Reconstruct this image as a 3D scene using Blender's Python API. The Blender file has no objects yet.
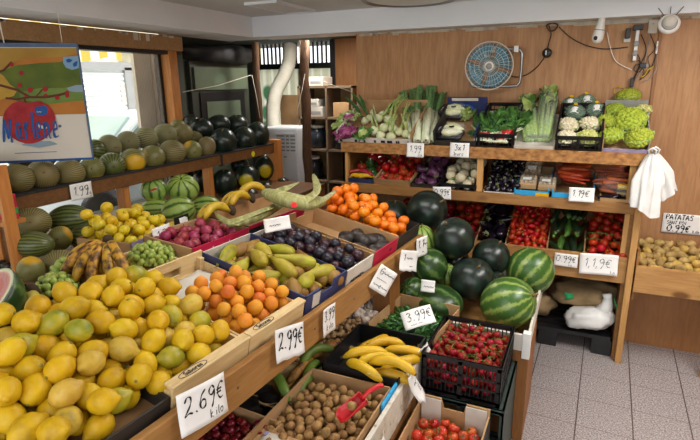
import bpy, math, random
import numpy as np
from mathutils import Matrix, Vector, noise as mnoise

random.seed(7)
SC = bpy.context.scene
COL = SC.collection
PI = math.pi

# ------------------------------------------------------------------ camera
FPX = 511.0
CX, CY = 350.0, 220.0
EYE = np.array([0.0, 0.0, 1.65])
def _c(p): return np.array([p[0] - CX, CY - p[1], -FPX])
_X = -_c((-805, 97)); _X /= np.linalg.norm(_X)
_Y = _c((591, 79)); _Y -= _X * (_X @ _Y); _Y /= np.linalg.norm(_Y)
_Z = np.cross(_X, _Y)
ROT = np.array([_X, _Y, _Z])
def ray(x, y): return ROT @ _c((x, y))
def atx(x, y, v): d = ray(x, y); return EYE + d * ((v - EYE[0]) / d[0])
def aty(x, y, v): d = ray(x, y); return EYE + d * ((v - EYE[1]) / d[1])
def atz(x, y, v): d = ray(x, y); return EYE + d * ((v - EYE[2]) / d[2])
def proj(p):
    q = ROT.T @ (np.array(p, float) - EYE)
    return CX + FPX * q[0] / -q[2], CY - FPX * q[1] / -q[2], -q[2]
def px2m(p, n): return n * proj(p)[2] / FPX

cam_d = bpy.data.cameras.new('camera')
cam_d.sensor_width = 36.0
cam_d.lens = 36.0 * FPX / 700.0
cam_d.clip_start = 0.02
cam = bpy.data.objects.new('camera', cam_d)
COL.objects.link(cam)
mw = Matrix.Identity(4)
for i in range(3):
    for j in range(3): mw[i][j] = ROT[i][j]
    mw[i][3] = EYE[i]
cam.matrix_world = mw
SC.camera = cam

# ------------------------------------------------------------------ materials
def lin(h):
    if isinstance(h, str):
        h = h.lstrip('#'); c = [int(h[i:i + 2], 16) / 255 for i in (0, 2, 4)]
    else: c = h
    return tuple((v / 12.92 if v <= .04045 else ((v + .055) / 1.055) ** 2.4) for v in c) + (1.0,)

def newmat(name):
    m = bpy.data.materials.new(name); m.use_nodes = True
    nt = m.node_tree; b = nt.nodes['Principled BSDF']
    return m, nt, b
def coords(nt, stretch=(1, 1, 1), rnd=True, rot=(0, 0, 0)):
    tc = nt.nodes.new('ShaderNodeTexCoord')
    mp = nt.nodes.new('ShaderNodeMapping'); mp.inputs['Scale'].default_value = stretch
    mp.inputs['Rotation'].default_value = rot
    nt.links.new(tc.outputs['Object'], mp.inputs['Vector'])
    if not rnd: return mp.outputs['Vector']
    oi = nt.nodes.new('ShaderNodeObjectInfo')
    mu = nt.nodes.new('ShaderNodeMath'); mu.operation = 'MULTIPLY'; mu.inputs[1].default_value = 37.0
    nt.links.new(oi.outputs['Random'], mu.inputs[0])
    ad = nt.nodes.new('ShaderNodeVectorMath'); ad.operation = 'ADD'
    nt.links.new(mp.outputs['Vector'], ad.inputs[0]); nt.links.new(mu.outputs[0], ad.inputs[1])
    return ad.outputs['Vector']
def noise_tex(nt, vec, scale, detail=4, rough=.55, dist=0.0):
    n = nt.nodes.new('ShaderNodeTexNoise'); n.inputs['Scale'].default_value = scale
    n.inputs['Detail'].default_value = detail; n.inputs['Roughness'].default_value = rough
    n.inputs['Distortion'].default_value = dist
    nt.links.new(vec, n.inputs['Vector']); return n.outputs['Fac']
def ramp(nt, fac, stops):
    r = nt.nodes.new('ShaderNodeValToRGB'); e = r.color_ramp.elements
    while len(e) < len(stops): e.new(.5)
    for el, (p, c) in zip(e, stops): el.position = p; el.color = lin(c)
    nt.links.new(fac, r.inputs['Fac']); return r.outputs['Color']
def mixc(nt, fac, a, b):
    m = nt.nodes.new('ShaderNodeMix'); m.data_type = 'RGBA'
    if isinstance(fac, float): m.inputs[0].default_value = fac
    else: nt.links.new(fac, m.inputs[0])
    for k, v in ((6, a), (7, b)):
        if isinstance(v, (str, tuple)): m.inputs[k].default_value = lin(v)
        else: nt.links.new(v, m.inputs[k])
    return m.outputs[2]
def vary(nt, col, hue=.0, val=.1, sat=.0):
    oi = nt.nodes.new('ShaderNodeObjectInfo'); h = nt.nodes.new('ShaderNodeHueSaturation')
    def rng(mid, amp, mult):
        a = nt.nodes.new('ShaderNodeMath'); a.operation = 'MULTIPLY'; a.inputs[1].default_value = mult
        nt.links.new(oi.outputs['Random'], a.inputs[0])
        f = nt.nodes.new('ShaderNodeMath'); f.operation = 'FRACT'; nt.links.new(a.outputs[0], f.inputs[0])
        r = nt.nodes.new('ShaderNodeMapRange'); r.inputs['To Min'].default_value = mid - amp; r.inputs['To Max'].default_value = mid + amp
        nt.links.new(f.outputs[0], r.inputs['Value']); return r.outputs['Result']
    if hue: nt.links.new(rng(.5, hue, 13.7), h.inputs['Hue'])
    if val: nt.links.new(rng(1.0, val, 7.3), h.inputs['Value'])
    if sat: nt.links.new(rng(1.0, sat, 29.1), h.inputs['Saturation'])
    nt.links.new(col, h.inputs['Color']); return h.outputs['Color']
def bump(nt, b, fac, strength, dist=.002):
    n = nt.nodes.new('ShaderNodeBump'); n.inputs['Strength'].default_value = strength; n.inputs['Distance'].default_value = dist
    nt.links.new(fac, n.inputs['Height']); nt.links.new(n.outputs['Normal'], b.inputs['Normal'])

def M(name, stops, sc=20, ro=.5, bp=0, val=.08, hue=0, sat=0, stretch=(1, 1, 1), spec=.5, detail=4, dist=0.0, bsc=None, coat=0, rnd=True, bd=.002, metal=0):
    """noise-coloured procedural material; stops = colour or list of (pos, colour)"""
    m, nt, b = newmat(name)
    if isinstance(stops, str): stops = [(0.3, stops), (0.7, stops)]
    v = coords(nt, stretch, rnd)
    f = noise_tex(nt, v, sc, detail, dist=dist)
    c = ramp(nt, f, stops)
    if val or hue or sat: c = vary(nt, c, hue, val, sat)
    nt.links.new(c, b.inputs['Base Color'])
    b.inputs['Roughness'].default_value = ro
    b.inputs['Specular IOR Level'].default_value = spec
    b.inputs['Metallic'].default_value = metal
    if coat:
        b.inputs['Coat Weight'].default_value = coat; b.inputs['Coat Roughness'].default_value = .15
    if bp:
        f2 = noise_tex(nt, v, bsc or sc * 3, 3); bump(nt, b, f2, bp, bd)
    return m

def wood(name, dark, light, axis='x', sc=9, ro=.6, knots=False, val=.05, bp=.15):
    st = {'x': (1, 9, 9), 'y': (9, 1, 9), 'z': (9, 9, 1)}[axis]
    m, nt, b = newmat(name)
    v = coords(nt, st, True)
    f = noise_tex(nt, v, sc, 6, .6, .6)
    f2 = noise_tex(nt, v, sc * .25, 2, .5, 0)
    c = ramp(nt, f, [(.32, dark), (.68, light)])
    c2 = ramp(nt, f2, [(.3, dark), (.7, light)])
    c = mixc(nt, .4, c, c2)
    if knots:
        vo = nt.nodes.new('ShaderNodeTexVoronoi'); vo.inputs['Scale'].default_value = 7
        v3 = coords(nt, {'x': (.5, 1, 1), 'y': (1, .5, 1), 'z': (1, 1, .5)}[axis], True); nt.links.new(v3, vo.inputs['Vector'])
        k = ramp(nt, vo.outputs['Distance'], [(.10, '#ffffff'), (.2, '#000000')])
        c = mixc(nt, k, c, '#6e4822')
    c = vary(nt, c, 0, val)
    nt.links.new(c, b.inputs['Base Color']); b.inputs['Roughness'].default_value = ro
    b.inputs['Specular IOR Level'].default_value = .35
    if bp: bump(nt, b, f, bp)
    return m

MT = {}
MT['wall_wood'] = wood('wall wood veneer', '#9d6e45', '#bd8f62', 'z', 7, .5, val=0)
MT['wall_wood2'] = wood('wall wood darker', '#8a5c35', '#a37245', 'z', 7, .5, val=0)
MT['osb'] = M('osb board', [(.3, '#6e4520'), (.5, '#9e6c37'), (.7, '#b8864a')], 45, .7, .2, .04, stretch=(.6, 1, 1), detail=6)
MT['pine'] = wood('pine board', '#966a39', '#bd9058', 'x', 8, .6, knots=True)
MT['pine_s'] = wood('pine board', '#7d552b', '#a37641', 'x', 8, .6, knots=True)
MT['pinez'] = wood('pine upright', '#a97b45', '#c99a5d', 'z', 8, .6)
MT['counter'] = wood('counter board', '#8a5f31', '#a97d47', 'x', 9, .55)
MT['counterz'] = wood('counter upright', '#7f5028', '#9a6736', 'z', 9, .55)
MT['orangewood'] = wood('orange post wood', '#a9682e', '#c98747', 'z', 8, .5)
MT['brownwood'] = wood('brown shelf edge', '#5f3d22', '#7e5630', 'x', 9, .5)
MT['header'] = wood('header board', '#94704a', '#b28c5f', 'x', 9, .55)
MT['cratewood'] = wood('pale crate wood', '#c9a973', '#e6cd9b', 'x', 10, .7)
MT['roughpost'] = wood('rough dark post', '#3a281b', '#6b4d34', 'z', 10, .8, bp=.5)
MT['card'] = M('brown cardboard', [(.3, '#a57f54'), (.7, '#bd976a')], 8, .85, .1, .05)
MT['cardin'] = M('dark inner cardboard', [(.3, '#8a6840'), (.7, '#a07c50')], 8, .85, .1, .05)
MT['cardwhite'] = M('white printed cardboard', [(.4, '#c3bdb1'), (.6, '#d2ccc0')], 8, .7, 0, .03)
MT['cardblue'] = M('navy printed cardboard', [(.4, '#232c55'), (.6, '#2c3766')], 6, .5, 0, .03)
MT['cardbright'] = M('bright blue cardboard', [(.4, '#2b9fd8'), (.6, '#35a9e0')], 6, .5, 0, .03)
MT['cardred'] = M('crimson printed cardboard', [(.4, '#b3123c'), (.6, '#c41c48')], 6, .5, 0, .03)
MT['carddark'] = M('black printed cardboard', [(.4, '#23201d'), (.6, '#302b26')], 6, .6, 0, .03)
MT['lilac'] = M('lilac grey cardboard', [(.4, '#8d82a6'), (.6, '#a59abb')], 10, .7, 0, .03)
MT['black'] = M('black plastic', [(.3, '#141415'), (.7, '#1d1d1f')], 30, .42, 0, 0)
MT['blackmatte'] = M('black liner', [(.3, '#1b1a1a'), (.7, '#2a2826')], 30, .7, 0, 0)
MT['greenplastic'] = M('dark green plastic', [(.3, '#2c3a35'), (.7, '#3a4a44')], 20, .5, 0, 0)
MT['white'] = M('white plastic', [(.3, '#e2e1dc'), (.7, '#ebeae6')], 10, .4, 0, 0)
MT['grey'] = M('grey plastic', [(.3, '#8b8b88'), (.7, '#999895')], 10, .4, 0, 0)
MT['acwhite'] = M('air conditioner white', [(.3, '#d3d8dc'), (.7, '#dee3e6')], 6, .4, 0, 0)
MT['paper'] = M('white paper', [(.3, '#e6e5e2'), (.7, '#f2f1ee')], 14, .7, .15, .02)
MT['ink'] = M('black marker ink', '#15151a', 10, .6, val=0)
MT['blueink'] = M('blue print', '#1f4f9c', 10, .6, val=0)
MT['ceilpaint'] = M('ceiling paint', [(.3, '#d3d3d1'), (.7, '#dadad8')], 2, .8, 0, 0, rnd=False)
MT['beampaint'] = M('white beam paint', [(.3, '#dfe3e8'), (.7, '#e8ebee')], 2, .7, 0, 0, rnd=False)
MT['plaster'] = M('old plaster', [(.3, '#a79c88'), (.55, '#c9c1b0'), (.7, '#7b6a52')], 12, .9, .4, 0)
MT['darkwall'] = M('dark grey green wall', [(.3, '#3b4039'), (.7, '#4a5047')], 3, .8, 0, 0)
MT['chrome'] = M('grey metal', [(.3, '#8d8f90'), (.7, '#a3a5a6')], 10, .3, 0, 0, metal=.9)
MT['twine'] = M('twine', '#d8d0bf', 20, .9, val=0)
MT['rubber'] = M('cable rubber', '#1b1b1c', 20, .6, val=0)
MT['stemgreen'] = M('green stem', [(.3, '#3f6a24'), (.7, '#6b8f3a')], 40, .6, 0, .12)
MT['stembrown'] = M('brown stem', [(.3, '#5b4527'), (.7, '#86683c')], 40, .8, 0, .12)
MT['concrete'] = M('street paving', [(.3, '#b5b2aa'), (.7, '#c8c5bd')], 6, .9, 0, 0)

def stripe_mat(name, n, dark, mid, light, edge=.5, patch=None, ro=.28, wob=.9, width=.5, nsc=16):
    m, nt, b = newmat(name)
    tc = nt.nodes.new('ShaderNodeTexCoord'); sx = nt.nodes.new('ShaderNodeSeparateXYZ')
    nt.links.new(tc.outputs['Object'], sx.inputs[0])
    at = nt.nodes.new('ShaderNodeMath'); at.operation = 'ARCTAN2'
    nt.links.new(sx.outputs['Y'], at.inputs[0]); nt.links.new(sx.outputs['X'], at.inputs[1])
    v = coords(nt); nf = noise_tex(nt, v, nsc, 5, .75)
    mu = nt.nodes.new('ShaderNodeMath'); mu.operation = 'MULTIPLY_ADD'; mu.inputs[1].default_value = n
    nt.links.new(at.outputs[0], mu.inputs[0])
    mw_ = nt.nodes.new('ShaderNodeMath'); mw_.operation = 'MULTIPLY'; mw_.inputs[1].default_value = wob * 5
    nt.links.new(nf, mw_.inputs[0]); nt.links.new(mw_.outputs[0], mu.inputs[2])
    si = nt.nodes.new('ShaderNodeMath'); si.operation = 'SINE'; nt.links.new(mu.outputs[0], si.inputs[0])
    ma = nt.nodes.new('ShaderNodeMath'); ma.operation = 'MULTIPLY_ADD'; ma.inputs[1].default_value = .5; ma.inputs[2].default_value = .5
    nt.links.new(si.outputs[0], ma.inputs[0])
    c = ramp(nt, ma.outputs[0], [(width - .22, dark), (width, mid), (min(width + .25, 1), light)])
    n2 = noise_tex(nt, v, 45, 3, .6); c = mixc(nt, ramp(nt, n2, [(.45, '#000000'), (.75, '#909090')]), c, mid)
    if patch:
        vm = nt.nodes.new('ShaderNodeVectorMath'); vm.operation = 'DOT_PRODUCT'
        nrm = nt.nodes.new('ShaderNodeVectorMath'); nrm.operation = 'NORMALIZE'
        nt.links.new(tc.outputs['Object'], nrm.inputs[0]); nt.links.new(nrm.outputs[0], vm.inputs[0])
        vm.inputs[1].default_value = patch[1]
        ad = nt.nodes.new('ShaderNodeMath'); ad.operation = 'MULTIPLY_ADD'; ad.inputs[1].default_value = .25
        nt.links.new(nf, ad.inputs[0]); nt.links.new(vm.outputs['Value'], ad.inputs[2])
        k = ramp(nt, ad.outputs[0], [(patch[2] - .08, '#000000'), (min(1, patch[2] + .16), '#ffffff')])
        c = mixc(nt, k, c, patch[0])
    c = vary(nt, c, .01, .08)
    nt.links.new(c, b.inputs['Base Color']); b.inputs['Roughness'].default_value = ro
    bump(nt, b, n2, .08)
    return m

def clear(name, col, alpha, ro=.15):
    m, nt, b = newmat(name)
    b.inputs['Base Color'].default_value = lin(col); b.inputs['Alpha'].default_value = alpha
    b.inputs['Roughness'].default_value = ro
    return m
MT['film'] = clear('clear plastic film', '#e8eef0', .14, .1)
MT['redfilm'] = clear('red tinted film', '#b3261c', .25, .15)

# ------------------------------------------------------------------ mesh pieces
class B:
    """collects pieces of one mesh"""
    def __init__(s): s.v = []; s.f = []
    def add(s, v, f):
        o = len(s.v); s.v += [tuple(map(float, p)) for p in v]; s.f += [tuple(i + o for i in q) for q in f]; return s
    def box(s, x0, x1, y0, y1, z0, z1, m=None):
        v = [(x, y, z) for z in (z0, z1) for y in (y0, y1) for x in (x0, x1)]
        if m is not None: v = [tuple(m @ Vector(p)) for p in v]
        return s.add(v, [(0, 2, 3, 1), (4, 5, 7, 6), (0, 1, 5, 4), (2, 6, 7, 3), (0, 4, 6, 2), (1, 3, 7, 5)])
    def tube(s, pts, r, n=8, cap=True, flat=1.0):
        pts = [np.array(p, float) for p in pts]; k = len(pts)
        rs = [r] * k if not hasattr(r, '__len__') else list(r)
        v = []; prev = None
        for i, p in enumerate(pts):
            t = pts[min(i + 1, k - 1)] - pts[max(i - 1, 0)]; t = t / (np.linalg.norm(t) + 1e-9)
            if prev is None:
                a = np.array([0, 0, 1.]) if abs(t[2]) < .9 else np.array([1., 0, 0])
                u = np.cross(t, a)
            else: u = prev - t * (prev @ t)
            u /= np.linalg.norm(u) + 1e-9; prev = u; w = np.cross(t, u)
            for j in range(n):
                a = 2 * PI * j / n; v.append(p + (u * math.cos(a) + w * math.sin(a) * flat) * rs[i])
        f = [(i * n + j, i * n + (j + 1) % n, (i + 1) * n + (j + 1) % n, (i + 1) * n + j) for i in range(k - 1) for j in range(n)]
        if cap: f += [tuple(range(n))[::-1], tuple((k - 1) * n + j for j in range(n))]
        return s.add(v, f)
    def lathe(s, prof, n=16, fn=None, org=(0, 0, 0)):
        """prof: (r, z) from bottom to top"""
        v = []; k = len(prof)
        for r, z in prof:
            for j in range(n):
                a = 2 * PI * j / n; p = (r * math.cos(a), r * math.sin(a), z)
                if fn: p = fn(p)
                v.append((p[0] + org[0], p[1] + org[1], p[2] + org[2]))
        f = [(i * n + j, i * n + (j + 1) % n, (i + 1) * n + (j + 1) % n, (i + 1) * n + j) for i in range(k - 1) for j in range(n)]
        f += [tuple(range(n))[::-1], tuple((k - 1) * n + j for j in range(n))]
        return s.add(v, f)
    def ball(s, c, r, seg=12, rings=8, fn=None, m=None):
        rx, ry, rz = r if hasattr(r, '__len__') else (r, r, r)
        v = [(0, 0, -1)]
        for i in range(1, rings):
            a = -PI / 2 + PI * i / rings
            for j in range(seg):
                t = 2 * PI * j / seg; v.append((math.cos(a) * math.cos(t), math.cos(a) * math.sin(t), math.sin(a)))
        v.append((0, 0, 1))
        o = []
        for p in v:
            q = (p[0] * rx, p[1] * ry, p[2] * rz)
            if fn: q = fn(q)
            if m is not None: q = tuple(m @ Vector(q))
            o.append((q[0] + c[0], q[1] + c[1], q[2] + c[2]))
        f = [(0, 1 + (j + 1) % seg, 1 + j) for j in range(seg)]
        for i in range(rings - 2):
            a = 1 + i * seg
            f += [(a + j, a + (j + 1) % seg, a + seg + (j + 1) % seg, a + seg + j) for j in range(seg)]
        a = 1 + (rings - 2) * seg; e = len(v) - 1
        f += [(a + j, a + (j + 1) % seg, e) for j in range(seg)]
        return s.add(o, f)
    def grid(s, fn, nu, nv):
        v = [fn(i / nu, j / nv) for j in range(nv + 1) for i in range(nu + 1)]
        f = [(j * (nu + 1) + i, j * (nu + 1) + i + 1, (j + 1) * (nu + 1) + i + 1, (j + 1) * (nu + 1) + i) for j in range(nv) for i in range(nu)]
        return s.add(v, f)
    def poly(s, pts, z0, z1):
        n = len(pts)
        v = [(x, y, z0) for x, y in pts] + [(x, y, z1) for x, y in pts]
        f = [tuple(range(n))[::-1], tuple(range(n, 2 * n))] + [(i, (i + 1) % n, n + (i + 1) % n, n + i) for i in range(n)]
        return s.add(v, f)
    def obj(s, name, mat, parent=None, smooth=False, bev=0, solid=0, mtx=None):
        me = bpy.data.meshes.new(name); me.from_pydata(s.v, [], s.f); me.update()
        if smooth: me.polygons.foreach_set('use_smooth', [True] * len(me.polygons))
        o = bpy.data.objects.new(name, me); COL.objects.link(o)
        if mat is not None: me.materials.append(MT[mat] if isinstance(mat, str) else mat)
        if parent is not None: o.parent = parent
        if mtx is not None: o.matrix_local = mtx
        if solid:
            md = o.modifiers.new('solid', 'SOLIDIFY'); md.thickness = solid; md.offset = 0
        if bev:
            md = o.modifiers.new('bevel', 'BEVEL'); md.width = bev; md.segments = 2; md.limit_method = 'ANGLE'
        return o

def tag(o, label, cat, group=None, kind=None):
    o['label'] = label; o['category'] = cat
    if group: o['group'] = group
    if kind: o['kind'] = kind
    return o
def child(o, nm):
    return next(c for c in o.children if c.name.split('.')[0] == nm)
def under(o, part):
    """make o a sub-part of part, staying where it is"""
    q = o.matrix_basis.copy(); p_ = part.matrix_basis.copy(); o.parent = part; o.matrix_basis = p_.inverted() @ q; return o
def struct(o): o['kind'] = 'structure'; return o
def root(name, label, cat, mtx=None, group=None):
    o = bpy.data.objects.new(name, None); o.empty_display_size = .05; COL.objects.link(o)
    if mtx is not None: o.matrix_world = mtx
    return tag(o, label, cat, group)
def frame(o, x, y):
    x = Vector(x).normalized(); y = Vector(y); y = (y - x * x.dot(y)).normalized(); z = x.cross(y)
    m = Matrix.Identity(4)
    for i in range(3): m[i][0] = x[i]; m[i][1] = y[i]; m[i][2] = z[i]; m[i][3] = o[i]
    return m
KIDS = {}
def kids(o):
    return KIDS.get(o.name, [])
def proto(o, *ch):
    KIDS[o.name] = list(ch); return o
PROTO_USED = set()
def inst(p, mtx, label, cat, group=None):
    """copy a thing and its parts (first use moves the thing itself)"""
    if p.name not in PROTO_USED:
        PROTO_USED.add(p.name); r = p
    else:
        r = p.copy(); COL.objects.link(r)
        for ch in kids(p):
            c = ch.copy(); COL.objects.link(c); c.parent = r; c.matrix_parent_inverse = Matrix.Identity(4)
            for g in KIDS.get(ch.name, []):
                d = g.copy(); COL.objects.link(d); d.parent = c
    if 'group' in r: del r['group']
    r.matrix_world = mtx
    return tag(r, label, cat, group)
def rotm(kind='any', tilt=.5):
    if kind == 'any':
        q = Vector((random.gauss(0, 1), random.gauss(0, 1), random.gauss(0, 1))).normalized()
        return Matrix.Rotation(random.uniform(0, 2 * PI), 4, q)
    if kind == 'up':      # z roughly up, tilted
        return Matrix.Rotation(random.uniform(0, 2 * PI), 4, 'Z') @ Matrix.Rotation(random.gauss(0, tilt), 4, 'X') @ Matrix.Rotation(random.uniform(0, 2 * PI), 4, 'Z')
    if kind == 'flat':    # z axis laid horizontally
        return Matrix.Rotation(random.uniform(0, 2 * PI), 4, 'Z') @ Matrix.Rotation(PI / 2 + random.gauss(0, tilt), 4, 'X') @ Matrix.Rotation(random.uniform(0, 2 * PI), 4, 'Z')
def T(p): return Matrix.Translation(Vector(tuple(map(float, p))))
def S(v): return Matrix.Diagonal((v[0], v[1], v[2], 1)) if hasattr(v, '__len__') else Matrix.Diagonal((v, v, v, 1))

def pile(Mx, x0, x1, y0, y1, base, mound, r, n, seed, K=40, pack=.92, cull=True, rv=.06, margin=0):
    """drop spheres in a box (local frame), lowest first under the mound; returns [(world pos, radius)] that can be seen"""
    rng = np.random.RandomState(seed); C = np.zeros((0, 3)); R = []
    for i in range(n):
        rr = r * (1 + rng.uniform(-rv, rv))
        u = rng.uniform(x0 + rr * .95, x1 - rr * .95, K); v = rng.uniform(y0 + rr * .95, y1 - rr * .95, K)
        z = np.full(K, base + rr * .95)
        if len(C):
            d2 = (C[None, :, 0] - u[:, None]) ** 2 + (C[None, :, 1] - v[:, None]) ** 2
            rs = (np.array(R)[None, :] + rr) * pack
            h = np.where(d2 < rs ** 2, C[None, :, 2] + np.sqrt(np.maximum(rs ** 2 - d2, 0)), -9)
            z = np.maximum(z, h.max(1))
        lim = np.array([mound(a, b) for a, b in zip(u, v)])
        sc = z + rr - lim; k = int(sc.argmin())
        if sc[k] > 0: continue
        C = np.vstack([C, [[u[k], v[k], z[k]]]]); R.append(rr)
    out = []
    Mn = np.array(Mx); W = C @ Mn[:3, :3].T + Mn[:3, 3]
    R = np.array(R)
    dirs = np.random.RandomState(1).normal(size=(60, 3)); dirs /= np.linalg.norm(dirs, axis=1)[:, None]
    for i in range(len(W)):
        px, py, dz = proj(W[i]); rp = R[i] / dz * FPX
        if px < -rp - margin or px > 700 + rp + margin or py < -rp or py > 440 + rp + margin: continue
        if cull:
            seen = False
            for off in ((0, 0, 0), (.35, 0, .1), (-.35, 0, .1)):
                e = EYE + np.array(off); P = W[i] + dirs * R[i]
                tv = P - e; ds = np.linalg.norm(tv, axis=1)[:, None]; dn = tv / ds
                ok = (dn * dirs).sum(1) < 0
                oc = W[None, :, :] - e
                tca = (dn[:, None, :] * oc).sum(2); d2 = (oc ** 2).sum(2) - tca ** 2
                hit = (d2 < (R[None, :] * .97) ** 2) & (tca < ds - .3 * R[i]); hit[:, i] = False
                if (ok & ~hit.any(1)).sum() >= 2: seen = True; break
            if not seen: continue
        out.append((W[i], R[i]))
    return out

# ------------------------------------------------------------------ handwriting
GL = {
 '0': [[(.5, 1), (.2, .85), (.08, .45), (.25, .05), (.55, .02), (.8, .3), (.82, .7), (.6, .97), (.4, .98)]],
 '1': [[(.25, .75), (.55, 1), (.5, .5), (.45, 0)]],
 '2': [[(.1, .75), (.3, 1), (.65, .95), (.7, .65), (.4, .3), (.1, .05), (.15, .02), (.5, .1), (.85, .02)]],
 '3': [[(.15, .9), (.5, 1), (.75, .8), (.4, .55), (.75, .4), (.7, .1), (.35, 0), (.1, .12)]],
 '4': [[(.35, 1), (.1, .4), (.85, .42)], [(.65, .75), (.6, 0)]],
 '5': [[(.8, 1), (.3, .97), (.22, .6), (.6, .6), (.75, .3), (.5, .02), (.12, .08)]],
 '6': [[(.7, 1), (.3, .75), (.12, .3), (.3, .02), (.65, .08), (.7, .38), (.4, .48), (.15, .28)]],
 '7': [[(.1, .95), (.8, .98), (.45, .4), (.35, 0)]],
 '8': [[(.5, .5), (.2, .75), (.5, 1), (.75, .75), (.5, .5), (.15, .25), (.5, 0), (.8, .25), (.5, .5)]],
 '9': [[(.75, .8), (.5, 1), (.2, .85), (.2, .6), (.5, .5), (.75, .75), (.72, .4), (.55, 0), (.4, -.2)]],
 ',': [[(.3, .08), (.3, -.05), (.2, -.2)]], '.': [[(.25, .0), (.32, .05), (.3, -.02)]],
 '€': [[(.85, .85), (.55, .95), (.25, .7), (.2, .35), (.45, .05), (.8, .1)], [(.05, .58), (.65, .6)], [(.05, .4), (.6, .42)]],
 '/': [[(.2, -.1), (.7, 1)]],
 'k': [[(.2, 1), (.18, 0)], [(.6, .6), (.2, .3), (.7, 0)]], 'g': [[(.7, .5), (.35, .6), (.15, .3), (.4, .05), (.7, .45), (.68, -.3), (.25, -.35)]],
 'i': [[(.4, .55), (.4, 0)], [(.4, .8), (.42, .83)]], 'l': [[(.4, 1), (.35, .1), (.55, 0)]], 'o': [[(.45, .6), (.15, .35), (.35, 0), (.7, .2), (.6, .55), (.4, .6)]],
 'P': [[(.2, 0), (.2, 1), (.7, .9), (.65, .55), (.2, .5)]], 'A': [[(.1, 0), (.45, 1), (.85, 0)], [(.25, .35), (.7, .35)]],
 'T': [[(.05, .97), (.9, 1)], [(.5, .98), (.45, 0)]], 'S': [[(.8, .9), (.4, 1), (.2, .75), (.7, .4), (.6, .05), (.1, .08)]],
 'N': [[(.15, 0), (.18, 1), (.75, 0), (.8, 1)]], 'R': [[(.2, 0), (.2, 1), (.7, .85), (.6, .52), (.2, .5), (.75, 0)]], 'O': [[(.5, 1), (.15, .6), (.3, .05), (.7, .1), (.85, .6), (.5, 1)]],
 'I': [[(.45, 1), (.45, 0)]], 'E': [[(.8, 1), (.2, .97), (.2, 0), (.8, .03)], [(.2, .5), (.65, .52)]], 'U': [[(.15, 1), (.18, .2), (.5, 0), (.78, .25), (.8, 1)]],
 'L': [[(.2, 1), (.2, 0), (.75, .03)]], 'C': [[(.8, .85), (.45, 1), (.15, .55), (.4, .02), (.8, .12)]], 'G': [[(.8, .85), (.45, 1), (.15, .5), (.4, .02), (.8, .1), (.8, .45), (.5, .45)]],
 'X': [[(.1, 1), (.8, 0)], [(.8, 1), (.1, 0)]], 'x': [[(.1, .6), (.7, 0)], [(.7, .6), (.1, 0)]], '~': [[(.0, .3), (.3, .5), (.5, .25), (.8, .45), (1, .3)]], ' ': [],
 'M': [[(.0, 0), (.22, .95), (.3, .95), (.42, .25), (.5, .25), (.75, 1), (.8, .9), (.72, .1), (.82, .0)]],
 'a': [[(.7, .5), (.35, .6), (.15, .25), (.4, .0), (.68, .45), (.7, .05), (.85, .05)]], 'r': [[(.2, .6), (.25, 0)], [(.25, .35), (.45, .6), (.7, .55)]],
 'e': [[(.15, .3), (.65, .38), (.5, .62), (.2, .4), (.25, .05), (.75, .08)]], 'n': [[(.15, .6), (.15, 0)], [(.15, .35), (.45, .6), (.65, .45), (.65, .05), (.8, .02)]],
 'd': [[(.65, .5), (.3, .55), (.15, .2), (.4, 0), (.65, .4)], [(.72, 1), (.7, 0)]], 'b': [[(.2, 1), (.2, 0)], [(.2, .4), (.55, .55), (.7, .25), (.45, 0), (.2, .1)]],
 'u': [[(.15, .6), (.2, .1), (.5, .02), (.65, .3)], [(.68, .6), (.7, 0)]], 's': [[(.65, .52), (.35, .6), (.25, .4), (.6, .2), (.45, 0), (.15, .06)]], 't': [[(.4, .9), (.38, .08), (.6, .03)], [(.15, .6), (.65, .62)]],
 'c': [[(.65, .5), (.35, .6), (.15, .3), (.35, 0), (.7, .1)]], 'h': [[(.2, 1), (.18, 0)], [(.2, .35), (.5, .58), (.65, .4), (.65, 0)]], 'm': [[(.1, .6), (.1, 0)], [(.1, .4), (.3, .6), (.42, .4), (.42, 0)], [(.42, .4), (.62, .6), (.75, .4), (.75, 0)]], 'p': [[(.2, .6), (.2, -.35)], [(.2, .4), (.5, .6), (.7, .3), (.45, 0), (.2, .1)]],
}
def smooth_line(p, k=4):
    p = [np.array(q, float) for q in p]
    if len(p) < 3: return p
    o = []
    for i in range(len(p) - 1):
        a, b, c, d = p[max(i - 1, 0)], p[i], p[i + 1], p[min(i + 2, len(p) - 1)]
        for j in range(k):
            t = j / k; o.append(.5 * (2 * b + (c - a) * t + (2 * a - 5 * b + 4 * c - d) * t * t + (3 * b - a - 3 * c + d) * t ** 3))
    return o + [p[-1]]
def text_width(text): return sum(.95 if ch not in ',.il1 ' else .55 for ch in text)
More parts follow.
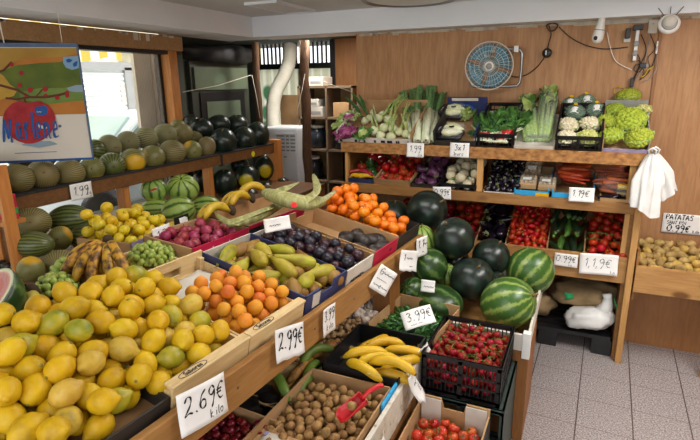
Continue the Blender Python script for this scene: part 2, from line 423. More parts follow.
def write(text, x, y, h, w=.09, slant=.12, adv=.72, z=.0012, b=None, wob=.03, th=.0004, fit=None):
    """flat marker strokes, local xy plane"""
    if fit: adv = min(adv, fit / (text_width(text) * h))
    b = b or B(); rs = random.Random(text + str(round(x, 3)))
    for ch in text:
        for st in GL.get(ch, []):
            pts = smooth_line(st); n = len(pts)
            P = [np.array([x + (q[0] + slant * q[1] + rs.uniform(-wob, wob) * .3) * h * adv, y + q[1] * h]) for q in pts]
            v = []; hw = w * h * .5
            for i, p in enumerate(P):
                t = P[min(i + 1, n - 1)] - P[max(i - 1, 0)]; t = t / (np.linalg.norm(t) + 1e-9); q = np.array([-t[1], t[0]])
                k = hw * (.75 + .35 * math.sin(i * .9))
                for sgn, zz in ((1, z), (-1, z), (-1, z + th), (1, z + th)): v.append((p[0] + q[0] * k * sgn, p[1] + q[1] * k * sgn, zz))
            f = [(4 * i + j, 4 * i + (j + 1) % 4, 4 * i + 4 + (j + 1) % 4, 4 * i + 4 + j) for i in range(n - 1) for j in range(4)]
            f += [(3, 2, 1, 0), (4 * n - 4, 4 * n - 3, 4 * n - 2, 4 * n - 1)]
            b.add(v, f)
        x += h * adv * (.95 if ch not in ',.il1 ' else .55)
    return b
def print_text(text, h, mat, parent, mtx, name='lettering', bold=0):
    cu = bpy.data.curves.new(name, 'FONT'); cu.body = text; cu.size = h; cu.extrude = .0003; cu.align_x = 'CENTER'; cu.align_y = 'CENTER'; cu.offset = bold
    tmp = bpy.data.objects.new('tmp', cu); COL.objects.link(tmp)
    dg = bpy.context.evaluated_depsgraph_get(); me = bpy.data.meshes.new_from_object(tmp.evaluated_get(dg))
    bpy.data.objects.remove(tmp); bpy.data.curves.remove(cu)
    o = bpy.data.objects.new(name, me); COL.objects.link(o); me.materials.clear(); me.materials.append(MT[mat])
    o.parent = parent; o.matrix_local = mtx; return o

def price_card(label, Mx, w, h, lines, curl=.006, group='handwritten price cards', ink=.10, rag=0):
    """lines: (text, x0 frac, y0 frac, height frac)"""
    r = root('price_card', label, 'price card', Mx, group)
    ph = random.uniform(0, 6)
    def fz(u, v): return curl * (math.sin(u * 4 + ph) * .5 + .5 + (v - .5) ** 2 * 1.5)
    def sh(u, v):
        e = rag * math.sin(u * 17 + ph) * (1 - v) * h
        return ((u - .5) * w, (v - .5) * h + e, fz(u, v))
    B().grid(sh, 8, 8).obj('paper', 'paper', r, True, solid=.0006)
    b = B()
    for t, x0, y0, hh in lines:
        write(t, (x0 - .5) * w, (y0 - .5) * h, hh * h, ink, b=b, fit=(.95 - x0) * w)
    b.v = [(x, y, z + fz(x / w + .5, y / h + .5)) for x, y, z in b.v]
    b.obj('lettering', 'ink', r)
    return r

# ------------------------------------------------------------------ containers
def carton(name, label, Mx, w, d, h, base='cardin', front='card', back='card', left='card', right='card', hs=None, th=.006, zb=.004, cat='box', group=None, notch=()):
    """open box; hs = heights front, back, left, right"""
    r = root(name, label, cat, Mx, group); hs = hs or (h,) * 4
    def wallp(nm, mat, L, hh, mtx, cut):
        if hh <= 0: return
        pts = [(0, 0), (L, 0), (L, hh)]
        if cut: pts += [(L * .68, hh), (L * .64, hh * .72), (L * .36, hh * .72), (L * .32, hh)]
        pts += [(0, hh)]
        b = B().poly(pts, -th / 2, th / 2); return b.obj(nm, mat, r, mtx=mtx)
    B().box(0, w, 0, d, zb - .004, zb).obj('base', base, r)
    Fm = frame((0, th / 2, 0), (1, 0, 0), (0, 0, 1)); wallp('front_panel', front, w, hs[0], Fm, 'f' in notch)
    wallp('back_panel', back, w, hs[1], frame((0, d - th / 2, 0), (1, 0, 0), (0, 0, 1)), 'b' in notch)
    wallp('side_panel', left, d, hs[2], frame((th / 2, 0, 0), (0, 1, 0), (0, 0, 1)), 'l' in notch)
    wallp('side_panel', right, d, hs[3], frame((w - th / 2, 0, 0), (0, 1, 0), (0, 0, 1)), 'r' in notch)
    return r
def slat_crate(name, label, Mx, w, d, h, mat='cratewood', zb=.01, th=.008, group=None, hb=None, hf=None):
    hb = hb or h; hf = hf or h
    r = root(name, label, 'crate', Mx, group)
    B().box(0, w, 0, d, zb - .006, zb).obj('base', mat, r)
    b = B(); b.box(0, w, 0, th, .0, hf); b.obj('front_panel', mat, r, bev=.002); B().box(-.001, w + .001, -.004, .030, hf - .010, hf).obj('top_rim', mat, r, bev=.003)
    # back panel with a hand hole
    b = B(); b.box(0, w, d - th, d, 0, hb * .45); b.box(0, w, d - th, d, hb * .72, hb); b.box(0, w * .36, d - th, d, hb * .45, hb * .72); b.box(w * .64, w, d - th, d, hb * .45, hb * .72)
    b.obj('back_panel', mat, r)
    for x in (0, w - th):
        B().box(x, x + th, th, d - th, 0.0, h * .8).obj('side_panel', mat, r)
    for x in (th, w - th - .02):
        for y in (th, d - th - .02): B().box(x, x + .02, y, y + .02, 0, h * .98).obj('corner_post', mat, r)
    return r
def grid_crate(name, label, Mx, w, d, h, mat='black', zb=.008, rows=3, pitch=.016, group=None, th=.006):
    """plastic crate with slotted sides"""
    r = root(name, label, 'crate', Mx, group)
    B().box(0, w, 0, d, zb - .008, zb).obj('base', mat, r)
    def side(L, nm, mtx):
        b = B(); b.box(0, L, -th, 0, h - .022, h); b.box(0, L, -th * 1.4, .002, h - .006, h); b.box(0, L, -th, 0, 0, .02)
        for k in range(1, rows):
            z = .02 + (h - .042) * k / rows; b.box(0, L, -th, 0, z - .004, z + .004)
        n = max(2, int(L / pitch))
        for i in range(n + 1):
            x = (L - .004) * i / n; b.box(x, x + .004, -th * .8, -.001, .015, h - .015)
        for x in (0, L - .018, L * .5 - .007): b.box(x, x + .016, -th, 0, .0, h)
        return b.obj(nm, mat, r, mtx=mtx)
    side(w, 'front_panel', frame((w, 0, 0), (-1, 0, 0), (0, -1, 0)))
    side(w, 'back_panel', frame((0, d, 0), (1, 0, 0), (0, 1, 0)))
    side(d, 'side_panel', frame((0, 0, 0), (0, 1, 0), (-1, 0, 0)))
    side(d, 'side_panel', frame((w, d, 0), (0, -1, 0), (1, 0, 0)))
    return r
# ================================================================== the shop shell
def floor_mat():
    m, nt, b = newmat('terrazzo tiles')
    tc = nt.nodes.new('ShaderNodeTexCoord'); mp = nt.nodes.new('ShaderNodeMapping')
    mp.inputs['Location'].default_value = (0, 0, 0); mp.inputs['Rotation'].default_value = (0, 0, math.radians(1.9))
    nt.links.new(tc.outputs['Object'], mp.inputs['Vector'])
    sx = nt.nodes.new('ShaderNodeSeparateXYZ'); nt.links.new(mp.outputs[0], sx.inputs[0])
    def line(ax, wd):
        d = nt.nodes.new('ShaderNodeMath'); d.operation = 'DIVIDE'; d.inputs[1].default_value = .2525; nt.links.new(sx.outputs[ax], d.inputs[0])
        f = nt.nodes.new('ShaderNodeMath'); f.operation = 'FRACT'; nt.links.new(d.outputs[0], f.inputs[0])
        s = nt.nodes.new('ShaderNodeMath'); s.operation = 'SUBTRACT'; s.inputs[1].default_value = .5; nt.links.new(f.outputs[0], s.inputs[0])
        a = nt.nodes.new('ShaderNodeMath'); a.operation = 'ABSOLUTE'; nt.links.new(s.outputs[0], a.inputs[0])
        g = nt.nodes.new('ShaderNodeMath'); g.operation = 'LESS_THAN'; g.inputs[1].default_value = wd; nt.links.new(a.outputs[0], g.inputs[0])
        return g.outputs[0]
    n1 = noise_tex(nt, tc.outputs['Object'], 130, 3, .75); n2 = noise_tex(nt, tc.outputs['Object'], 3, 3)
    c = ramp(nt, n1, [(.36, '#625956'), (.5, '#9d9493'), (.62, '#c9c2c1')])
    c = mixc(nt, ramp(nt, n2, [(.35, '#000000'), (.8, '#404040')]), c, '#7d726b')
    c = mixc(nt, line('X', .011), c, '#473a35'); c = mixc(nt, line('Y', .007), c, '#6a5c55')
    nt.links.new(c, b.inputs['Base Color']); b.inputs['Roughness'].default_value = .45
    return m
MT['floor'] = floor_mat()
# tile corner sits at (0.12+.126, 2.68+.126) so that the seams fall between tiles
o = B().box(-4.6, 2.2, -5.0, 4.0, -.06, 0).obj('floor', 'floor'); struct(o)
FO = Vector((0.108 + .126, 2.685 + .126, 0))
o.data.transform(Matrix.Translation(-FO)); o.location = FO

struct(B().box(-2.46, 2.2, -1.6, 3.58, 2.15, 2.23).obj('ceiling', 'ceilpaint'))
struct(B().box(-2.86, -2.46, -1.6, 3.78, 2.0, 2.23).obj('beam_left', 'beampaint'))
struct(B().box(-2.46, 2.2, 3.57, 3.86, 2.0, 2.23).obj('beam_back', 'beampaint'))
# plaster residue strip under the back beam
b = B(); x = -1.62
rs = random.Random(3)
while x < 2.0:
    w = rs.uniform(.04, .16); b.box(x, min(x + w, 2.0), 3.738, 3.75, 2.0 - rs.uniform(.008, .026), 2.0); x += w
struct(b.obj('trim_1', 'plaster'))
struct(B().box(-1.65, .352, 3.75, 3.80, 0, 2.0).obj('wall_back', 'wall_wood'))
struct(B().box(.358, 2.2, 3.745, 3.80, 0, 2.0).obj('wall_back_right', 'wall_wood'))
struct(B().box(.346, .364, 3.735, 3.75, 0, 2.0, ).obj('trim_2', 'wall_wood2'))
struct(B().box(2.14, 2.2, -1.6, 3.8, 0, 2.15).obj('wall_right', 'wall_wood'))
# left wall: low wall under the shop window, wall beyond, header
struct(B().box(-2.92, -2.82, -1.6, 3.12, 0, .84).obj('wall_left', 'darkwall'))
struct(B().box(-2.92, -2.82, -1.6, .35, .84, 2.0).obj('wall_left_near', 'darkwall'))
o = B().box(-2.90, -2.775, .3, 3.12, 1.885, 1.987).obj('trim_3', 'header', bev=.004); struct(o)
struct(B().box(-2.90, -2.80, .3, 3.12, 1.86, 1.885).obj('trim_4', 'black'))
# timber post at the window's end
struct(B().box(-2.885, -2.79, 2.985, 3.065, .84, 1.885).obj('trim_5', 'orangewood', bev=.004))
struct(B().box(-2.90, -2.87, 2.955, 2.985, .84, 1.86).obj('trim_6', 'black'))
# plaster drips on the header
b = B(); rs = random.Random(5)
for k in range(26):
    y = rs.uniform(.9, 3.05); h = rs.choice([.01, .015, .02, .05]); b.box(-2.776, -2.7735, y, y + rs.uniform(.008, .05), 1.987 - h, 1.987)
struct(b.obj('trim_7', 'cardwhite'))
# window pane
m, nt, bb = newmat('window glass')
bb.inputs['Base Color'].default_value = (1, 1, 1, 1); bb.inputs['Alpha'].default_value = .06; bb.inputs['Roughness'].default_value = .05
MT['glass'] = m
w1 = B().box(-2.872, -2.868, .35, 2.96, .84, 1.87).obj('window_1', 'glass'); struct(w1)
# rear room behind the opening
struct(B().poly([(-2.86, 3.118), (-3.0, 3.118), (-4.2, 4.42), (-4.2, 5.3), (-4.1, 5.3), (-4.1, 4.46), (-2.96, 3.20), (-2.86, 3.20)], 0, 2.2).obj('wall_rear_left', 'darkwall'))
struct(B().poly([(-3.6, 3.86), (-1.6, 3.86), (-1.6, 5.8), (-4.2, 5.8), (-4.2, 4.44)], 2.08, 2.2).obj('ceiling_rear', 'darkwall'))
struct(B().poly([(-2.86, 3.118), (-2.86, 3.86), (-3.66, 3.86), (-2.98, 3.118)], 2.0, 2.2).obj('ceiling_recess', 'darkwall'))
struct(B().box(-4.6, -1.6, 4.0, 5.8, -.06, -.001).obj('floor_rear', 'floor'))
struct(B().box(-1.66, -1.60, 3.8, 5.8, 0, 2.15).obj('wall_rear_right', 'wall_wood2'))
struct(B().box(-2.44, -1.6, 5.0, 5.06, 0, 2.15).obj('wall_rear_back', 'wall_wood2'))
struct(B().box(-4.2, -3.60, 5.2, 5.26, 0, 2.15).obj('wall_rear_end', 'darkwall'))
struct(B().box(-2.50, -2.44, 5.0, 5.26, 0, 2.15).obj('trim_8', 'black'))

# glazed rear door with a flowered curtain
def curtain_mat():
    m, nt, b = newmat('flowered curtain'); out = nt.nodes['Material Output']
    tc = nt.nodes.new('ShaderNodeTexCoord'); vo = nt.nodes.new('ShaderNodeTexVoronoi'); vo.inputs['Scale'].default_value = 4.6
    mp = nt.nodes.new('ShaderNodeMapping'); mp.inputs['Scale'].default_value = (1, .01, .75); nt.links.new(tc.outputs['Object'], mp.inputs[0])
    nt.links.new(mp.outputs[0], vo.inputs['Vector'])
    blot = ramp(nt, vo.outputs['Distance'], [(.24, '#ffffff'), (.36, '#000000')])
    hue = nt.nodes.new('ShaderNodeSeparateColor'); nt.links.new(vo.outputs['Color'], hue.inputs[0])
    colr = ramp(nt, hue.outputs[0], [(.45, '#4f7a55'), (.55, '#96a05a'), (.68, '#b86a44')])
    sx = nt.nodes.new('ShaderNodeSeparateXYZ'); nt.links.new(tc.outputs['Object'], sx.inputs[0])
    mu = nt.nodes.new('ShaderNodeMath'); mu.operation = 'MULTIPLY'; mu.inputs[1].default_value = 60; nt.links.new(sx.outputs['X'], mu.inputs[0])
    sn = nt.nodes.new('ShaderNodeMath'); sn.operation = 'SINE'; nt.links.new(mu.outputs[0], sn.inputs[0])
    base = ramp(nt, sn.outputs[0], [(.0, '#cfcdb2'), (.9, '#eeecd6')])
    c = mixc(nt, blot, base, colr)
    nt.links.new(c, b.inputs['Base Color']); b.inputs['Roughness'].default_value = .9
    tr = nt.nodes.new('ShaderNodeBsdfTranslucent'); nt.links.new(c, tr.inputs['Color'])
    mx = nt.nodes.new('ShaderNodeMixShader'); mx.inputs[0].default_value = .8
    nt.links.new(b.outputs[0], mx.inputs[1]); nt.links.new(tr.outputs[0], mx.inputs[2]); nt.links.new(mx.outputs[0], out.inputs['Surface'])
    return m
MT['curtain'] = curtain_mat()
d1 = B().box(-3.60, -3.55, 5.2, 5.26, 0, 2.08).obj('door_1', 'black'); struct(d1)
B().box(-2.56, -2.50, 5.2, 5.26, 0, 2.08).obj('jamb', 'black', d1)
B().box(-3.55, -2.56, 5.19, 5.26, 1.80, 1.86).obj('transom_bar', 'black', d1)
B().box(-3.0, -2.95, 5.19, 5.26, 0, 1.80).obj('mullion', 'black', d1)
b = B()
for k in range(18): b.box(-3.53 + k * .054, -3.515 + k * .054, 5.22, 5.24, 1.86, 2.08)
b.obj('bar_grille', 'roughpost', d1)
B().box(-3.55, -2.56, 5.25, 5.254, 0, 2.08).obj('pane', 'glass', d1)
cu = B().grid(lambda u, v: (-3.54 + .97 * u, 5.17 + .012 * math.sin(u * 47), .35 + 1.45 * v), 90, 6).obj('door_curtain', 'curtain', None, True)
tag(cu, 'pale flowered curtain across the glazed rear door', 'curtain')

# cabinet with greenish glass in the dark recess beyond the window
MT['cabglass'] = M('greenish glass front', [(.3, '#5c6a58'), (.7, '#76836c')], 2, .25, 0, 0)
MT['cabbody'] = M('dark cabinet', [(.3, '#34382f'), (.7, '#42463b')], 3, .5, 0, 0)
p0 = aty(189, 62, 3.50); p1 = aty(247, 62, 4.2); Y0, Y1 = 0, math.hypot(p1[0] - p0[0], p1[1] - p0[1])
r = root('display_cabinet', 'dark grey green cabinet with a greenish glass door in the recess past the window', 'cabinet', frame(Vector((p0[0], p0[1], 0)), (0, 0, 0) if False else (-(p1[1] - p0[1]) * -1, (p1[0] - p0[0]) * -1, 0), (p1[0] - p0[0], p1[1] - p0[1], 0)) @ T((3.3, 0, 0)))
B().box(-3.36, -3.3, Y0, Y1, 0, 1.84).obj('body', 'cabbody', r, bev=.005)
B().box(-3.3, -3.285, Y0 + .08, Y1 - .08, .55, 1.58).obj('door_frame', 'black', r)
B().box(-3.29, -3.278, Y0 + .14, Y1 - .15, .6, 1.50).obj('glass_panel', 'cabglass', r)
b = B(); b.box(-3.297, -3.28, Y0 + .03, Y1 - .03, 1.60, 1.79); b.obj('top_panel', 'cabglass', r)
r = B(); rs = random.Random(2)
r.ball((0, 0, 0), (.10, .50, .075), 30, 20, lambda q: tuple(c_ * (1 + .45 * mnoise.noise(Vector((q[0] * 9, q[1] * 7, q[2] * 9)))) for c_ in q), Matrix.Rotation(-math.atan2(p1[0] - p0[0], p1[1] - p0[1]), 4, 'Z'))
r.v = [(x_ + (p0[0] + p1[0]) / 2 + .03, y_ + (p0[1] + p1[1]) / 2 - .03, z_ + 1.905) for x_, y_, z_ in r.v]
tag(r.obj('tarpaulin', 'blackmatte', None, True), 'crumpled black cover lying on the dark display cabinet', 'cover')

# rough posts and strings in the opening
def rpost(p, yv, label, rad):
    a = aty(p[0], p[1], yv)
    bb = B(); pts = [(a[0] + .006 * math.sin(k * 1.7), yv, 2.0 * k / 12) for k in range(13)]
    bb.tube(pts, [rad * (1 + .08 * math.sin(k * 2.3)) for k in range(13)], 8)
    return tag(bb.obj('timber_post', 'roughpost', None, True), label, 'post', 'rough timber posts')
rpost((257, 80), 3.98, 'slim rough timber post beside the dark display cabinet', .032)
rpost((305, 80), 4.05, 'thicker rough dark post in front of the flowered curtain', .042)
def string(pts, label, rad=.003):
    return tag(B().tube(pts, rad, 5).obj('hanging_string', 'twine', None, True), label, 'string', 'strings tied up in the shop')
string([aty(183, 92, 3.1), aty(218, 85.5, 3.5), aty(251, 75, 3.93)], 'pale string running from the window post to the slim rough post')
string([aty(252, 75, 3.93), aty(257, 100, 3.93), aty(260, 118, 3.93)], 'pale string hanging down the slim rough post')
string([aty(305, 74, 3.98), aty(300, 100, 4.0), aty(294, 122, 4.0)], 'pale string hanging down past the thicker rough post')
string([aty(313, 77, 4.0), aty(330, 84, 3.85), aty(352, 92, 3.74)], 'pale string running from the thicker post to the wood wall')

# air conditioner and its hose
acp = aty(287, 126, 4.2)
r = root('portable_air_conditioner', 'white portable air conditioner with a louvred front beyond the watermelon shelf', 'air conditioner', frame((acp[0], 4.2, 0), (math.cos(.12), math.sin(.12), 0), (-math.sin(.12), math.cos(.12), 0)))
zt = float(acp[2])
B().box(-.165, .165, -.14, .16, zt - .78, zt).obj('body', 'acwhite', r, bev=.02)
B().box(-.045, .14, -.146, -.139, zt - .235, zt - .065).obj('grille_recess', 'grey', r)
b = B()
for k in range(6): b.box(-.05, .145, -.155, -.143, zt - .235 + k * .033, zt - .218 + k * .033)
for x in (.04, .085): b.box(x, x + .008, -.157, -.145, zt - .235, zt - .06)
b.obj('louvre', 'acwhite', r)
B().box(.02, .05, -.146, -.14, zt - .275, zt - .268).obj('badge', 'black', r)
B().box(-.19, -.162, -.10, .10, zt - .2, zt - .06).obj('side_vent', 'grey', r, bev=.004)
r = B().box(acp[0] - .22, acp[0] + .22, 4.04, 4.4, 0, zt - .785).obj('storage_crate', 'greenplastic', None); tag(r, 'dark green storage crate under the white air conditioner', 'crate')
hp = [aty(274, 133, 4.22), aty(273, 110, 4.36), aty(276, 92, 4.46), aty(284, 76, 4.56), aty(289, 62, 4.66), aty(290, 45, 4.72)]
pts = smooth_line(hp, 14)
MT['hose'] = M('ribbed hose', [(.3, '#b9b5a6'), (.7, '#cbc8ba')], 8, .7, 0, 0)
o = B().tube(pts, [.068 + .004 * math.sin(i * 2.6) for i in range(len(pts))], 16).obj('exhaust_hose', 'hose', None, True)
tag(o, 'ribbed white exhaust hose rising from the air conditioner', 'hose')
# plywood sheet + rear shelf with bottles and boxes
a = aty(276, 132, 4.75); c = aty(303, 95, 4.75)
tag(B().box(a[0] + .05, c[0] + .12, 4.78, 4.80, .2, c[2]).obj('cardboard_sheet', 'card'), 'brown cardboard sheet standing behind the white hose', 'cardboard sheet')
r = root('rear_shelving', 'dim wooden pigeonhole shelving in the rear room right of the dark post', 'shelving', T((0, 0, 0)))
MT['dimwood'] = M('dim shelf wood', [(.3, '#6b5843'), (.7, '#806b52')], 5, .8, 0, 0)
xs0, xs1 = -2.50, -1.95
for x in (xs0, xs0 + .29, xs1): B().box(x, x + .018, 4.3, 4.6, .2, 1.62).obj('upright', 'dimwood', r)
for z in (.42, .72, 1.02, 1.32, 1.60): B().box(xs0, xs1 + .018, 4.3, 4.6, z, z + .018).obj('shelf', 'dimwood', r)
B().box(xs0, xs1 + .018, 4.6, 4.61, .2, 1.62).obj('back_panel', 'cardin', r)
MT['bottle'] = M('dark bottle glass', [(.4, '#20262e'), (.6, '#2a313a')], 8, .2, 0, 0)
for k, (x, z, lb) in enumerate([(xs0 + .15, 1.04, 'large dark glass jar with a pale lid on the rear shelving'), (xs0 + .10, .74, 'dark glass jar on a low shelf of the rear shelving'), (xs0 + .42, 1.04, 'dark glass jar in the right column of the rear shelving')]):
    q = root('storage_jar', lb, 'jar', T((x, 4.40, z)), 'jars on the rear shelving')
    B().lathe([(.06, 0), (.085, .01), (.088, .14), (.06, .19)], 14).obj('body', 'bottle', q, True)
    B().lathe([(.062, .19), (.064, .195), (.064, .215), (.05, .22)], 14).obj('lid', 'hose', q, True)
for k, (x, w, z, h, lb) in enumerate([(xs0 + .05, .20, 1.34, .09, 'lower white printed box on the rear shelving'), (xs0 + .04, .17, 1.432, .07, 'upper white printed box on the rear shelving'), (xs0 + .06, .2, 1.62, .08, 'white printed box on top of the rear shelving'), (xs0 + .36, .16, 1.34, .13, 'brown box in the right column of the rear shelving')]):
    q = root('packet', lb, 'box', T((x, 4.32, z)), 'boxes on the rear shelving')
    B().box(0, w, 0, .2, 0, h).obj('carton', 'card' if k > 2 else 'cardwhite', q, bev=.003)
    if k <= 2:
        B().box(.01, .05, -.002, 0, h * .2, h * .8).obj('printed_panel', 'ink', q); B().box(.07, w - .02, -.002, 0, h * .25, h * .55).obj('printed_panel', 'grey', q)

# round ceiling lamp and hatch
r = root('ceiling_lamp', 'flat round white ceiling lamp at the top edge above the leeks', 'lamp', T((-1.06, 3.22, 2.15)))
B().lathe([(.30, 0), (.30, -.012), (.285, -.025), (.27, -.012)][::-1], 40).obj('rim', 'chrome', r, True)
B().lathe([(0.001, -.035), (.14, -.03), (.24, -.02), (.275, -.008)], 40).obj('diffuser', 'white', r, True)
r = root('ceiling_hatch', 'square white ceiling hatch near the corner of the beams', 'hatch', T((0, 0, 2.15)))
a = atz(258, 5, 2.15); c = atz(310, 9, 2.15)
B().box(a[0], c[0], 2.95, 3.42, -.012, 0).obj('panel', 'ceilpaint', r, bev=.003)
b = B(); b.box(a[0] - .02, c[0] + .02, 2.93, 2.95, -.016, 0); b.box(a[0] - .02, c[0] + .02, 3.42, 3.44, -.016, 0); b.box(a[0] - .02, a[0], 2.95, 3.42, -.016, 0); b.box(c[0], c[0] + .02, 2.95, 3.42, -.016, 0)
b.obj('frame', 'beampaint', r)

# ------------------------------------------------------------------ the street outside
struct(B().box(-14, -2.92, -6, 12, -.1, -.05).obj('street_pavement', 'concrete'))
MT['facade'] = M('cream facade', [(.3, '#cfc7a8'), (.7, '#e0d9bd')], 3, .9, .2, 0)
MT['shutter'] = M('pale roller shutter', [(.3, '#d9dcd9'), (.7, '#e6e9e6')], 3, .5, 0, 0)
XF = -8.0
bl = root('street_building', 'cream building with a roller shutter across the street', 'building', T((0, 0, 0)))
B().box(XF - .4, XF, -5, 12, -.05, 6).obj('facade', 'facade', bl)
sa = atx(88, 69, XF); sb = atx(121, 69, XF)
b = B(); y0, y1 = sa[1] - 1.0, sb[1]
zt2 = float(atx(100, 70, XF)[2])
k = 0; z = 0.0
while z < zt2:
    b.add([(XF + .02, y0, z), (XF + .02, y1, z), (XF + .055, y1, z + .05), (XF + .055, y0, z + .05), (XF + .02, y0, z + .09), (XF + .02, y1, z + .09)], [(0, 1, 2, 3), (3, 2, 5, 4)]); z += .09
b.obj('roller_shutter', 'shutter', bl)
B().box(XF, XF + .09, y1, y1 + .18, 0, zt2 + .05).obj('door_jamb', 'grey', bl)
B().box(XF, XF + .09, y0, y1 + .18, zt2, zt2 + .14).obj('lintel', 'grey', bl)
q = atx(122, 92, XF); B().box(XF, XF + .05, q[1] - .06, q[1] + .12, q[2] - .2, q[2] + .15).obj('wall_plate', 'cardwhite', bl)
q = atx(126, 55, XF); B().box(XF, XF + .2, q[1] - .2, 9, q[2] + .05, q[2] + .2).obj('cornice', 'facade', bl)
# yellow striped awning with a scalloped valance
def awn_mat():
    m, nt, b = newmat('striped awning'); tc = nt.nodes.new('ShaderNodeTexCoord'); sx = nt.nodes.new('ShaderNodeSeparateXYZ'); nt.links.new(tc.outputs['Object'], sx.inputs[0])
    d = nt.nodes.new('ShaderNodeMath'); d.operation = 'DIVIDE'; d.inputs[1].default_value = .24; nt.links.new(sx.outputs['Y'], d.inputs[0])
    f = nt.nodes.new('ShaderNodeMath'); f.operation = 'FRACT'; nt.links.new(d.outputs[0], f.inputs[0])
    c = ramp(nt, f.outputs[0], [(.48, '#e9e4cf'), (.52, '#d8b145')])
    nt.links.new(c, b.inputs['Base Color']); b.inputs['Roughness'].default_value = .8; return m
MT['awning'] = awn_mat()
XA = -5.2
za = float(atx(100, 63, XA)[2]); ye = float(atx(121, 50, XA)[1])
aw = root('awning', 'yellow and white striped awning with a scalloped edge outside the window', 'awning', T((0, 0, 0)))
N = 60
B().grid(lambda u, v: (XA, ye - 3.2 + 3.2 * u, za + (.07 * (1 - abs(math.sin(u * 3.2 / .5 * PI * .5)))) * (1 - v) * 1 + v * .26), N, 3).obj('valance', 'awning', aw, solid=.004)
B().grid(lambda u, v: (XA - 1.2 * v, ye - 3.2 + 3.2 * u, za + .26 + .5 * v), 4, 4).obj('canopy', 'awning', aw, solid=.004)
B().tube([(XA - .02, ye - 3.2, za + .27), (XA - .02, ye, za + .27)], .02, 8).obj('front_bar', 'white', aw)
# fluted panel and frames just outside the window's far end
MT['fluted'] = M('fluted grey brown panel', [(.3, '#c6b9a2'), (.7, '#d8ccb6')], 6, .6, 0, 0)
MT['fluted2'] = M('grey brown frame', [(.3, '#a09078'), (.7, '#b0a08a')], 6, .6, 0, 0)
XP = -3.06
ya, yb_ = float(atx(136, 80, XP)[1]), float(atx(153, 80, XP)[1])
fp = root('fluted_shutter', 'fluted grey brown folding shutter outside the far end of the window', 'shutter', T((0, 0, 0)))
b = B(); nf = 11
for k in range(nf):
    y = ya + (yb_ - ya) * k / nf; w = (yb_ - ya) / nf
    b.box(XP - .03, XP, y, y + w * .55, .3, 1.95); b.box(XP - .03, XP - .018, y + w * .55, y + w, .3, 1.95)
b.obj('fluted_panel', 'fluted', fp)
B().box(XP - .05, XP + .03, yb_, yb_ + .07, .3, 1.95).obj('jamb', 'fluted2', fp)
B().box(XP - .04, XP + .06, yb_ + .07, min(yb_ + .11, 3.11), .3, 1.95).obj('inner_jamb', 'fluted', fp)
# parked car
MT['carpaint'] = M('pale car paint', [(.3, '#c9d0ce'), (.7, '#d6dbd9')], 3, .25, 0, 0)
MT['carglass'] = M('car glass', [(.3, '#9db3b0'), (.7, '#abc0bc')], 3, .1, 0, 0)
cp = atx(118, 128, -5.6)
car = root('parked_car', 'pale green grey car parked in the street outside the window', 'car', T((-5.6, cp[1] + .2, -.05)))
prof = [(-1.9, .35), (-1.95, .7), (-1.2, .85), (-.55, 1.32), (.75, 1.34), (1.5, .95), (2.0, .85), (2.02, .35)]
def side(pr, x0, x1):
    n = len(pr); v = [(x0, y, z) for y, z in pr] + [(x1, y, z) for y, z in pr]
    return v, [tuple(range(n)), tuple(range(n, 2 * n))[::-1]] + [(i, n + i, n + (i + 1) % n, (i + 1) % n) for i in range(n)]
B().add(*side(prof, -.8, .8)).obj('body', 'carpaint', car, bev=.05)
B().add(*side([(-1.15, .9), (-.55, 1.28), (.7, 1.30), (1.3, .97)], -.815, .815)).obj('side_window', 'carglass', car)
B().add([(-.7, -1.2, .88), (.7, -1.2, .88), (.62, -.58, 1.34), (-.62, -.58, 1.34), (-.7, -1.17, .86), (.7, -1.17, .86), (.62, -.55, 1.32), (-.62, -.55, 1.32)], [(0, 1, 2, 3), (7, 6, 5, 4), (0, 4, 5, 1), (3, 2, 6, 7), (0, 3, 7, 4), (1, 5, 6, 2)]).obj('windscreen', 'carglass', car)
for y in (-1.25, 1.3):
    for x in (-.72, .72):
        B().lathe([(.2, -.09), (.31, -.09), (.31, .09), (.2, .09)], 20).obj('wheel', 'black', car, True, mtx=T((x, y, .31)) @ Matrix.Rotation(PI / 2, 4, 'Y'))

# ------------------------------------------------------------------ light
w = bpy.data.worlds.new('world'); SC.world = w; w.use_nodes = True
bg = w.node_tree.nodes['Background']; bg.inputs['Color'].default_value = (.93, .97, 1.0, 1); bg.inputs['Strength'].default_value = 1.9
def area(name, loc, rot, sx, sy, power, col=(1, 1, 1)):
    l = bpy.data.lights.new(name, 'AREA'); l.shape = 'RECTANGLE'; l.size = sx; l.size_y = sy; l.energy = power; l.color = col
    o = bpy.data.objects.new(name, l); COL.objects.link(o); o.location = loc; o.rotation_euler = rot; return o
area('ceiling_panel_light', (-.8, 1.9, 2.12), (0, 0, 0), 1.2, .4, 15, (1, .97, .93))
area('ceiling_panel_light', (.85, 2.2, 2.12), (0, 0, 0), .5, 1.2, 42, (1, .97, .93))
area('ceiling_panel_light', (-.5, -.4, 2.12), (0, 0, 0), 1.2, .6, 13, (1, .97, .93))
area('rear_room_fill', (-2.2, 4.12, 2.075), (0, 0, 0), .5, .2, 17, (1, .95, .88))  # added fill lamp without a fixture, brightens the dark rear room
# daylight falling in through the open shop front behind the camera
area('shopfront_daylight', (-.3, -1.7, 1.2), (math.radians(90), 0, 0), 3.6, 1.9, 20, (.95, .98, 1))
s = bpy.data.lights.new('sun', 'SUN'); s.energy = 4.5; s.angle = .3; so = bpy.data.objects.new('sun', s); COL.objects.link(so)
so.rotation_euler = (0, math.radians(38), 0)   # shines towards -X onto the street front
SC.view_settings.view_transform = 'Standard'; SC.view_settings.look = 'None'; SC.view_settings.gamma = 1; SC.view_settings.exposure = 0.0
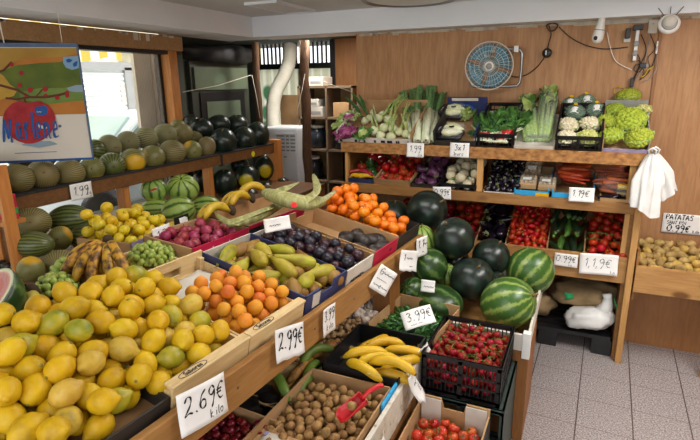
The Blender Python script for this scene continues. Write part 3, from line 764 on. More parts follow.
# ================================================================== the main counter
AL = math.radians(4.2); TAU = math.radians(10.9)
ES = Vector((math.sin(AL), math.cos(AL), 0)); NT = Vector((-math.cos(AL), math.sin(AL), 0))
PA = Vector((-.90, .78, 0))
TD = NT * math.cos(TAU) + Vector((0, 0, 1)) * math.sin(TAU)
NN = ES.cross(TD)
def MC(s, t=0.018, z=.80, n=0.0):
    """frame on the sloping counter: x along, y up the slope, z off it"""
    return frame(PA + ES * s + Vector((0, 0, z)) + TD * t + NN * n, ES, TD)
def CP(s, t, z): return PA + ES * s + NT * t + Vector((0, 0, z))
def flatM(s, t, z, yaw=0):
    e = Matrix.Rotation(yaw, 3, 'Z') @ ES; n = Matrix.Rotation(yaw, 3, 'Z') @ NT
    return frame(CP(s, t, z), e, n)

cf = flatM(0, 0, 0)
ct = root('display_counter', 'long wooden sloping display counter in the middle holding the fruit crates', 'counter', cf)
B().box(-.75, 1.80, -.026, 0, .728, .848).obj('front_board', 'counter', ct, bev=.003)
B().box(-.75, 1.80, 0, .56, -.02, 0).obj('sloping_top', 'counter', ct, mtx=Matrix.Translation((0, 0, .798)) @ Matrix.Rotation(TAU, 4, 'X'))
B().box(-.75, 1.80, .56, .92, .855, .875).obj('rear_top', 'counter', ct)
B().box(1.43, 1.55, 0.004, .10, 0, .79).obj('leg', 'counterz', ct, bev=.003)
B().box(1.66, 1.74, .82, .90, 0, .855).obj('leg', 'counterz', ct, bev=.003)
B().box(-.75, 1.75, .90, .92, 0, .855).obj('back_panel', 'wall_wood2', ct)
B().box(-.75, 1.55, .10, .9, .385, .40).obj('lower_shelf', 'counter', ct)
# screw heads on the board
b = B()
for s in (.28, .70, 1.0, 1.62): b.lathe([(.004, 0), (.004, .002), (.001, .003)], 8, lambda p, s=s: (p[0] + s, -.026 - p[2], p[1] + .79))
b.obj('screw', 'chrome', ct)

# lower stand in front of the counter: floor, painted lip, green-black base under the tomato crate, cabinet with white slat tray
ls = root('lower_display_stand', 'low wooden stand in front of the counter with a scuffed white lip', 'stand', T((0, 0, 0)))
B().box(-.90, -.545, .80, 2.15, .402, .42).box(-.70, -.545, 2.15, 2.36, .402, .42).obj('shelf', 'counter', ls)
m, nt, bb = newmat('scuffed white paint'); v = coords(nt, (1, 1, 1), False); f = noise_tex(nt, v, 26, 6, .7)
nt.links.new(ramp(nt, f, [(.34, '#a08a68'), (.42, '#c9c2b2'), (.62, '#d6d0c3')]), bb.inputs['Base Color']); bb.inputs['Roughness'].default_value = .7
MT['scuffed'] = m
B().box(-.545, -.528, .80, 1.93, .42, .552).obj('front_lip', 'scuffed', ls, bev=.002)
B().box(-.56, -.53, .80, 2.19, .0, .402).obj('front_panel', 'wall_wood2', ls)
wc = root('watermelon_stand', 'low wooden cabinet with a white slatted tray under the watermelons', 'stand', T((0, 0, 0)))
X1, Yn, Yf = -.135, 2.20, 3.10
B().box(-.78, X1 - .005, 2.37, Yf, .44, .46).obj('top_board', 'counter', wc); B().box(-.50, X1 - .005, Yn + .01, 2.37, .44, .46).obj('top_board', 'counter', wc)
B().box(X1 - .018, X1, Yn, 2.62, .0, .44).obj('side_panel', 'counterz', wc)
B().box(-.70, -.682, 2.42, Yf, .0, .44).obj('side_panel', 'counterz', wc)
B().box(-.525, X1 - .018, Yn, Yn + .018, .0, .47).obj('front_panel', 'counterz', wc)
B().box(-.80, X1 - .02, 2.60, 2.62, 0, .44).obj('inner_panel', 'wall_wood2', wc)
B().box(X1 - .012, X1, Yn, Yf - .1, .47, .56).obj('tray_slat', 'cardwhite', wc, bev=.002)
B().box(-.50, X1, Yn - .012, Yn, .475, .555).obj('tray_slat', 'cardwhite', wc, bev=.002)
B().box(X1 - .03, X1 + .004, Yn - .016, Yn + .02, .44, .565).obj('corner_block', 'white', wc, bev=.002)
B().box(-.86, X1 - .012, Yf - .11, Yf - .10, .46, .56).obj('tray_slat', 'cardwhite', wc)

# ================================================================== stand by the window
XS = -2.35
ps = root('melon_stand', 'long two tier wooden stand in front of the shop window', 'stand', T((0, 0, 0)))
ya0, ya1 = 1.36, 3.62
ZT = 1.165
yseam = float(atx(222, 165, XS)[1])
B().box(-2.80, XS - .014, ya0, ya1, ZT - .03, ZT - .005).obj('upper_shelf', 'brownwood', ps)
B().box(XS - .014, XS, ya0, yseam - .01, ZT - .075, ZT).obj('front_edge', 'brownwood', ps, bev=.002)
B().box(XS - .014, XS, yseam + .01, ya1, ZT - .075, ZT).obj('front_edge', 'brownwood', ps, bev=.002)
B().box(XS - .02, XS + .004, yseam - .01, yseam + .01, ZT - .085, ZT + .006).obj('joint_strap', 'blackmatte', ps)
B().box(-2.79, XS + .006, ya0, ya1, ZT - .005, ZT + .004).obj('shelf_liner', 'blackmatte', ps)
MT['sticker_y'] = M('yellow round sticker', '#d8d62a', 5, .5, val=0)
q = atx(253, 154, XS); b = B(); b.lathe([(.022, 0), (.022, .001)], 18, lambda p: (XS + .001 + p[2], q[1] + p[0], q[2] + p[1])); b.lathe([(.013, .0), (.013, .0016)], 16, lambda p: (XS + .001 + p[2], q[1] + p[0], q[2] + p[1])); b.obj('round_sticker', 'sticker_y', ps)
for y in (float(atx(125, 205, XS - .05)[1]), float(atx(209, 185, XS - .05)[1])):
    B().box(XS - .085, XS - .02, y - .02, y + .02, .86, ZT - .03).obj('leg', 'orangewood', ps, bev=.003)
B().box(XS - .06, XS + .03, ya1, ya1 + .075, 0, ZT + .03).obj('leg', 'orangewood', ps, bev=.004)
B().box(-2.80, -2.74, ya1, ya1 + .07, 0, ZT).obj('leg', 'orangewood', ps, bev=.004)
B().box(-2.80, XS - .03, ya0, ya0 + .06, 0, ZT - .03).obj('end_panel', 'orangewood', ps)
B().box(-2.80, -1.90, 1.30, 3.66, .82, .85).obj('lower_shelf', 'brownwood', ps)
B().box(-1.93, -1.905, 1.30, 3.66, .0, .82).obj('front_panel', 'wall_wood2', ps)

# jar rack at the left edge
xr = -2.16
rk = root('jar_rack', 'narrow wooden rack with jars at the left edge', 'rack', T((0, 0, 0)))
yr = 1.27
zpost = float(aty(9, 168, yr)[2])
B().box(xr - .022, xr, yr, yr + .05, .86, zpost).obj('upright', 'orangewood', rk, bev=.002)
zs = [float(aty(8, 224, yr)[2]), float(aty(10, 290, yr)[2])]
for z in zs: B().box(xr - .5, xr - .022, yr, yr + .10, z - .018, z).obj('shelf', 'orangewood', rk)
B().box(xr - .5, xr - .15, yr + .10, yr + .108, .86, zpost).obj('back_panel', 'brownwood', rk)
B().box(xr - .5, xr - .48, yr, yr + .05, .86, zpost).obj('upright', 'orangewood', rk)
MT['jarlabel'] = M('yellow jar label', [(.45, '#3f3a1c'), (.55, '#a9982e')], 60, .5, 0, 0)
for k, x in enumerate((xr - .055, xr - .118, xr - .18)):
    q = root('olive_jar', ['dark jar with yellow label beside the rack upright', 'dark jar with yellow label in the middle of the rack shelf', 'dark jar with yellow label at the left edge of the rack shelf'][k], 'jar', T((x, yr + .045, zs[1])), 'jars on the narrow rack')
    B().lathe([(.026, 0), (.03, .004), (.03, .07), (.024, .082)], 14).obj('body', 'bottle', q, True)
    B().lathe([(.0305, .015), (.0305, .05)], 14).obj('label_band', 'jarlabel', child(q, 'body'), True)
    B().lathe([(.026, .082), (.027, .084), (.027, .1), (.024, .102)], 14).obj('lid', 'black', q, True)
MT['packgreen'] = M('green packet', '#3f9a4a', 10, .4, val=0)
q = root('snack_packet', 'red packet with pale green band on the top rack shelf', 'packet', T((xr - .075, yr + .06, zs[0])))
B().box(-.045, .045, -.02, .02, 0, .11).obj('body', 'cardred', q, bev=.004)
B().box(-.0455, .0455, -.0205, .0205, .025, .05).obj('printed_band', 'packgreen', q)

# ================================================================== rear vegetable shelves
YB = 3.2
sh = root('vegetable_shelves', 'three tier wooden shelf unit along the wood wall stacked with vegetables', 'shelving', T((0, 0, 0)))
XL, XR = -1.52, .305
Z1, Z2, Z3 = 1.255, .975, .655
B().box(XL, XR + .015, YB - .022, YB, Z1 - .068, Z1).obj('front_board', 'osb', sh, bev=.002)
B().box(XL, XR, YB - .022, YB, Z2 - .062, Z2).obj('front_board', 'pine_s', sh, bev=.002)
B().box(XL, XR - .012, YB - .022, YB, Z3 - .158, Z3).obj('front_board', 'pine', sh, bev=.002)
T1, T2, T3 = math.radians(24), math.radians(13), math.radians(20)
def slope(nm, z, tau, dep, mat):
    B().box(XL + .01, XR - .02, 0, dep, -.014, 0).obj(nm, mat, sh, mtx=T((0, YB, z)) @ Matrix.Rotation(tau, 4, 'X'))
slope('shelf_board', Z1 - .016, T1, .52, 'pine_s'); slope('shelf_board', Z2 - .05, T2, .50, 'pine_s'); slope('shelf_board', Z3 - .12, T3, .54, 'pine_s')
B().box(XR - .012, XR + .022, YB - .05, YB - .022, 0, 1.20).obj('leg', 'pinez', sh, bev=.003)
B().box(XR - .03, XR - .01, YB, 3.74, 0, 1.19).obj('side_panel', 'pine_s', sh)
B().box(XL, XL + .04, YB, YB + .04, Z2, Z1 - .066).obj('upright', 'pinez', sh)
B().box(XL, XL + .02, YB, 3.74, 0, 1.25).obj('side_panel', 'pine_s', sh)
q = aty(480, 170, YB); B().box(q[0] - .018, q[0] + .018, YB, YB + .03, Z2, Z1 - .066).obj('upright', 'pinez', sh)
q = aty(560, 165, YB + .25); B().box(q[0] - .015, q[0] + .015, YB + .25, YB + .28, Z2, Z1 - .02).obj('upright', 'brownwood', sh)
B().box(XR - .06, XR - .03, YB, YB + .03, Z2, Z1 - .066).obj('upright', 'pinez', sh)
B().box(XR - .055, XR - .03, YB, YB + .03, Z3, Z2 - .06).obj('upright', 'pinez', sh)
B().box(XL, XR, 3.70, 3.74, 0, .5).obj('back_panel', 'wall_wood2', sh)
def M1(x, tau, z): return frame(Vector((x, YB, z)), (1, 0, 0), (0, math.cos(tau), math.sin(tau)))
def U1(p): return float(aty(p, 140, YB)[0])

# potato bin against the wall on the right
pb = root('potato_bin', 'wooden potato bin against the wood wall on the right', 'bin', T((0, 0, 0)))
B().box(.338, 1.4, YB - .022, YB, .455, .615).obj('front_board', 'pine', pb, bev=.003)
B().box(.338, 1.4, 0, .53, -.012, 0).obj('floor_board', 'pine_s', pb, mtx=T((0, YB, .50)) @ Matrix.Rotation(math.radians(8), 4, 'X'))
B().box(.338, .352, YB, 3.73, 0.4, .70).obj('side_panel', 'pine_s', pb)
B().box(.34, 1.4, 3.47, 3.485, 0, .50).obj('lower_panel', 'wall_wood2', pb)
q = atz(699, 372, 0); B().box(q[0] - .012, q[0] + .02, YB - .05, YB - .022, 0, .98).obj('leg', 'pinez', pb, bev=.003)
# ================================================================== fruit and vegetables: one of each kind
def nz(p, s, o=0): return mnoise.noise(Vector((p[0] * s + o, p[1] * s, p[2] * s)))
MT['lemon'] = M('lemon skin', [(.25, '#a8820e'), (.45, '#caa20f'), (.7, '#d9b61e')], 16, .48, .35, .07, .006, bsc=160, bd=.0012, spec=.35)
MT['lemon_pale'] = M('pale lemon skin', [(.3, '#bb9428'), (.55, '#cdac40'), (.75, '#97802a')], 22, .5, .35, .06, .006, bsc=160, bd=.0012)
MT['lemon_green'] = M('greenish lemon skin', [(.3, '#66791a'), (.5, '#a89f20'), (.72, '#cdb126')], 13, .42, .35, .06, .01, bsc=160, bd=.0012)
MT['tip'] = M('dry stem scar', '#7d7a35', 30, .8)
MT['apricot'] = M('apricot skin', [(.3, '#cf7a12'), (.55, '#de921e'), (.75, '#d9a02c')], 18, .6, .1, .07, .012)
MT['apricot_red'] = M('blushed apricot skin', [(.3, '#c0561a'), (.5, '#d37418'), (.72, '#dc9026')], 16, .6, .1, .06, .008)
MT['mandarin'] = M('mandarin peel', [(.3, '#dd6d06'), (.7, '#ea820c')], 20, .38, .3, .06, .008, bsc=220, bd=.001)
MT['yapple'] = M('yellow apple skin', [(.3, '#c5a512'), (.5, '#d9ba1d'), (.75, '#b5a828')], 18, .35, 0, .07, .012)
MT['plumred'] = M('red plum skin', [(.3, '#7a1530'), (.55, '#982a44'), (.78, '#c06a62')], 22, .4, 0, .12, .015)
MT['plumdark'] = M('dark plum skin', [(.3, '#15141d'), (.55, '#221f2c'), (.8, '#3c3343')], 22, .38, 0, .15, .01)
MT['avocado'] = M('avocado skin', [(.3, '#1c1a18'), (.7, '#39302b')], 60, .5, .6, .12, 0, bsc=120)
MT['pear'] = M('pear skin', [(.30, '#6e5014'), (.43, '#94821c'), (.6, '#aaa428'), (.85, '#8b9a26')], 14, .55, .1, .07, .02)
MT['pear_rust'] = M('russet pear skin', [(.3, '#6b4820'), (.55, '#8d6627'), (.8, '#98862f')], 14, .6, .1, .06, .01)
MT['tomato'] = M('tomato skin', [(.3, '#8f170a'), (.7, '#b82a10')], 12, .34, 0, .12, .01, spec=.35)
MT['tomato_or'] = M('orange red tomato skin', [(.3, '#a83416'), (.55, '#c14a1e'), (.8, '#a8762e')], 14, .3, 0, .1, .012)
MT['cherry'] = M('cherry tomato skin', [(.3, '#760a0d'), (.7, '#9c1414')], 20, .36, 0, .15, .01, spec=.3)
MT['cherryfruit'] = M('dark cherry skin', [(.3, '#5c0a14'), (.7, '#80121e')], 20, .3, 0, .2, .012)
MT['walnut'] = M('walnut shell', [(.3, '#70502c'), (.5, '#96713f'), (.75, '#b08a55')], 55, .7, .8, .08, .008, bsc=90)
MT['garlic'] = M('garlic skin', [(.3, '#a99285'), (.55, '#d8cbbd'), (.8, '#b9908f')], 40, .6, .2, .08, .006, stretch=(2, 2, .4))
MT['ginger'] = M('ginger skin', [(.3, '#8e6c45'), (.7, '#b8966a')], 50, .75, .4, .08)
MT['padron'] = M('small green pepper skin', [(.3, '#1f4a1d'), (.7, '#3a7430')], 30, .28, 0, .2, .015)
MT['plantain'] = M('plantain skin', [(.24, '#6e5a14'), (.34, '#c69a16'), (.7, '#d9b222')], 16, .45, 0, .06, .008)
MT['banana_old'] = M('spotted banana skin', [(.36, '#2c1d0e'), (.45, '#7a561a'), (.54, '#bd8c22'), (.8, '#cda236')], 34, .5, 0, .06, .01, detail=7)
MT['banana_y'] = M('yellow banana skin', [(.3, '#4f4216'), (.42, '#b8951f'), (.7, '#cbaa2a')], 18, .45, 0, .06, .01)
MT['banana_g'] = M('yellow green banana skin', [(.25, '#93892c'), (.5, '#bdb142'), (.75, '#cfc153')], 14, .5, 0, .05, .01)
MT['plantain_g'] = M('green plantain skin', [(.3, '#4a6322'), (.7, '#6f8a30')], 14, .5, 0, .12, .02)
MT['plantain_o'] = M('rusty plantain skin', [(.35, '#3d2813'), (.5, '#8f5f22'), (.75, '#b07d30')], 20, .6, 0, .12, .01)
MT['btip'] = M('banana end', '#3b2c17', 20, .8)
MT['grape'] = M('green grape skin', [(.3, '#859a3c'), (.7, '#a9ba5c')], 30, .25, 0, .08, .012); MT['grape'].node_tree.nodes['Principled BSDF'].inputs['Subsurface Weight'].default_value = .0
MT['corn_husk'] = M('corn husk', [(.25, '#74743a'), (.5, '#96955a'), (.75, '#bdba8c')], 12, .6, .2, .06, .012, stretch=(4, 4, .6))
MT['aub_black'] = M('black aubergine skin', [(.3, '#110c16'), (.7, '#1c1522')], 8, .18, 0, .1)
MT['aub_purple'] = M('purple aubergine skin', [(.3, '#3f1e38'), (.55, '#5c3150'), (.8, '#7d5570')], 16, .3, 0, .12, .01)
MT['aub_calyx'] = M('aubergine calyx', [(.3, '#5e6a3a'), (.7, '#8c8f5c')], 30, .7, 0, .1)
MT['turnip'] = M('white turnip skin', [(.3, '#b5a886'), (.6, '#cbc2a4'), (.8, '#aab47e')], 14, .5, .1, .06)
MT['courgette'] = M('courgette skin', [(.3, '#101d0e'), (.55, '#182a14'), (.8, '#28401f')], 30, .35, 0, .15, .01, stretch=(1, 1, .2))
MT['courgette_l'] = M('lighter courgette skin', [(.3, '#34591e'), (.7, '#4c732b')], 30, .35, 0, .15, .01, stretch=(1, 1, .2))
MT['redpep'] = M('red pepper skin', [(.3, '#7e0d12'), (.7, '#a81a18')], 8, .2, 0, .15, .012)
MT['greenpep'] = M('green pepper skin', [(.3, '#20401c'), (.7, '#35602a')], 8, .22, 0, .12)
MT['yelpep'] = M('yellow pepper skin', [(.3, '#cf9f10'), (.7, '#dfb51c')], 8, .22, 0, .06)
MT['carrot'] = M('carrot skin', [(.3, '#a33a10'), (.7, '#bd5018')], 40, .55, .2, .1, .008, stretch=(1, 1, 3))
MT['potato'] = M('potato skin', [(.25, '#7e6234'), (.5, '#b19457'), (.75, '#c6aa6c')], 22, .75, .3, .08, .006)
MT['potato_y'] = M('yellow potato skin', [(.25, '#a07e38'), (.55, '#cdab55'), (.8, '#d8ba6a')], 22, .7, .3, .06, .004)
MT['leaf'] = M('leaf green', [(.25, '#2e5a22'), (.5, '#477a30'), (.78, '#6b9a48')], 18, .5, .2, .12, .012)
MT['leaf_dark'] = M('dark leaf green', [(.25, '#24461f'), (.5, '#37602b'), (.78, '#527d3c')], 18, .5, .2, .12, .012)
MT['leaf_pale'] = M('pale leaf green', [(.25, '#7d9645'), (.5, '#9cb05f'), (.78, '#bfca88')], 18, .5, .2, .1, .012)
MT['leaf_purple'] = M('purple leaf', [(.25, '#4d1534'), (.5, '#8a2f62'), (.72, '#b56a92'), (.85, '#d8c4cc')], 26, .5, .2, .1)
MT['leek_green'] = M('leek green', [(.3, '#4a7644'), (.7, '#789f66')], 14, .5, 0, .12, .012, stretch=(4, 4, .6))
MT['leek_white'] = M('leek white', [(.3, '#cfd8ac'), (.7, '#e9ecd6')], 14, .5, 0, .04, stretch=(4, 4, .6))
MT['bulb'] = M('white bulb', [(.3, '#b9bf82'), (.7, '#d9dcb4')], 14, .4, 0, .04)
MT['celery'] = M('celery stalk', [(.3, '#7f9c4a'), (.7, '#a9c07c')], 14, .5, 0, .08, stretch=(4, 4, .6))
MT['cauli'] = M('cauliflower curd', [(.3, '#cfc29a'), (.7, '#ede5cb')], 60, .8, .6, .04, 0, bsc=120, bd=.003)
MT['cauli_g'] = M('green cauliflower curd', [(.3, '#7d8f1c'), (.7, '#a9b53a')], 60, .8, .6, .08, .01, bsc=120, bd=.003)
MT['cauli_m'] = M('yellow green cauliflower curd', [(.3, '#a9ab4c'), (.7, '#d8d190')], 60, .8, .6, .06, .01, bsc=120, bd=.003)
MT['broccoli'] = M('broccoli head', [(.3, '#3a5640'), (.7, '#5f7f60')], 70, .6, .6, .08, 0, bsc=120, bd=.003)
MT['redband'] = M('red band', '#d3212b', 10, .4, val=0)
MT['endive'] = M('endive leaf', [(.3, '#cdd08a'), (.7, '#eef0d4')], 14, .45, 0, .05, stretch=(3, 3, .6))

def lemon_proto(nm, mat, k):
    def fn(p): 
        d = 1 + .05 * nz(p, 30, k * 9); return (p[0] * d, p[1] * d, p[2])
    pr = [(.001, -.0505), (.007, -.050), (.0095, -.046), (.015, -.040), (.027, -.030), (.0345, -.016), (.037, 0), (.0345, .017), (.0265, .031), (.016, .039), (.0095, .0425), (.004, .044), (.001, .0442)]
    o = B().lathe(pr, 18, fn).obj(nm, mat, None, True)
    s = B().lathe([(.0055, .0425), (.0045, .0455), (.001, .046)], 8).obj('stem_scar', 'tip', o, True)
    return proto(o, s)
LEM = [lemon_proto('lemon', 'lemon', 1), lemon_proto('lemon', 'lemon', 2), lemon_proto('lemon', 'lemon_pale', 3), lemon_proto('lemon', 'lemon_green', 4)]

def stone(nm, mat, r, sq=(1, 1, .95), crease=.12, stem=None, seg=14):
    def fn(p):
        a = math.atan2(p[1], p[0]); c = 1 - crease * math.exp(-(a / .22) ** 2) * (1 - (p[2] / r) ** 2 * .3)
        e = 1 - .12 * math.exp(-((p[0] ** 2 + p[1] ** 2) / (r * .28) ** 2)) if p[2] > 0 else 1
        return (p[0] * c * sq[0], p[1] * c * sq[1], p[2] * e * sq[2])
    o = B().ball((0, 0, 0), r, seg, 9, fn).obj(nm, mat, None, True)
    if stem:
        s = B().tube([(0, 0, r * .7), (r * .05, 0, r * 1.25)], r * .06, 5).obj('stem', stem, o); return proto(o, s)
    return proto(o)
APR = [stone('apricot', 'apricot', .0245, (1, .96, 1.06)), stone('apricot', 'apricot', .026, (1, .95, 1.0)), stone('apricot', 'apricot_red', .025)]
MAN_ = B().ball((0, 0, 0), .031, 14, 9, lambda p: (p[0], p[1], p[2] * (.84 - .12 * math.exp(-(p[0] ** 2 + p[1] ** 2) / .00004)))).obj('mandarin', 'mandarin', None, True)
MAN = [proto(MAN_, B().lathe([(.004, .0225), (.0042, .0245), (.001, .0255)], 6).obj('stem_button', 'stemgreen', MAN_))]
def apple_proto(nm, mat, r):
    def fn(p):
        q = math.exp(-(p[0] ** 2 + p[1] ** 2) / (r * .35) ** 2); return (p[0], p[1], p[2] * .92 * (1 - .35 * q))
    o = B().ball((0, 0, 0), r, 14, 10, fn).obj(nm, mat, None, True)
    return proto(o, B().tube([(0, 0, r * .5), (r * .08, 0, r * .95)], r * .05, 5).obj('stem', 'stembrown', o))
YAP = [apple_proto('yellow_apple', 'yapple', .029)]
PLR = [stone('red_plum', 'plumred', .026, stem='stembrown')]
MT['plumdark2'] = M('reddish dark plum skin', [(.3, '#241218'), (.55, '#381a24'), (.8, '#4d2a30')], 22, .38, 0, .15, .01)
PLD = [stone('dark_plum', 'plumdark', .0245, (1, .97, 1.03)), stone('dark_plum', 'plumdark', .0245, (.97, 1, 1.06)), stone('dark_plum', 'plumdark2', .0245, (1, .97, 1.03))]
def pear_shape(k, L=.115, R=.034, bend=.012):
    pr = [(.002, -.5), (.5, -.48), (.85, -.38), (1, -.22), (.96, -.05), (.78, .12), (.56, .26), (.42, .38), (.33, .46), (.15, .5), (.02, .5)]
    def fn(p):
        t = (p[2] / L + .5); d = 1 + .05 * nz(p, 18, k * 7)
        return (p[0] * d + bend * t * t * 1.4, p[1] * d, p[2])
    return B().lathe([(r * R, z * L) for r, z in pr], 16, fn)
def pear_proto(k, mat, L, R, bend):
    o = pear_shape(k, L, R, bend).obj('pear', mat, None, True)
    x = bend * 1.4
    return proto(o, B().tube([(x, 0, L * .48), (x + .004, 0, L * .58), (x + .01, 0, L * .66)], .0018, 5).obj('stem', 'stembrown', o))
PEA = [pear_proto(1, 'pear', .125, .033, .014), pear_proto(2, 'pear', .115, .035, .006), pear_proto(3, 'pear_rust', .10, .037, .004)]
AVO = [proto(B().lathe([(.001, -.05), (.015, -.047), (.028, -.036), (.034, -.018), (.033, .002), (.027, .022), (.020, .038), (.012, .046), (.001, .048)], 16).obj('avocado', 'avocado', None, True))]
proto(AVO[0], B().lathe([(.004, .046), (.004, .050), (.001, .051)], 6).obj('stem_end', 'stembrown', AVO[0]))
def tomato_proto(nm, mat, r, sq=.82, ribs=0, hair=True):
    def fn(p):
        a = math.atan2(p[1], p[0]); q = math.exp(-(p[0] ** 2 + p[1] ** 2) / (r * .4) ** 2) if p[2] > 0 else 0
        k = 1 + ribs * math.cos(a * 5); return (p[0] * k, p[1] * k, p[2] * sq * (1 - .3 * q))
    o = B().ball((0, 0, 0), r, 14, 9, fn).obj(nm, mat, None, True)
    b = B()
    for i in range(5):
        a = i * 2 * PI / 5 + .2; c, s = math.cos(a), math.sin(a); z = r * sq * .72
        b.add([(0, 0, z * 1.02), (c * r * .3 - s * r * .09, s * r * .3 + c * r * .09, z * 1.16), (c * r * .62, s * r * .62, z * 1.17), (c * r * .3 + s * r * .09, s * r * .3 - c * r * .09, z * 1.16)], [(0, 1, 2), (0, 2, 3), (0, 2, 1), (0, 3, 2)])
    b.tube([(0, 0, z), (r * .1, 0, z * 1.5), (r * .35, 0, z * 1.85)], r * .06, 5)
    return proto(o, b.obj('calyx', 'stemgreen', o))
TOM = [tomato_proto('tomato', 'tomato', .032, .82, .02), tomato_proto('tomato', 'tomato', .030, .9, 0)]
TOMO = [tomato_proto('tomato', 'tomato_or', .027, .88), tomato_proto('tomato', 'tomato_or', .024, .92)]
CHE = [tomato_proto('cherry_tomato', 'cherry', .0155, .95), tomato_proto('cherry_tomato', 'cherry', .0155, 1.0)]
VIN = [tomato_proto('vine_tomato', 'tomato', .027, .88)]
def plumtom():
    o = B().ball((0, 0, 0), 1, 12, 9, lambda p: (p[0] * .0185, p[1] * .0185, p[2] * .027)).obj('plum_tomato', 'tomato', None, True)
    return proto(o, B().lathe([(.006, .0255), (.004, .029), (.001, .031)], 6).obj('calyx', 'stemgreen', o))
PTO = [plumtom()]
CFR = [stone('cherry', 'cherryfruit', .0145, (1, 1, .95), .08)]
def walnut():
    R = .0165
    def fn(p):
        a = math.atan2(p[1], p[0]); d = 1 + .07 * nz(p, 140) + .06 * math.exp(-(math.sin(a) / .13) ** 2)
        return (p[0] * d, p[1] * d * .94, p[2] * 1.1 * d)
    return B().ball((0, 0, 0), R, 16, 10, fn).obj('walnut', 'walnut', None, True)
WAL = [proto(walnut())]
def garlic():
    def fn(p):
        a = math.atan2(p[1], p[0]); k = 1 + .07 * abs(math.cos(a * 4)); return (p[0] * k, p[1] * k, p[2])
    o = B().lathe([(.004, -.016), (.018, -.014), (.0235, -.004), (.021, .008), (.011, .018), (.0055, .026), (.004, .034), (.001, .036)], 20, fn).obj('garlic_bulb', 'garlic', None, True)
    return proto(o, B().lathe([(.006, -.0165), (.004, -.02), (.001, -.021)], 8).obj('root_tuft', 'stembrown', o))
GAR = [garlic()]
def pepper_small():
    pts = [(0, 0, .022), (.001, 0, .010), (.003, 0, -.006), (.008, 0, -.022), (.014, 0, -.034)]
    o = B().tube(smooth_line(pts, 2), [.004, .0085, .0105, .0105, .0098, .0085, .0068, .0045, .0016], 8).obj('green_pepper', 'padron', None, True)
    return proto(o, B().tube([(0, 0, .022), (-.002, 0, .03), (-.006, 0, .038)], .0016, 5).obj('stem', 'stemgreen', o))
PAD = [pepper_small()]
def banana_mesh(b, L=.17, R=.017, bend=.05, m=None, n=10, tipr=.35):
    N = 10; pts = []; rs = []
    for i in range(N + 1):
        t = i / N; x = (t - .5) * L; z = -bend * (1 - (2 * t - 1) ** 2) * -1
        pts.append((x, 0, z)); rs.append(R * min(1, .28 + 2.6 * min(t, 1 - t + .02) ** .8 if t < .5 else tipr + 2.8 * (1 - t) ** .8))
    bb = B().tube(pts, rs, n)
    bb.v = [tuple(m @ Vector(p)) if m is not None else p for p in bb.v]
    return b.add(bb.v, bb.f), pts
def banana_proto(nm, mat, L, R, bend):
    b = B(); _, pts = banana_mesh(b, L, R, bend)
    o = b.obj(nm, mat, None, True)
    c = B().tube([pts[0], (pts[0][0] - .012, 0, pts[0][2] - .006)], [R * .36, R * .30], 8).obj('stalk', 'btip', o, True)
    e = B().tube([pts[-1], (pts[-1][0] + .004, 0, pts[-1][2] - .002)], [R * .37, R * .22], 8).obj('tip', 'btip', o, True)
    return proto(o, c, e)
PLA = [banana_proto('plantain', 'plantain', .20, .0215, .035)]
PLG = [banana_proto('plantain', 'plantain_g', .22, .021, .05), banana_proto('plantain', 'plantain_o', .22, .021, .035)]
def banana_hand(label, mat, Mx, n, L, R, bend, spread=.11, fan=.9, group=None):
    r = root('banana_bunch', label, 'bananas', Mx, group)
    B().ball((0, 0, 0), (.02, .016, .03), 10, 6).obj('crown', 'btip', r, True)
    for i in range(n):
        a = (i / (n - 1) - .5) * fan if n > 1 else 0
        b = B(); m = Matrix.Rotation(a, 4, 'Z') @ T((L * .5 + .012, 0, 0)) @ Matrix.Rotation(random.uniform(-.15, .15), 4, 'X')
        m = m @ T((0, 0, -bend * .1))
        banana_mesh(b, L, R, bend, m); b.obj('banana', mat, r, True)
    return r
def aub_proto(nm, mat, L, R, neck=.6):
    pr = [(.02, -.5), (.55, -.49), (.88, -.42), (1, -.28), (.98, -.12), (.88, .05), (.75, .2), (neck, .35), (neck * .8, .45), (.2, .5), (.02, .5)]
    o = B().lathe([(r * R, z * L) for r, z in pr], 16, lambda p: (p[0] + .12 * R * math.sin(p[2] / L * 3), p[1], p[2])).obj(nm, mat, None, True)
    b = B()
    for i in range(5):
        a = i * 2 * PI / 5; c, s = math.cos(a), math.sin(a); q = neck * R
        b.add([(0, 0, L * .515), (c * q * .7 - s * q * .5, s * q * .7 + c * q * .5, L * .47), (c * q * 1.18, s * q * 1.18, L * .33), (c * q * .7 + s * q * .5, s * q * .7 - c * q * .5, L * .47)], [(0, 1, 2, 3), (3, 2, 1, 0)])
    b.tube([(0, 0, L * .49), (0, 0, L * .6)], R * .17, 6)
    return proto(o, b.obj('calyx', 'aub_calyx', o))
AUB = [aub_proto('black_aubergine', 'aub_black', .14, .034, .62)]
AUP = [aub_proto('purple_aubergine', 'aub_purple', .085, .037, .6)]
AUS = [aub_proto('small_aubergine', 'aub_black', .052, .0225, .6)]
def turnip():
    o = B().lathe([(.001, -.045), (.004, -.04), (.02, -.032), (.034, -.015), (.0375, .004), (.032, .022), (.018, .032), (.006, .036), (.001, .036)], 16).obj('turnip', 'turnip', None, True)
    return proto(o, B().lathe([(.01, .034), (.009, .042), (.006, .046)], 8).obj('leaf_stub', 'stemgreen', o))
TUR = [turnip()]
def courg(mat):
    o = B().lathe([(.001, -.09), (.010, -.088), (.019, -.078), (.0225, -.04), (.022, .02), (.0195, .065), (.016, .082), (.011, .085)], 12, lambda p: (p[0] + .006 * math.sin(p[2] * 18), p[1], p[2])).obj('courgette', mat, None, True)
    return proto(o, B().lathe([(.0115, .084), (.009, .098), (.008, .1)], 6).obj('stem_end', 'stemgreen', o))
COU = [courg('courgette'), courg('courgette'), courg('courgette_l')]
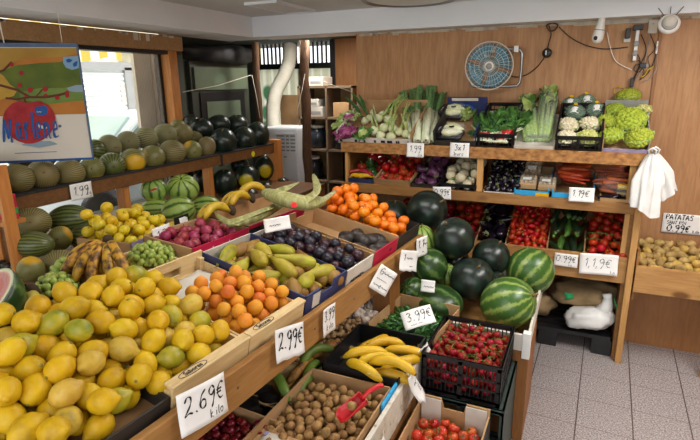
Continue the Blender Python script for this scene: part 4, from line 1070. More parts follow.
def bell(nm, mat, r):
    def fn(p):
        a = math.atan2(p[1], p[0]); k = 1 + .09 * math.cos(a * 4); q = math.exp(-(p[0] ** 2 + p[1] ** 2) / (r * .4) ** 2)
        return (p[0] * k, p[1] * k, p[2] * 1.15 * (1 - .3 * q))
    o = B().ball((0, 0, 0), r, 20, 9, fn).obj(nm, mat, None, True)
    return proto(o, B().tube([(0, 0, r * .7), (.002, 0, r * 1.2), (.006, 0, r * 1.5)], [r * .2, r * .12, r * .14], 6).obj('stem', 'stemgreen', o))
RPE = [bell('red_pepper', 'redpep', .034)]
GPE = [bell('green_pepper', 'greenpep', .034)]
YPE = [banana_proto('yellow_pepper', 'yelpep', .12, .016, .014)]
LRP = [banana_proto('long_red_pepper', 'redpep', .15, .015, .016)]
CAR = [proto(B().lathe([(.001, -.085), (.004, -.08), (.009, -.03), (.0125, .03), (.0145, .055), (.011, .063), (.001, .064)], 9).obj('carrot', 'carrot', None, True))]
proto(CAR[0], B().lathe([(.006, .062), (.006, .067), (.002, .068)], 6).obj('leaf_stub', 'stemgreen', CAR[0]))
def potato(k, mat):
    o = B().ball((0, 0, 0), (.034, .026, .023), 14, 9, lambda p: tuple(c * (1 + .10 * nz(p, 28, k * 5)) for c in p)).obj('potato', mat, None, True); return proto(o)
POT = [potato(1, 'potato'), potato(2, 'potato'), potato(3, 'potato_y')]
for k in range(4): pass
def mound_cauli(nm, mat, R, leafmat='leaf_pale', leaves=6, bumps=70, seed=0):
    rs = random.Random(seed); b = B()
    b.ball((0, 0, 0), (R * .84, R * .84, R * .62), 14, 8)
    for i in range(bumps):
        z = 1 - (i + .5) / bumps * 1.15; a = i * 2.39996; q = math.sqrt(max(0, 1 - z * z)); s = R * rs.uniform(.16, .24)
        b.ball((q * math.cos(a) * R * .84, q * math.sin(a) * R * .84, z * R * .66), (s, s, s * .9), 7, 5)
    o = b.obj(nm, mat, None, True); ch = []
    for i in range(leaves):
        a = i * 2 * PI / leaves + rs.uniform(-.2, .2)
        m = Matrix.Rotation(a, 4, 'Z')
        g = B().grid(lambda u, v: tuple(m @ Vector((R * (.55 + .5 * v - .12 * v * v) + R * .08 * abs(2 * u - 1), (u - .5) * R * .9 * math.sin(PI * min(1, .25 + .75 * (1 - v * .8))), -R * .45 + R * .8 * v))), 4, 5)
        ch.append(g.obj('leaf', leafmat, o, True, solid=.002))
    return proto(o, *ch)
CAU = [mound_cauli('cauliflower', 'cauli', .058, seed=1)]
CAM = [mound_cauli('cauliflower', 'cauli_m', .058, seed=2)]
CAG = [mound_cauli('green_cauliflower', 'cauli_g', .075, 'leaf_pale', 6, 90, 3)]
def leaf_strip(path, w, mat_b, curl=.3, n=3):
    """ribbon leaf along a path with a V section"""
    P = [np.array(p, float) for p in smooth_line(path, 4)]; K = len(P)
    v = []
    for i, p in enumerate(P):
        t = P[min(i + 1, K - 1)] - P[max(i - 1, 0)]; t /= np.linalg.norm(t) + 1e-9
        up = np.array([0, -.6, .8]); s = np.cross(t, up); s /= np.linalg.norm(s) + 1e-9; nn = np.cross(s, t)
        ww = w[0] + (w[1] - w[0]) * i / (K - 1) if hasattr(w, '__len__') else w
        if i > K * .75: ww *= max(.12, 1 - (i - K * .75) / (K * .27))
        for j in range(-1, 2): v.append(p + s * ww * .5 * j - nn * ww * curl * (1 - abs(j)))
    f = [(3 * i + j, 3 * i + j + 1, 3 * i + 4 + j, 3 * i + 3 + j) for i in range(K - 1) for j in range(2)]
    return mat_b.add(v, f)
def leaf_blob(b, c, L, W, d, up, wav=.25, seed=0, nu=6, nv=6):
    """one broad wavy leaf from c along d"""
    d = Vector(d).normalized(); s = d.cross(Vector(up)).normalized(); n = s.cross(d); rs = random.Random(seed)
    ph = rs.uniform(0, 6)
    def fn(u, v):
        w = W * math.sin(PI * min(1, .12 + v * .82)) ** .7; x = (u - .5)
        return tuple(Vector(c) + d * (L * v) + s * (w * x) + n * (W * (wav * .5 * math.sin(u * 9 + ph + v * 5) * abs(x) * 2 + .35 * x * x) - L * .25 * v * v))
    return b.grid(fn, nu, nv)
def put(p, mtx, label, cat, group=None): return inst(p, mtx, label, cat, group)
def heap(ps, protos, cat, group, label, rot='any', tilt=.5, r0=None, pick=None, labels=None, seed=0):
    """one thing per pile position"""
    random.seed(seed); out = []
    for i, (w, r) in enumerate(ps):
        k = pick(i, w) if pick else random.randrange(len(protos)); p = protos[k]
        m = T(w) @ rotm(rot, tilt) @ S(r / r0 if r0 else 1)
        out.append(put(p, m, labels[k] if labels else label, cat, group))
    return out
# ================================================================== front row of the counter
D = .50
carton('cardboard_carton', 'dark cardboard carton of lemons at the near end of the counter', MC(-.27), .335, .47, .078, 'cardin', 'carddark', 'card', 'carddark', 'carddark', zb=.028)
slat_crate('wooden_crate', 'pale wooden crate of lemons with the 2.69 card on its front', MC(.07), .305, .47, .105, zb=.03, hb=.10)
slat_crate('wooden_crate', 'pale wooden crate of apricots with an empty paper lined rear', MC(.380), .300, D, .105, zb=.045, hb=.125)
r = carton('navy_crate', 'navy printed carton of pears', MC(.685), .300, D, .112, 'cardin', 'cardblue', 'cardwhite', 'cardblue', 'cardblue', zb=.04, notch='f')
q = root('paper_liner', 'crumpled white paper liner in the empty rear of the apricot crate', 'paper', MC(.392, .34, n=.047))
B().grid(lambda u, v: (u * .275, v * .15, .003 + .02 * abs(nz((u, v, 0), 5))), 12, 8).obj('sheet', 'cardwhite', q, True, solid=.001)
carton('white_carton', 'white printed carton of dark plums', MC(.99), .250, D, .105, 'cardin', 'cardwhite', 'cardwhite', 'card', 'card', zb=.04)
carton('brown_carton', 'half empty brown carton of avocados with a crimson front corner', MC(1.243), .268, D, .115, 'card', 'cardred', 'card', 'card', 'card', hs=(.105, .13, .115, .115), zb=.03, notch='b')
carton('brown_carton', 'brown carton heaped with mandarins at the far end of the counter', MC(1.515), .285, D, .105, 'cardin', 'carddark', 'card', 'card', 'carddark', zb=.04)
# printed marks on crate fronts
for nm, x in (('wooden_crate', .085), ('wooden_crate.001', .08)):
    c = bpy.data.objects[nm]; fm = frame((x, .0135, .1056), (1, 0, 0), (0, 1, 0))
    print_text('Sabores', .020, 'ink', c, fm, 'printed_logo', .0004)
    b = B(); P = [(math.cos(a) * .050, math.sin(a) * .0125) for a in np.linspace(0, 2 * PI, 24)]; b.tube([(p[0], p[1], 0) for p in P], .0012, 4, flat=.4)
    fp = child(c, 'top_rim'); under(child(c, 'printed_logo'), fp); under(b.obj('logo_outline', 'ink', c, mtx=fm), fp)
c = bpy.data.objects['navy_crate']
under(B().box(0.05, .10, -.0012, 0, .045, .1).obj('white_label', 'cardwhite', c), child(c, 'front_panel'))
b = B(); write('~~~~~~', .13, .02, .02, .1, b=b); under(b.obj('printed_lettering', 'cardwhite', c, mtx=frame((0, -.0006, 0), (1, 0, 0), (0, 0, 1))), child(c, 'front_panel'))
c = bpy.data.objects['white_carton']
b = B(); write('~x~~x~', .04, .035, .03, .14, b=b); under(b.obj('printed_lettering', 'ink', c, mtx=frame((0, -.0006, 0), (1, 0, 0), (0, 0, 1))), child(c, 'front_panel'))
under(print_text('VARIETE', .04, 'ink', c, frame((.125, D - .0075, .068), (1, 0, 0), (0, 0, 1)), 'printed_lettering', .0008), child(c, 'back_panel'))

# lemons
Lm = MC(-.265)
def lem_mound(x, y):
    m = .140 + .105 * min(1, y / .30) - .03 * max(0, (x - .42) / .2)
    if y < .05: m = min(m, .135)
    return m
ps = pile(Lm, .008, .635, .030, .475, .03, lem_mound, .0335, 460, 11, K=70, pack=.9)
def pk(i, w): return random.choices([0, 1, 2, 3], [5, 5, 1.6, 1.6])[0]
LL = ['bright yellow lemon heaped in the two near crates of the counter'] * 2 + ['paler dull yellow lemon heaped among bright yellow ones', 'green tinged lemon heaped among bright yellow ones']
heap(ps, LEM, 'lemon', 'lemons heaped at the near end of the counter', None, 'flat', .45, .0385, pk, LL, 1)


# apricots
ps = pile(MC(.385), .01, .288, .032, .345, .05, lambda x, y: .138 + .04 * math.exp(-((y - .2) / .12) ** 2) - (.05 if y > .31 else 0), .0255, 140, 12, K=50, pack=.92)
heap(ps, APR, 'apricot', 'apricots in the pale wooden crate', None, 'any', .5, .0255, lambda i, w: random.choice([0, 0, 1, 1, 2]), ['plain orange apricot heaped in the pale wooden crate'] * 2 + ['red blushed apricot heaped in the pale wooden crate'], 2)

# pears, laid by hand: (x, y, n, heading deg, tilt deg, kind, label)
Pm = MC(.685)
PE = [(.08, .44, .085, 200, 10, 0, 'slim green yellow pear at the rear near corner of the navy carton'),
      (.16, .45, .085, 170, 0, 2, 'russet pear against the rear white wall of the navy carton'),
      (.24, .43, .085, 20, 0, 2, 'round russet pear in the rear far corner of the navy carton'),
      (.05, .33, .09, 15, 5, 0, 'green yellow pear along the near side of the navy carton'),
      (.13, .33, .115, 60, 5, 0, 'large green pear lying on top in the middle of the pears'),
      (.20, .34, .10, 240, 0, 1, 'green yellow pear behind the far russet pears'),
      (.255, .31, .105, 90, 12, 1, 'stout green pear near the dark plums'),
      (.06, .22, .085, 330, 0, 1, 'russet flecked pear low by the apricots, second from the front'),
      (.14, .21, .115, 75, -6, 0, 'long green pear on top of the heap, nearer the front'),
      (.22, .20, .11, 120, 0, 0, 'green pear with brown blush on top at the far side'),
      (.265, .19, .10, 60, -10, 2, 'round russet pear against the far side of the navy carton'),
      (.07, .10, .085, 40, 0, 2, 'russet pear in the front near corner beside the apricots'),
      (.15, .09, .10, 20, 6, 0, 'brown blushed long pear at the front of the navy carton'),
      (.225, .085, .095, 160, 0, 1, 'green pear at the front behind the navy crate wall'),
      (.265, .06, .08, 80, 0, 2, 'small russet pear in the front far corner of the navy carton')]
for x, y, n, hd, tl, k, lb in PE:
    m = Pm @ T((x, y, n)) @ Matrix.Rotation(math.radians(hd), 4, 'Z') @ Matrix.Rotation(PI / 2 + math.radians(tl), 4, 'Y') @ Matrix.Rotation(x * 40, 4, 'Z') @ S((.88, .88, 1.38))
    put(PEA[k], m, lb, 'pear', 'pears in the navy carton')
ps = pile(Pm, .01, .29, .015, .48, .042, lambda x, y: .098, .029, 60, 13, K=30)
heap(ps[:24], [PEA[0], PEA[2]], 'pear', 'pears in the navy carton', 'pear low in the navy carton, mostly hidden under the upper pears', 'flat', .2, .033)

ps = pile(MC(.99), .01, .24, .012, .485, .042, lambda x, y: .135 + .02 * math.sin(x * 14), .0265, 120, 14, K=40)
heap(ps, PLD, 'plum', 'dark plums in the white carton', None, 'any', .5, .0245, None, ['blue black plum heaped in the white carton beside the pears'] * 2 + ['reddish black plum heaped in the white carton beside the pears'])
AV = [(.07, .20, .07, 30, 'avocado at the rear near side of the avocado group'), (.145, .215, .066, 80, 'avocado in the middle of the rear row beside the empty cardboard'), (.215, .20, .068, 10, 'rear avocado nearest the mandarins'),
      (.05, .11, .068, 100, 'avocado nearest the dark plums'), (.12, .13, .092, 60, 'avocado lying on top of the others'), (.19, .12, .07, 140, 'avocado in the middle of the far half of the avocado group'),
      (.235, .10, .068, 80, 'avocado against the far cardboard side below the mandarins'), (.09, .045, .068, 20, 'front avocado on the side of the dark plums'), (.17, .04, .068, 160, 'front avocado behind the crimson corner')]
Am = MC(1.243)
for x, y, n, hd, lb in AV:
    put(AVO[0], Am @ T((x, y, n)) @ Matrix.Rotation(math.radians(hd), 4, 'Z') @ Matrix.Rotation(PI / 2, 4, 'Y') @ S(1.08), lb, 'avocado', 'avocados in the half empty carton')
ps = pile(MC(1.515), .008, .278, .01, .49, .042, lambda x, y: .14 + .10 * min(1, y / .42), .0315, 190, 15, K=50, pack=.9)
heap(ps, MAN, 'mandarin', 'mandarins at the far end of the counter', 'orange mandarin heaped in the far carton of the counter', 'up', .9, .0315)

# ---- second row, behind
MB = lambda s, t, z, tau=4: flatM(s, t, z) @ Matrix.Rotation(math.radians(tau), 4, 'X')
bc = carton('blue_carton', 'blue printed carton of green grapes and bananas behind the lemons', MB(-.30, .53, .878), .68, .29, .085, 'cardin', 'cardblue', 'cardblue', 'card', 'card', zb=.01)
sc_ = slat_crate('wooden_crate', 'pale wooden crate of green grapes behind the apricots', MB(.39, .53, .882), .30, .29, .09, zb=.012, hb=.085)
rc = carton('crimson_carton', 'crimson printed carton of red plums behind the pears', MB(.715, .575, .90), .36, .29, .10, 'cardin', 'cardred', 'card', 'card', 'card', zb=.02)
under(print_text('Lauden', .06, 'cardwhite', rc, frame((.20, -.0006, .055), (1, 0, 0), (0, 0, 1)), 'printed_lettering', .0008), child(rc, 'front_panel'))
rc2 = carton('crimson_carton', 'crimson printed carton under the sweetcorn behind the avocados', MB(1.085, .585, .90), .62, .29, .10, 'cardin', 'cardred', 'card', 'carddark', 'card', zb=.02)
B().box(.0, .12, -.002, 0, .02, .085).obj('black_panel', 'black', rc2)

def grape_bunch(label, c, R, n, seed):
    rs = random.Random(seed); r = root('grape_bunch', label, 'grapes', T(c), 'bunches of green grapes')
    B().tube([(0, 0, R[2] * 1.0), (.01, 0, R[2] * .3), (0, .01, -R[2] * .5)], .003, 6).obj('stem', 'stembrown', r)
    pr = None; P = []
    k = 0; tries = 0
    while len(P) < n and tries < 5000:
        tries += 1; v = np.array([rs.gauss(0, 1), rs.gauss(0, 1), rs.gauss(0, 1)]); v /= np.linalg.norm(v)
        if v[2] < -.35: continue
        p = v * np.array(R) * rs.uniform(.95, 1.2)
        if all(np.linalg.norm(p - q) > .0195 for q in P): P.append(p)
    for p in P:
        if pr is None:
            o = B().ball((0, 0, 0), (.0125, .0125, .0145), 10, 7).obj('grape', 'grape', r, True); pr = o
        else:
            o = pr.copy(); COL.objects.link(o); o.parent = r
        o.matrix_local = T(p) @ rotm('any') @ S(rs.uniform(.9, 1.12))
def AZ(x, y, z): return tuple(float(q) for q in atz(x, y, z))
for lb, px, py, z, R, n, sd in [('green grape bunch at the near end of the blue carton', 57, 287, .96, (.06, .05, .035), 60, 1), ('green grape bunch in the middle of the blue carton', 72, 270, .965, (.065, .055, .04), 70, 2),
                            ('green grape bunch in the wooden crate just beyond the spotted bananas', 149, 255, .965, (.06, .07, .04), 70, 3), ('green grape bunch in the wooden crate next to the red plums', 161, 257, .955, (.05, .06, .035), 60, 4)]:
    grape_bunch(lb, AZ(px, py, z), R, n, sd)
# spotted old bananas, resting across the crates
p = AZ(108, 240, 1.08)
banana_hand('bunch of brown spotted bananas on top of the blue carton', 'banana_old', frame(Vector(p), Vector((-.91, -.41, 0)) * .30 + Vector((.40, -.87, 0)) * .55 + Vector((0, 0, -.62)), (.91, .41, 0)), 6, .155, .0175, .035, fan=1.25)
p = AZ(109, 241, 1.075)
banana_hand('second bunch of spotted bananas lying beneath the top one', 'banana_old', frame(Vector(p), (.35, -.75, -.5), (.8, .35, 0)), 5, .19, .0195, .04, fan=1.3)
p = AZ(33, 290, 1.0)
banana_hand('yellow green bananas between the watermelon half and the grapes', 'banana_g', frame(Vector(p), (.15, -.45, -.35), (1, .2, 0)), 5, .15, .02, .03, fan=1.3)
ps = pile(MB(.715, .575, .90), .012, .345, .012, .28, .025, lambda x, y: .125, .0265, 70, 16, K=40)
heap(ps, PLR, 'plum', 'red plums in the crimson carton', 'mottled red plum heaped in the crimson carton', 'any', .5, .0265)
# bananas in front of the sweetcorn
for i, (px, py, z, hx, lb) in enumerate([(232, 210, 1.04, (.55, .7, .25), 'yellow bananas lying behind the crimson carton, nearest the plums'), (268, 190, 1.06, (.75, .5, .25), 'yellow bananas under the tip of the upper sweetcorn'), (252, 198, 1.05, (.45, .8, .3), 'speckled yellow bananas in the middle, behind the lower sweetcorn')]):
    p = AZ(px, py, z)
    banana_hand(lb, 'banana_y', frame(Vector(p), (hx[0] * -1, -hx[1], -.15), (hx[1], -hx[0], 0.2)), 4 if i != 1 else 5, .16, .02, .05, fan=.9, group='yellow bananas behind the crimson carton')
# sweetcorn in husks
def corn(label, pts, R, seed, leaves, spot=None):
    rs = random.Random(seed); o = root('sweetcorn', label, 'sweetcorn', T(pts[0]), 'sweetcorn cobs in their husks')
    P0 = np.array(pts[0]); L = [tuple(np.array(p) - P0) for p in pts]
    sp = smooth_line(L, 5); n = len(sp)
    B().tube(sp, [R * (.35 + .75 * math.sin(PI * min(1, .16 + .72 * i / (n - 1)))) for i in range(n)], 14, flat=.8).obj('husk', 'corn_husk', o, True)
    for lf in leaves:
        b = B(); leaf_strip([tuple(np.array(q) - P0) for q in lf], (R * 1.5, R * .5), b, .35); b.obj('husk_leaf', 'corn_husk', o, True, solid=.002)
    B().tube([sp[0], sp[0] * 1 - (sp[1] - sp[0]) * 1.0], [R * .5, R * .35], 8).obj('stalk_end', 'stembrown', o, True)
    if spot:
        B().lathe([(.013, 0), (.013, .0015), (.001, .002)], 14).obj('red_sticker', 'redband', o, mtx=spot @ Matrix.Identity(4))
    return o
a = [AZ(266, 193, 1.11), AZ(285, 199, 1.115), AZ(305, 203, 1.10), AZ(322, 201, 1.08)]
spot = frame(Vector(AZ(294, 205, 1.15)) - Vector(a[0]), (.9, .4, 0), (-.2, .5, .8))
corn('large pale green sweetcorn in its husk with a red spot', a, .042, 1, [[AZ(312, 203, 1.10), AZ(325, 198, 1.11), AZ(336, 190, 1.12)], [AZ(305, 200, 1.12), AZ(317, 190, 1.15), AZ(313, 174, 1.19)], [AZ(275, 193, 1.13), AZ(290, 186, 1.15), AZ(299, 182, 1.15)]], spot)
a = [AZ(280, 205, 1.05), AZ(262, 214, 1.05), AZ(242, 221, 1.04), AZ(226, 224, 1.035)]
corn('smaller sweetcorn with a folded husk leaf along the crimson carton', a, .028, 2, [[AZ(240, 222, 1.05), AZ(226, 221, 1.05), AZ(215, 213, 1.05)], [AZ(275, 206, 1.07), AZ(255, 214, 1.08), AZ(232, 224, 1.07)]])
# white tag standing in the plum carton rear
# yellow apples on the low shelf
ya = aty(0, 0, 1)
AF = frame(Vector(AZ(131, 244, .985)), Vector(AZ(186, 221, .985)) - Vector(AZ(131, 244, .985)), (-1, .05, .0))
Lap = (Vector(AZ(186, 221, .985)) - Vector(AZ(131, 244, .985))).length
AF = T((0, 0, -.128)) @ AF
carton('lilac_carton', 'lilac printed low carton of yellow apples on the lower shelf by the window', AF, Lap, .30, .13, 'cardin', 'lilac', 'card', 'card', 'card', zb=.075)
ps = pile(AF, .0, Lap - .005, .01, .29, .075, lambda x, y: .145 + .12 * min(1, y / .25) * (1 - .45 * max(0, (x / Lap - .55) / .45)), .030, 170, 17, K=50, pack=.92)
heap(ps, YAP, 'apple', 'yellow apples by the window', 'small yellow apple heaped in the lilac carton by the window', 'up', .9, .030)

# half watermelon at the left edge
m, nt, bb = newmat('watermelon flesh'); tc = nt.nodes.new('ShaderNodeTexCoord'); vl = nt.nodes.new('ShaderNodeVectorMath'); vl.operation = 'LENGTH'; nt.links.new(tc.outputs['Object'], vl.inputs[0])
nt.links.new(ramp(nt, vl.outputs['Value'], [(.090, '#a81c28'), (.097, '#c9675f'), (.102, '#d2d0a5'), (.108, '#a9b878')]), bb.inputs['Base Color']); bb.inputs['Roughness'].default_value = .3
MT['wmflesh'] = m
MT['wm_dark'] = stripe_mat('dark watermelon rind', 7, '#141d19', '#1a2620', '#202f26', ro=.3, wob=.5)
MT['wm_dark_patch'] = stripe_mat('dark watermelon rind with yellow patch', 7, '#141d19', '#1a2620', '#202f26', patch=('#c5b31f', (.72, -.62, -.2), .97), ro=.3, wob=.5)
MT['wm_str'] = stripe_mat('striped watermelon rind', 9, '#2f5522', '#7d9a40', '#93ad54', ro=.35, wob=.8, width=.24, patch=('#c0b045', (.3, -.6, -.75), 1.0))
MT['wm_mid'] = stripe_mat('green watermelon rind', 8, '#1f3d18', '#2c5020', '#56733a', ro=.32, wob=1.4, width=.74, nsc=30)
MT['wm_big'] = stripe_mat('green striped watermelon rind', 12, '#3a5c25', '#53752e', '#88984c', ro=.32, wob=1.3, width=.72, nsc=30, patch=('#a79a3e', (.75, -.6, -.35), 1.02))
nh = Vector((-.15, -.62, .77)).normalized(); xh = nh.cross(Vector((0, 1, 0)))
hw = root('watermelon_half', 'cut watermelon half with red flesh at the left edge of the picture', 'watermelon', frame(Vector(AZ(-17, 299, 1.03)), xh, nh.cross(xh)))
hb = B(); N = 28
prof = [(.112 * math.cos(a), -.112 * math.sin(a)) for a in np.linspace(0, PI / 2 * .985, 10)]
hb.lathe([(r_, z_) for r_, z_ in prof][::-1], N)
hb.obj('rind', 'wm_mid', hw, True)
B().lathe([(.1105, .0), (.001, .0012)][::1], N).obj('flesh', 'wmflesh', hw)
B().lathe([(.1125, -.006), (.1125, .0004), (.1, .0004)], N).obj('film_edge', 'film', hw, True)
# ---- price cards along the counter
def card_on(s, z, w, h, lines, label, roll=0, off=.03, pitch=0, yaw=0, **k):
    x = Matrix.Rotation(math.radians(-yaw), 3, 'Z') @ ES; o = CP(s, -off - .004 - w * .5 * math.sin(math.radians(yaw)), z); y = Vector((0, 0, 1)) - NT * -pitch
    Mx = frame(o, x, y) @ Matrix.Rotation(math.radians(roll), 4, 'Z')
    return price_card(label, Mx, w, h, lines, **k)
card_on(.122, .842, .152, .115, [('2.69€', .10, .42, .42), ('kilo', .58, .10, .2)], 'white card reading 2.69 € kilo on the lemon crate', -3, .035, .12, 6, rag=.0)
card_on(.505, .838, .115, .110, [('2.99€', .10, .36, .5)], 'white card reading 2.99 € below the apricots', -4, .035, .1, 14, rag=.02)
card_on(.775, .795, .09, .108, [('3.99', .12, .52, .36), ('kilo', .3, .14, .22)], 'white card reading 3.99 on the board below the navy carton', -2, .033, .0, rag=.02)
card_on(1.19, .810, .10, .115, [('G~~~', .14, .66, .26), ('~~~~~', .15, .42, .14), ('~~e~~', .12, .15, .2)], 'white card hung at a slant on the board below the dark plums', -38, .036, .1, 32)
card_on(1.462, .815, .112, .10, [('1 ~~', .14, .5, .3), ('~~', .55, .16, .18)], 'crumpled white card below the avocados', -14, .038, .2, 32, curl=.016, rag=.03)
card_on(1.705, .812, .085, .105, [('1.1~', .12, .45, .4), ('~', .5, .14, .2)], 'white card at the far end of the counter below the mandarins', 3, .033, .0, 16)
# small white signs standing among the second row
px = Vector(AZ(277, 224, 1.05))
price_card('white printed sign leaning at the back of the dark plums', frame(px + Vector((0, 0, .0)), (.62, .78, .05), (-.15, .1, 1)), .12, .06, [('~~~', .2, .3, .4)], group='signs standing in the crates')
# ================================================================== melons and watermelons, each one placed
MT['melon'] = stripe_mat('netted green melon rind', 40, '#544c27', '#716539', '#897c4c', ro=.55, wob=.8, width=.45)
MT['melon_y'] = stripe_mat('green melon rind with yellow patch', 34, '#494d22', '#6c6a33', '#858046', ro=.45, wob=.8, width=.45, patch=('#c79a1c', (.8, -.6, 0), .80))
MT['melon_g'] = stripe_mat('smooth green melon rind', 22, '#2e3a1a', '#475424', '#666c34', ro=.4, wob=.9, width=.45)
MT['melon_l'] = stripe_mat('pale netted melon rind', 30, '#5d5a34', '#77734a', '#918c62', ro=.6, wob=.9, width=.45)
def gourd(nm, mat, stem='stembrown', asp=1.0, tip=0):
    def fn(p):
        z = p[2] / .1; k = 1 + tip * (abs(z) ** 3)
        d = 1 + .02 * nz(p, 14, asp * 3); e = 1 - .05 * math.exp(-(p[0] ** 2 + p[1] ** 2) / .0005)
        return (p[0] * d, p[1] * d, p[2] * e * k)
    o = B().ball((0, 0, 0), .1, 26, 16, fn).obj(nm, mat, None, True)
    s = B().tube([(0, 0, .09), (.003, 0, .103), (.01, 0, .112)], [.008, .0045, .005], 7).obj('stem', stem, o, True)
    return proto(o, s)
G = {k: gourd('melon', k, tip=.06) for k in ('melon', 'melon_y', 'melon_g', 'melon_l')}
for k in ('wm_dark', 'wm_dark_patch', 'wm_str', 'wm_mid', 'wm_big'): G[k] = gourd('watermelon', k)
def place(k, px, py, w, h, ax, label, group, X=None, Y=None, Z=None, deep=None, roll=0):
    """px,py centre, w,h apparent size; ax: direction of the stem axis in the room"""
    c = atx(px, py, X) if X is not None else aty(px, py, Y) if Y is not None else atz(px, py, Z)
    rw, rh = px2m(c, w) / 2, px2m(c, h) / 2
    z = Vector(ax).normalized(); t = Vector((0, 0, 1)) if abs(z.z) < .9 else Vector((0, 1, 0))
    x = t.cross(z).normalized(); y = z.cross(x)
    m = Matrix.Identity(4)
    for i in range(3): m[i][0] = x[i]; m[i][1] = y[i]; m[i][2] = z[i]; m[i][3] = c[i]
    # screen directions in the room
    R_, U_ = Vector(ROT[:, 0]), Vector(ROT[:, 1])
    def along(v): return abs(v.dot(R_)), abs(v.dot(U_))
    s = []
    for v in (x, y, z):
        a, b_ = along(v); q = a + b_ + 1e-6
        s.append((a * rw + b_ * rh) / q)
    if deep: s[2] = deep
    if 'patch' in k or k == 'melon_y':
        v = m.to_3x3().inverted() @ (Vector(EYE) - Vector(c)).normalized(); roll = math.atan2(v.y, v.x) - math.atan2(-.6, .75) + random.uniform(-.5, .5)
    return inst(G[k], m @ Matrix.Rotation(roll, 4, 'Z') @ S([q / .1 for q in s]), label, 'watermelon' if k.startswith('wm') else 'melon', group)
F1 = 'green melons on the upper window shelf'
od = ['first', 'second', 'third', 'fourth', 'fifth', 'sixth', 'seventh', 'eighth', 'ninth', 'tenth', 'eleventh']
up = [(17.5, 179, 31, 30, 'melon', (.5, -.85, .1)), (43, 175, 30, 30, 'melon', (.8, -.5, .3)), (69, 173, 30, 28, 'melon', (.3, -.9, 0)), (92, 169, 24, 24, 'melon_y', (.7, -.6, .2)),
      (112, 165, 26, 25, 'melon_g', (.8, -.6, .0)), (133, 161, 26, 24, 'melon_y', (.5, .8, .2)), (152.5, 157.5, 25, 24, 'melon_y', (.9, -.4, .1)), (172, 152.5, 27, 25, 'melon', (-.35, -.9, 0)), (192, 151, 20, 21, 'melon_y', (.8, -.5, 0)), (206, 147.5, 18, 23, 'melon', (.3, .3, .9))]
for i, (px, py, w, h, k, ax) in enumerate(up):
    place(k, px, py, w, h, ax, '%s melon from the left in the front row of the upper shelf, %s' % (od[i], {'melon': 'brownish green', 'melon_y': 'yellow patched green', 'melon_g': 'smooth and green'}[k]), F1, X=-2.44)
ub = [(95, 151, 20, 24, 'melon_g', (0, -.9, .2)), (109.5, 146.5, 23, 24, 'melon_l', (.9, -.3, 0)), (128, 142.5, 23, 23, 'melon_l', (.7, -.6, .2)), (146, 138, 22, 22, 'melon_l', (.8, .4, .2)), (165, 134.5, 23, 22, 'melon_l', (.8, -.4, .2)), (183, 133.5, 19, 20, 'melon', (.7, -.6, 0)), (197, 135, 13, 13, 'melon', (.6, .6, 0))]
for i, (px, py, w, h, k, ax) in enumerate(ub):
    place(k, px, py, w, h, ax, '%s melon from the left in the rear row of the upper shelf, %s' % (od[i], {'melon_l': 'pale and netted', 'melon': 'olive green', 'melon_g': 'dark green'}[k]), F1, X=-2.62)
place('melon_y', 178, 127, 16, 15, (.5, -.8, .2), 'yellowish melon perched on top of the rear row beside the window post', F1, X=-2.66)
# row hidden partly behind the poster
for i, (px, py) in enumerate([(20, 158), (44, 156), (70, 154)]):
    place('melon', px, py, 24, 22, (.8, -.5, .1), 'dark netted melon behind the hanging poster, %s from the left' % od[i], F1, X=-2.62)
F2 = 'dark watermelons on the upper window shelf'
for px, py, w, h, X, lb in [(223, 141.5, 27, 27, -2.44, 'large dark watermelon at the near end of the front row on the upper window shelf'), (244.5, 139.5, 24, 26, -2.45, 'dark watermelon in the middle of the front row on the upper window shelf'), (258, 134.5, 23, 26, -2.43, 'dark watermelon at the far end of the upper window shelf, over the corner post'),
                            (201, 129, 25, 21, -2.62, 'dark watermelon behind the yellowish melons on the upper window shelf'), (219, 124, 23, 18, -2.66, 'dark watermelon in the middle of the rear row on the upper window shelf'), (236.5, 125, 24, 20, -2.66, 'dark watermelon at the far end of the rear row on the upper window shelf'), (191, 122, 17, 15, -2.72, 'small dark watermelon at the very back beside the window post')]:
    place('wm_dark', px, py, w, h, (.3, -.4, .85), lb, F2, X=X)
F3 = 'dark watermelons under the upper window shelf'
for px, py, w, h, X, k, lb in [(224.5, 182, 22, 27, -2.42, 'wm_dark', 'dark watermelon just right of the second leg under the upper window shelf'), (247, 177.5, 25, 25, -2.38, 'wm_dark_patch', 'dark watermelon with a yellow patch under the upper window shelf'), (265, 168, 20, 25, -2.45, 'wm_dark_patch', 'dark watermelon with a yellow patch next to the corner post'),
                              (248, 199, 27, 23, -2.28, 'wm_dark', 'dark watermelon low in front under the yellow patched one'), (265, 191, 21, 20, -2.36, 'wm_dark', 'dark watermelon low beside the corner post'), (230, 201, 22, 20, -2.34, 'wm_dark', 'dark watermelon low beside the striped ones'), (283, 185, 14, 16, -2.30, 'wm_dark', 'dark watermelon beyond the corner post, beside the air conditioner'),
                              (204, 180, 20, 26, -2.52, 'wm_dark', 'dark watermelon in shade behind the second leg'), (240, 165, 18, 18, -2.66, 'wm_dark', 'dark watermelon at the back in deep shade')]:
    place(k, px, py, w, h, (.2, -.3, .9) if k == 'wm_dark' else (.1, .1, 1), lb, F3, X=X)
F4 = 'striped watermelons under the upper window shelf'
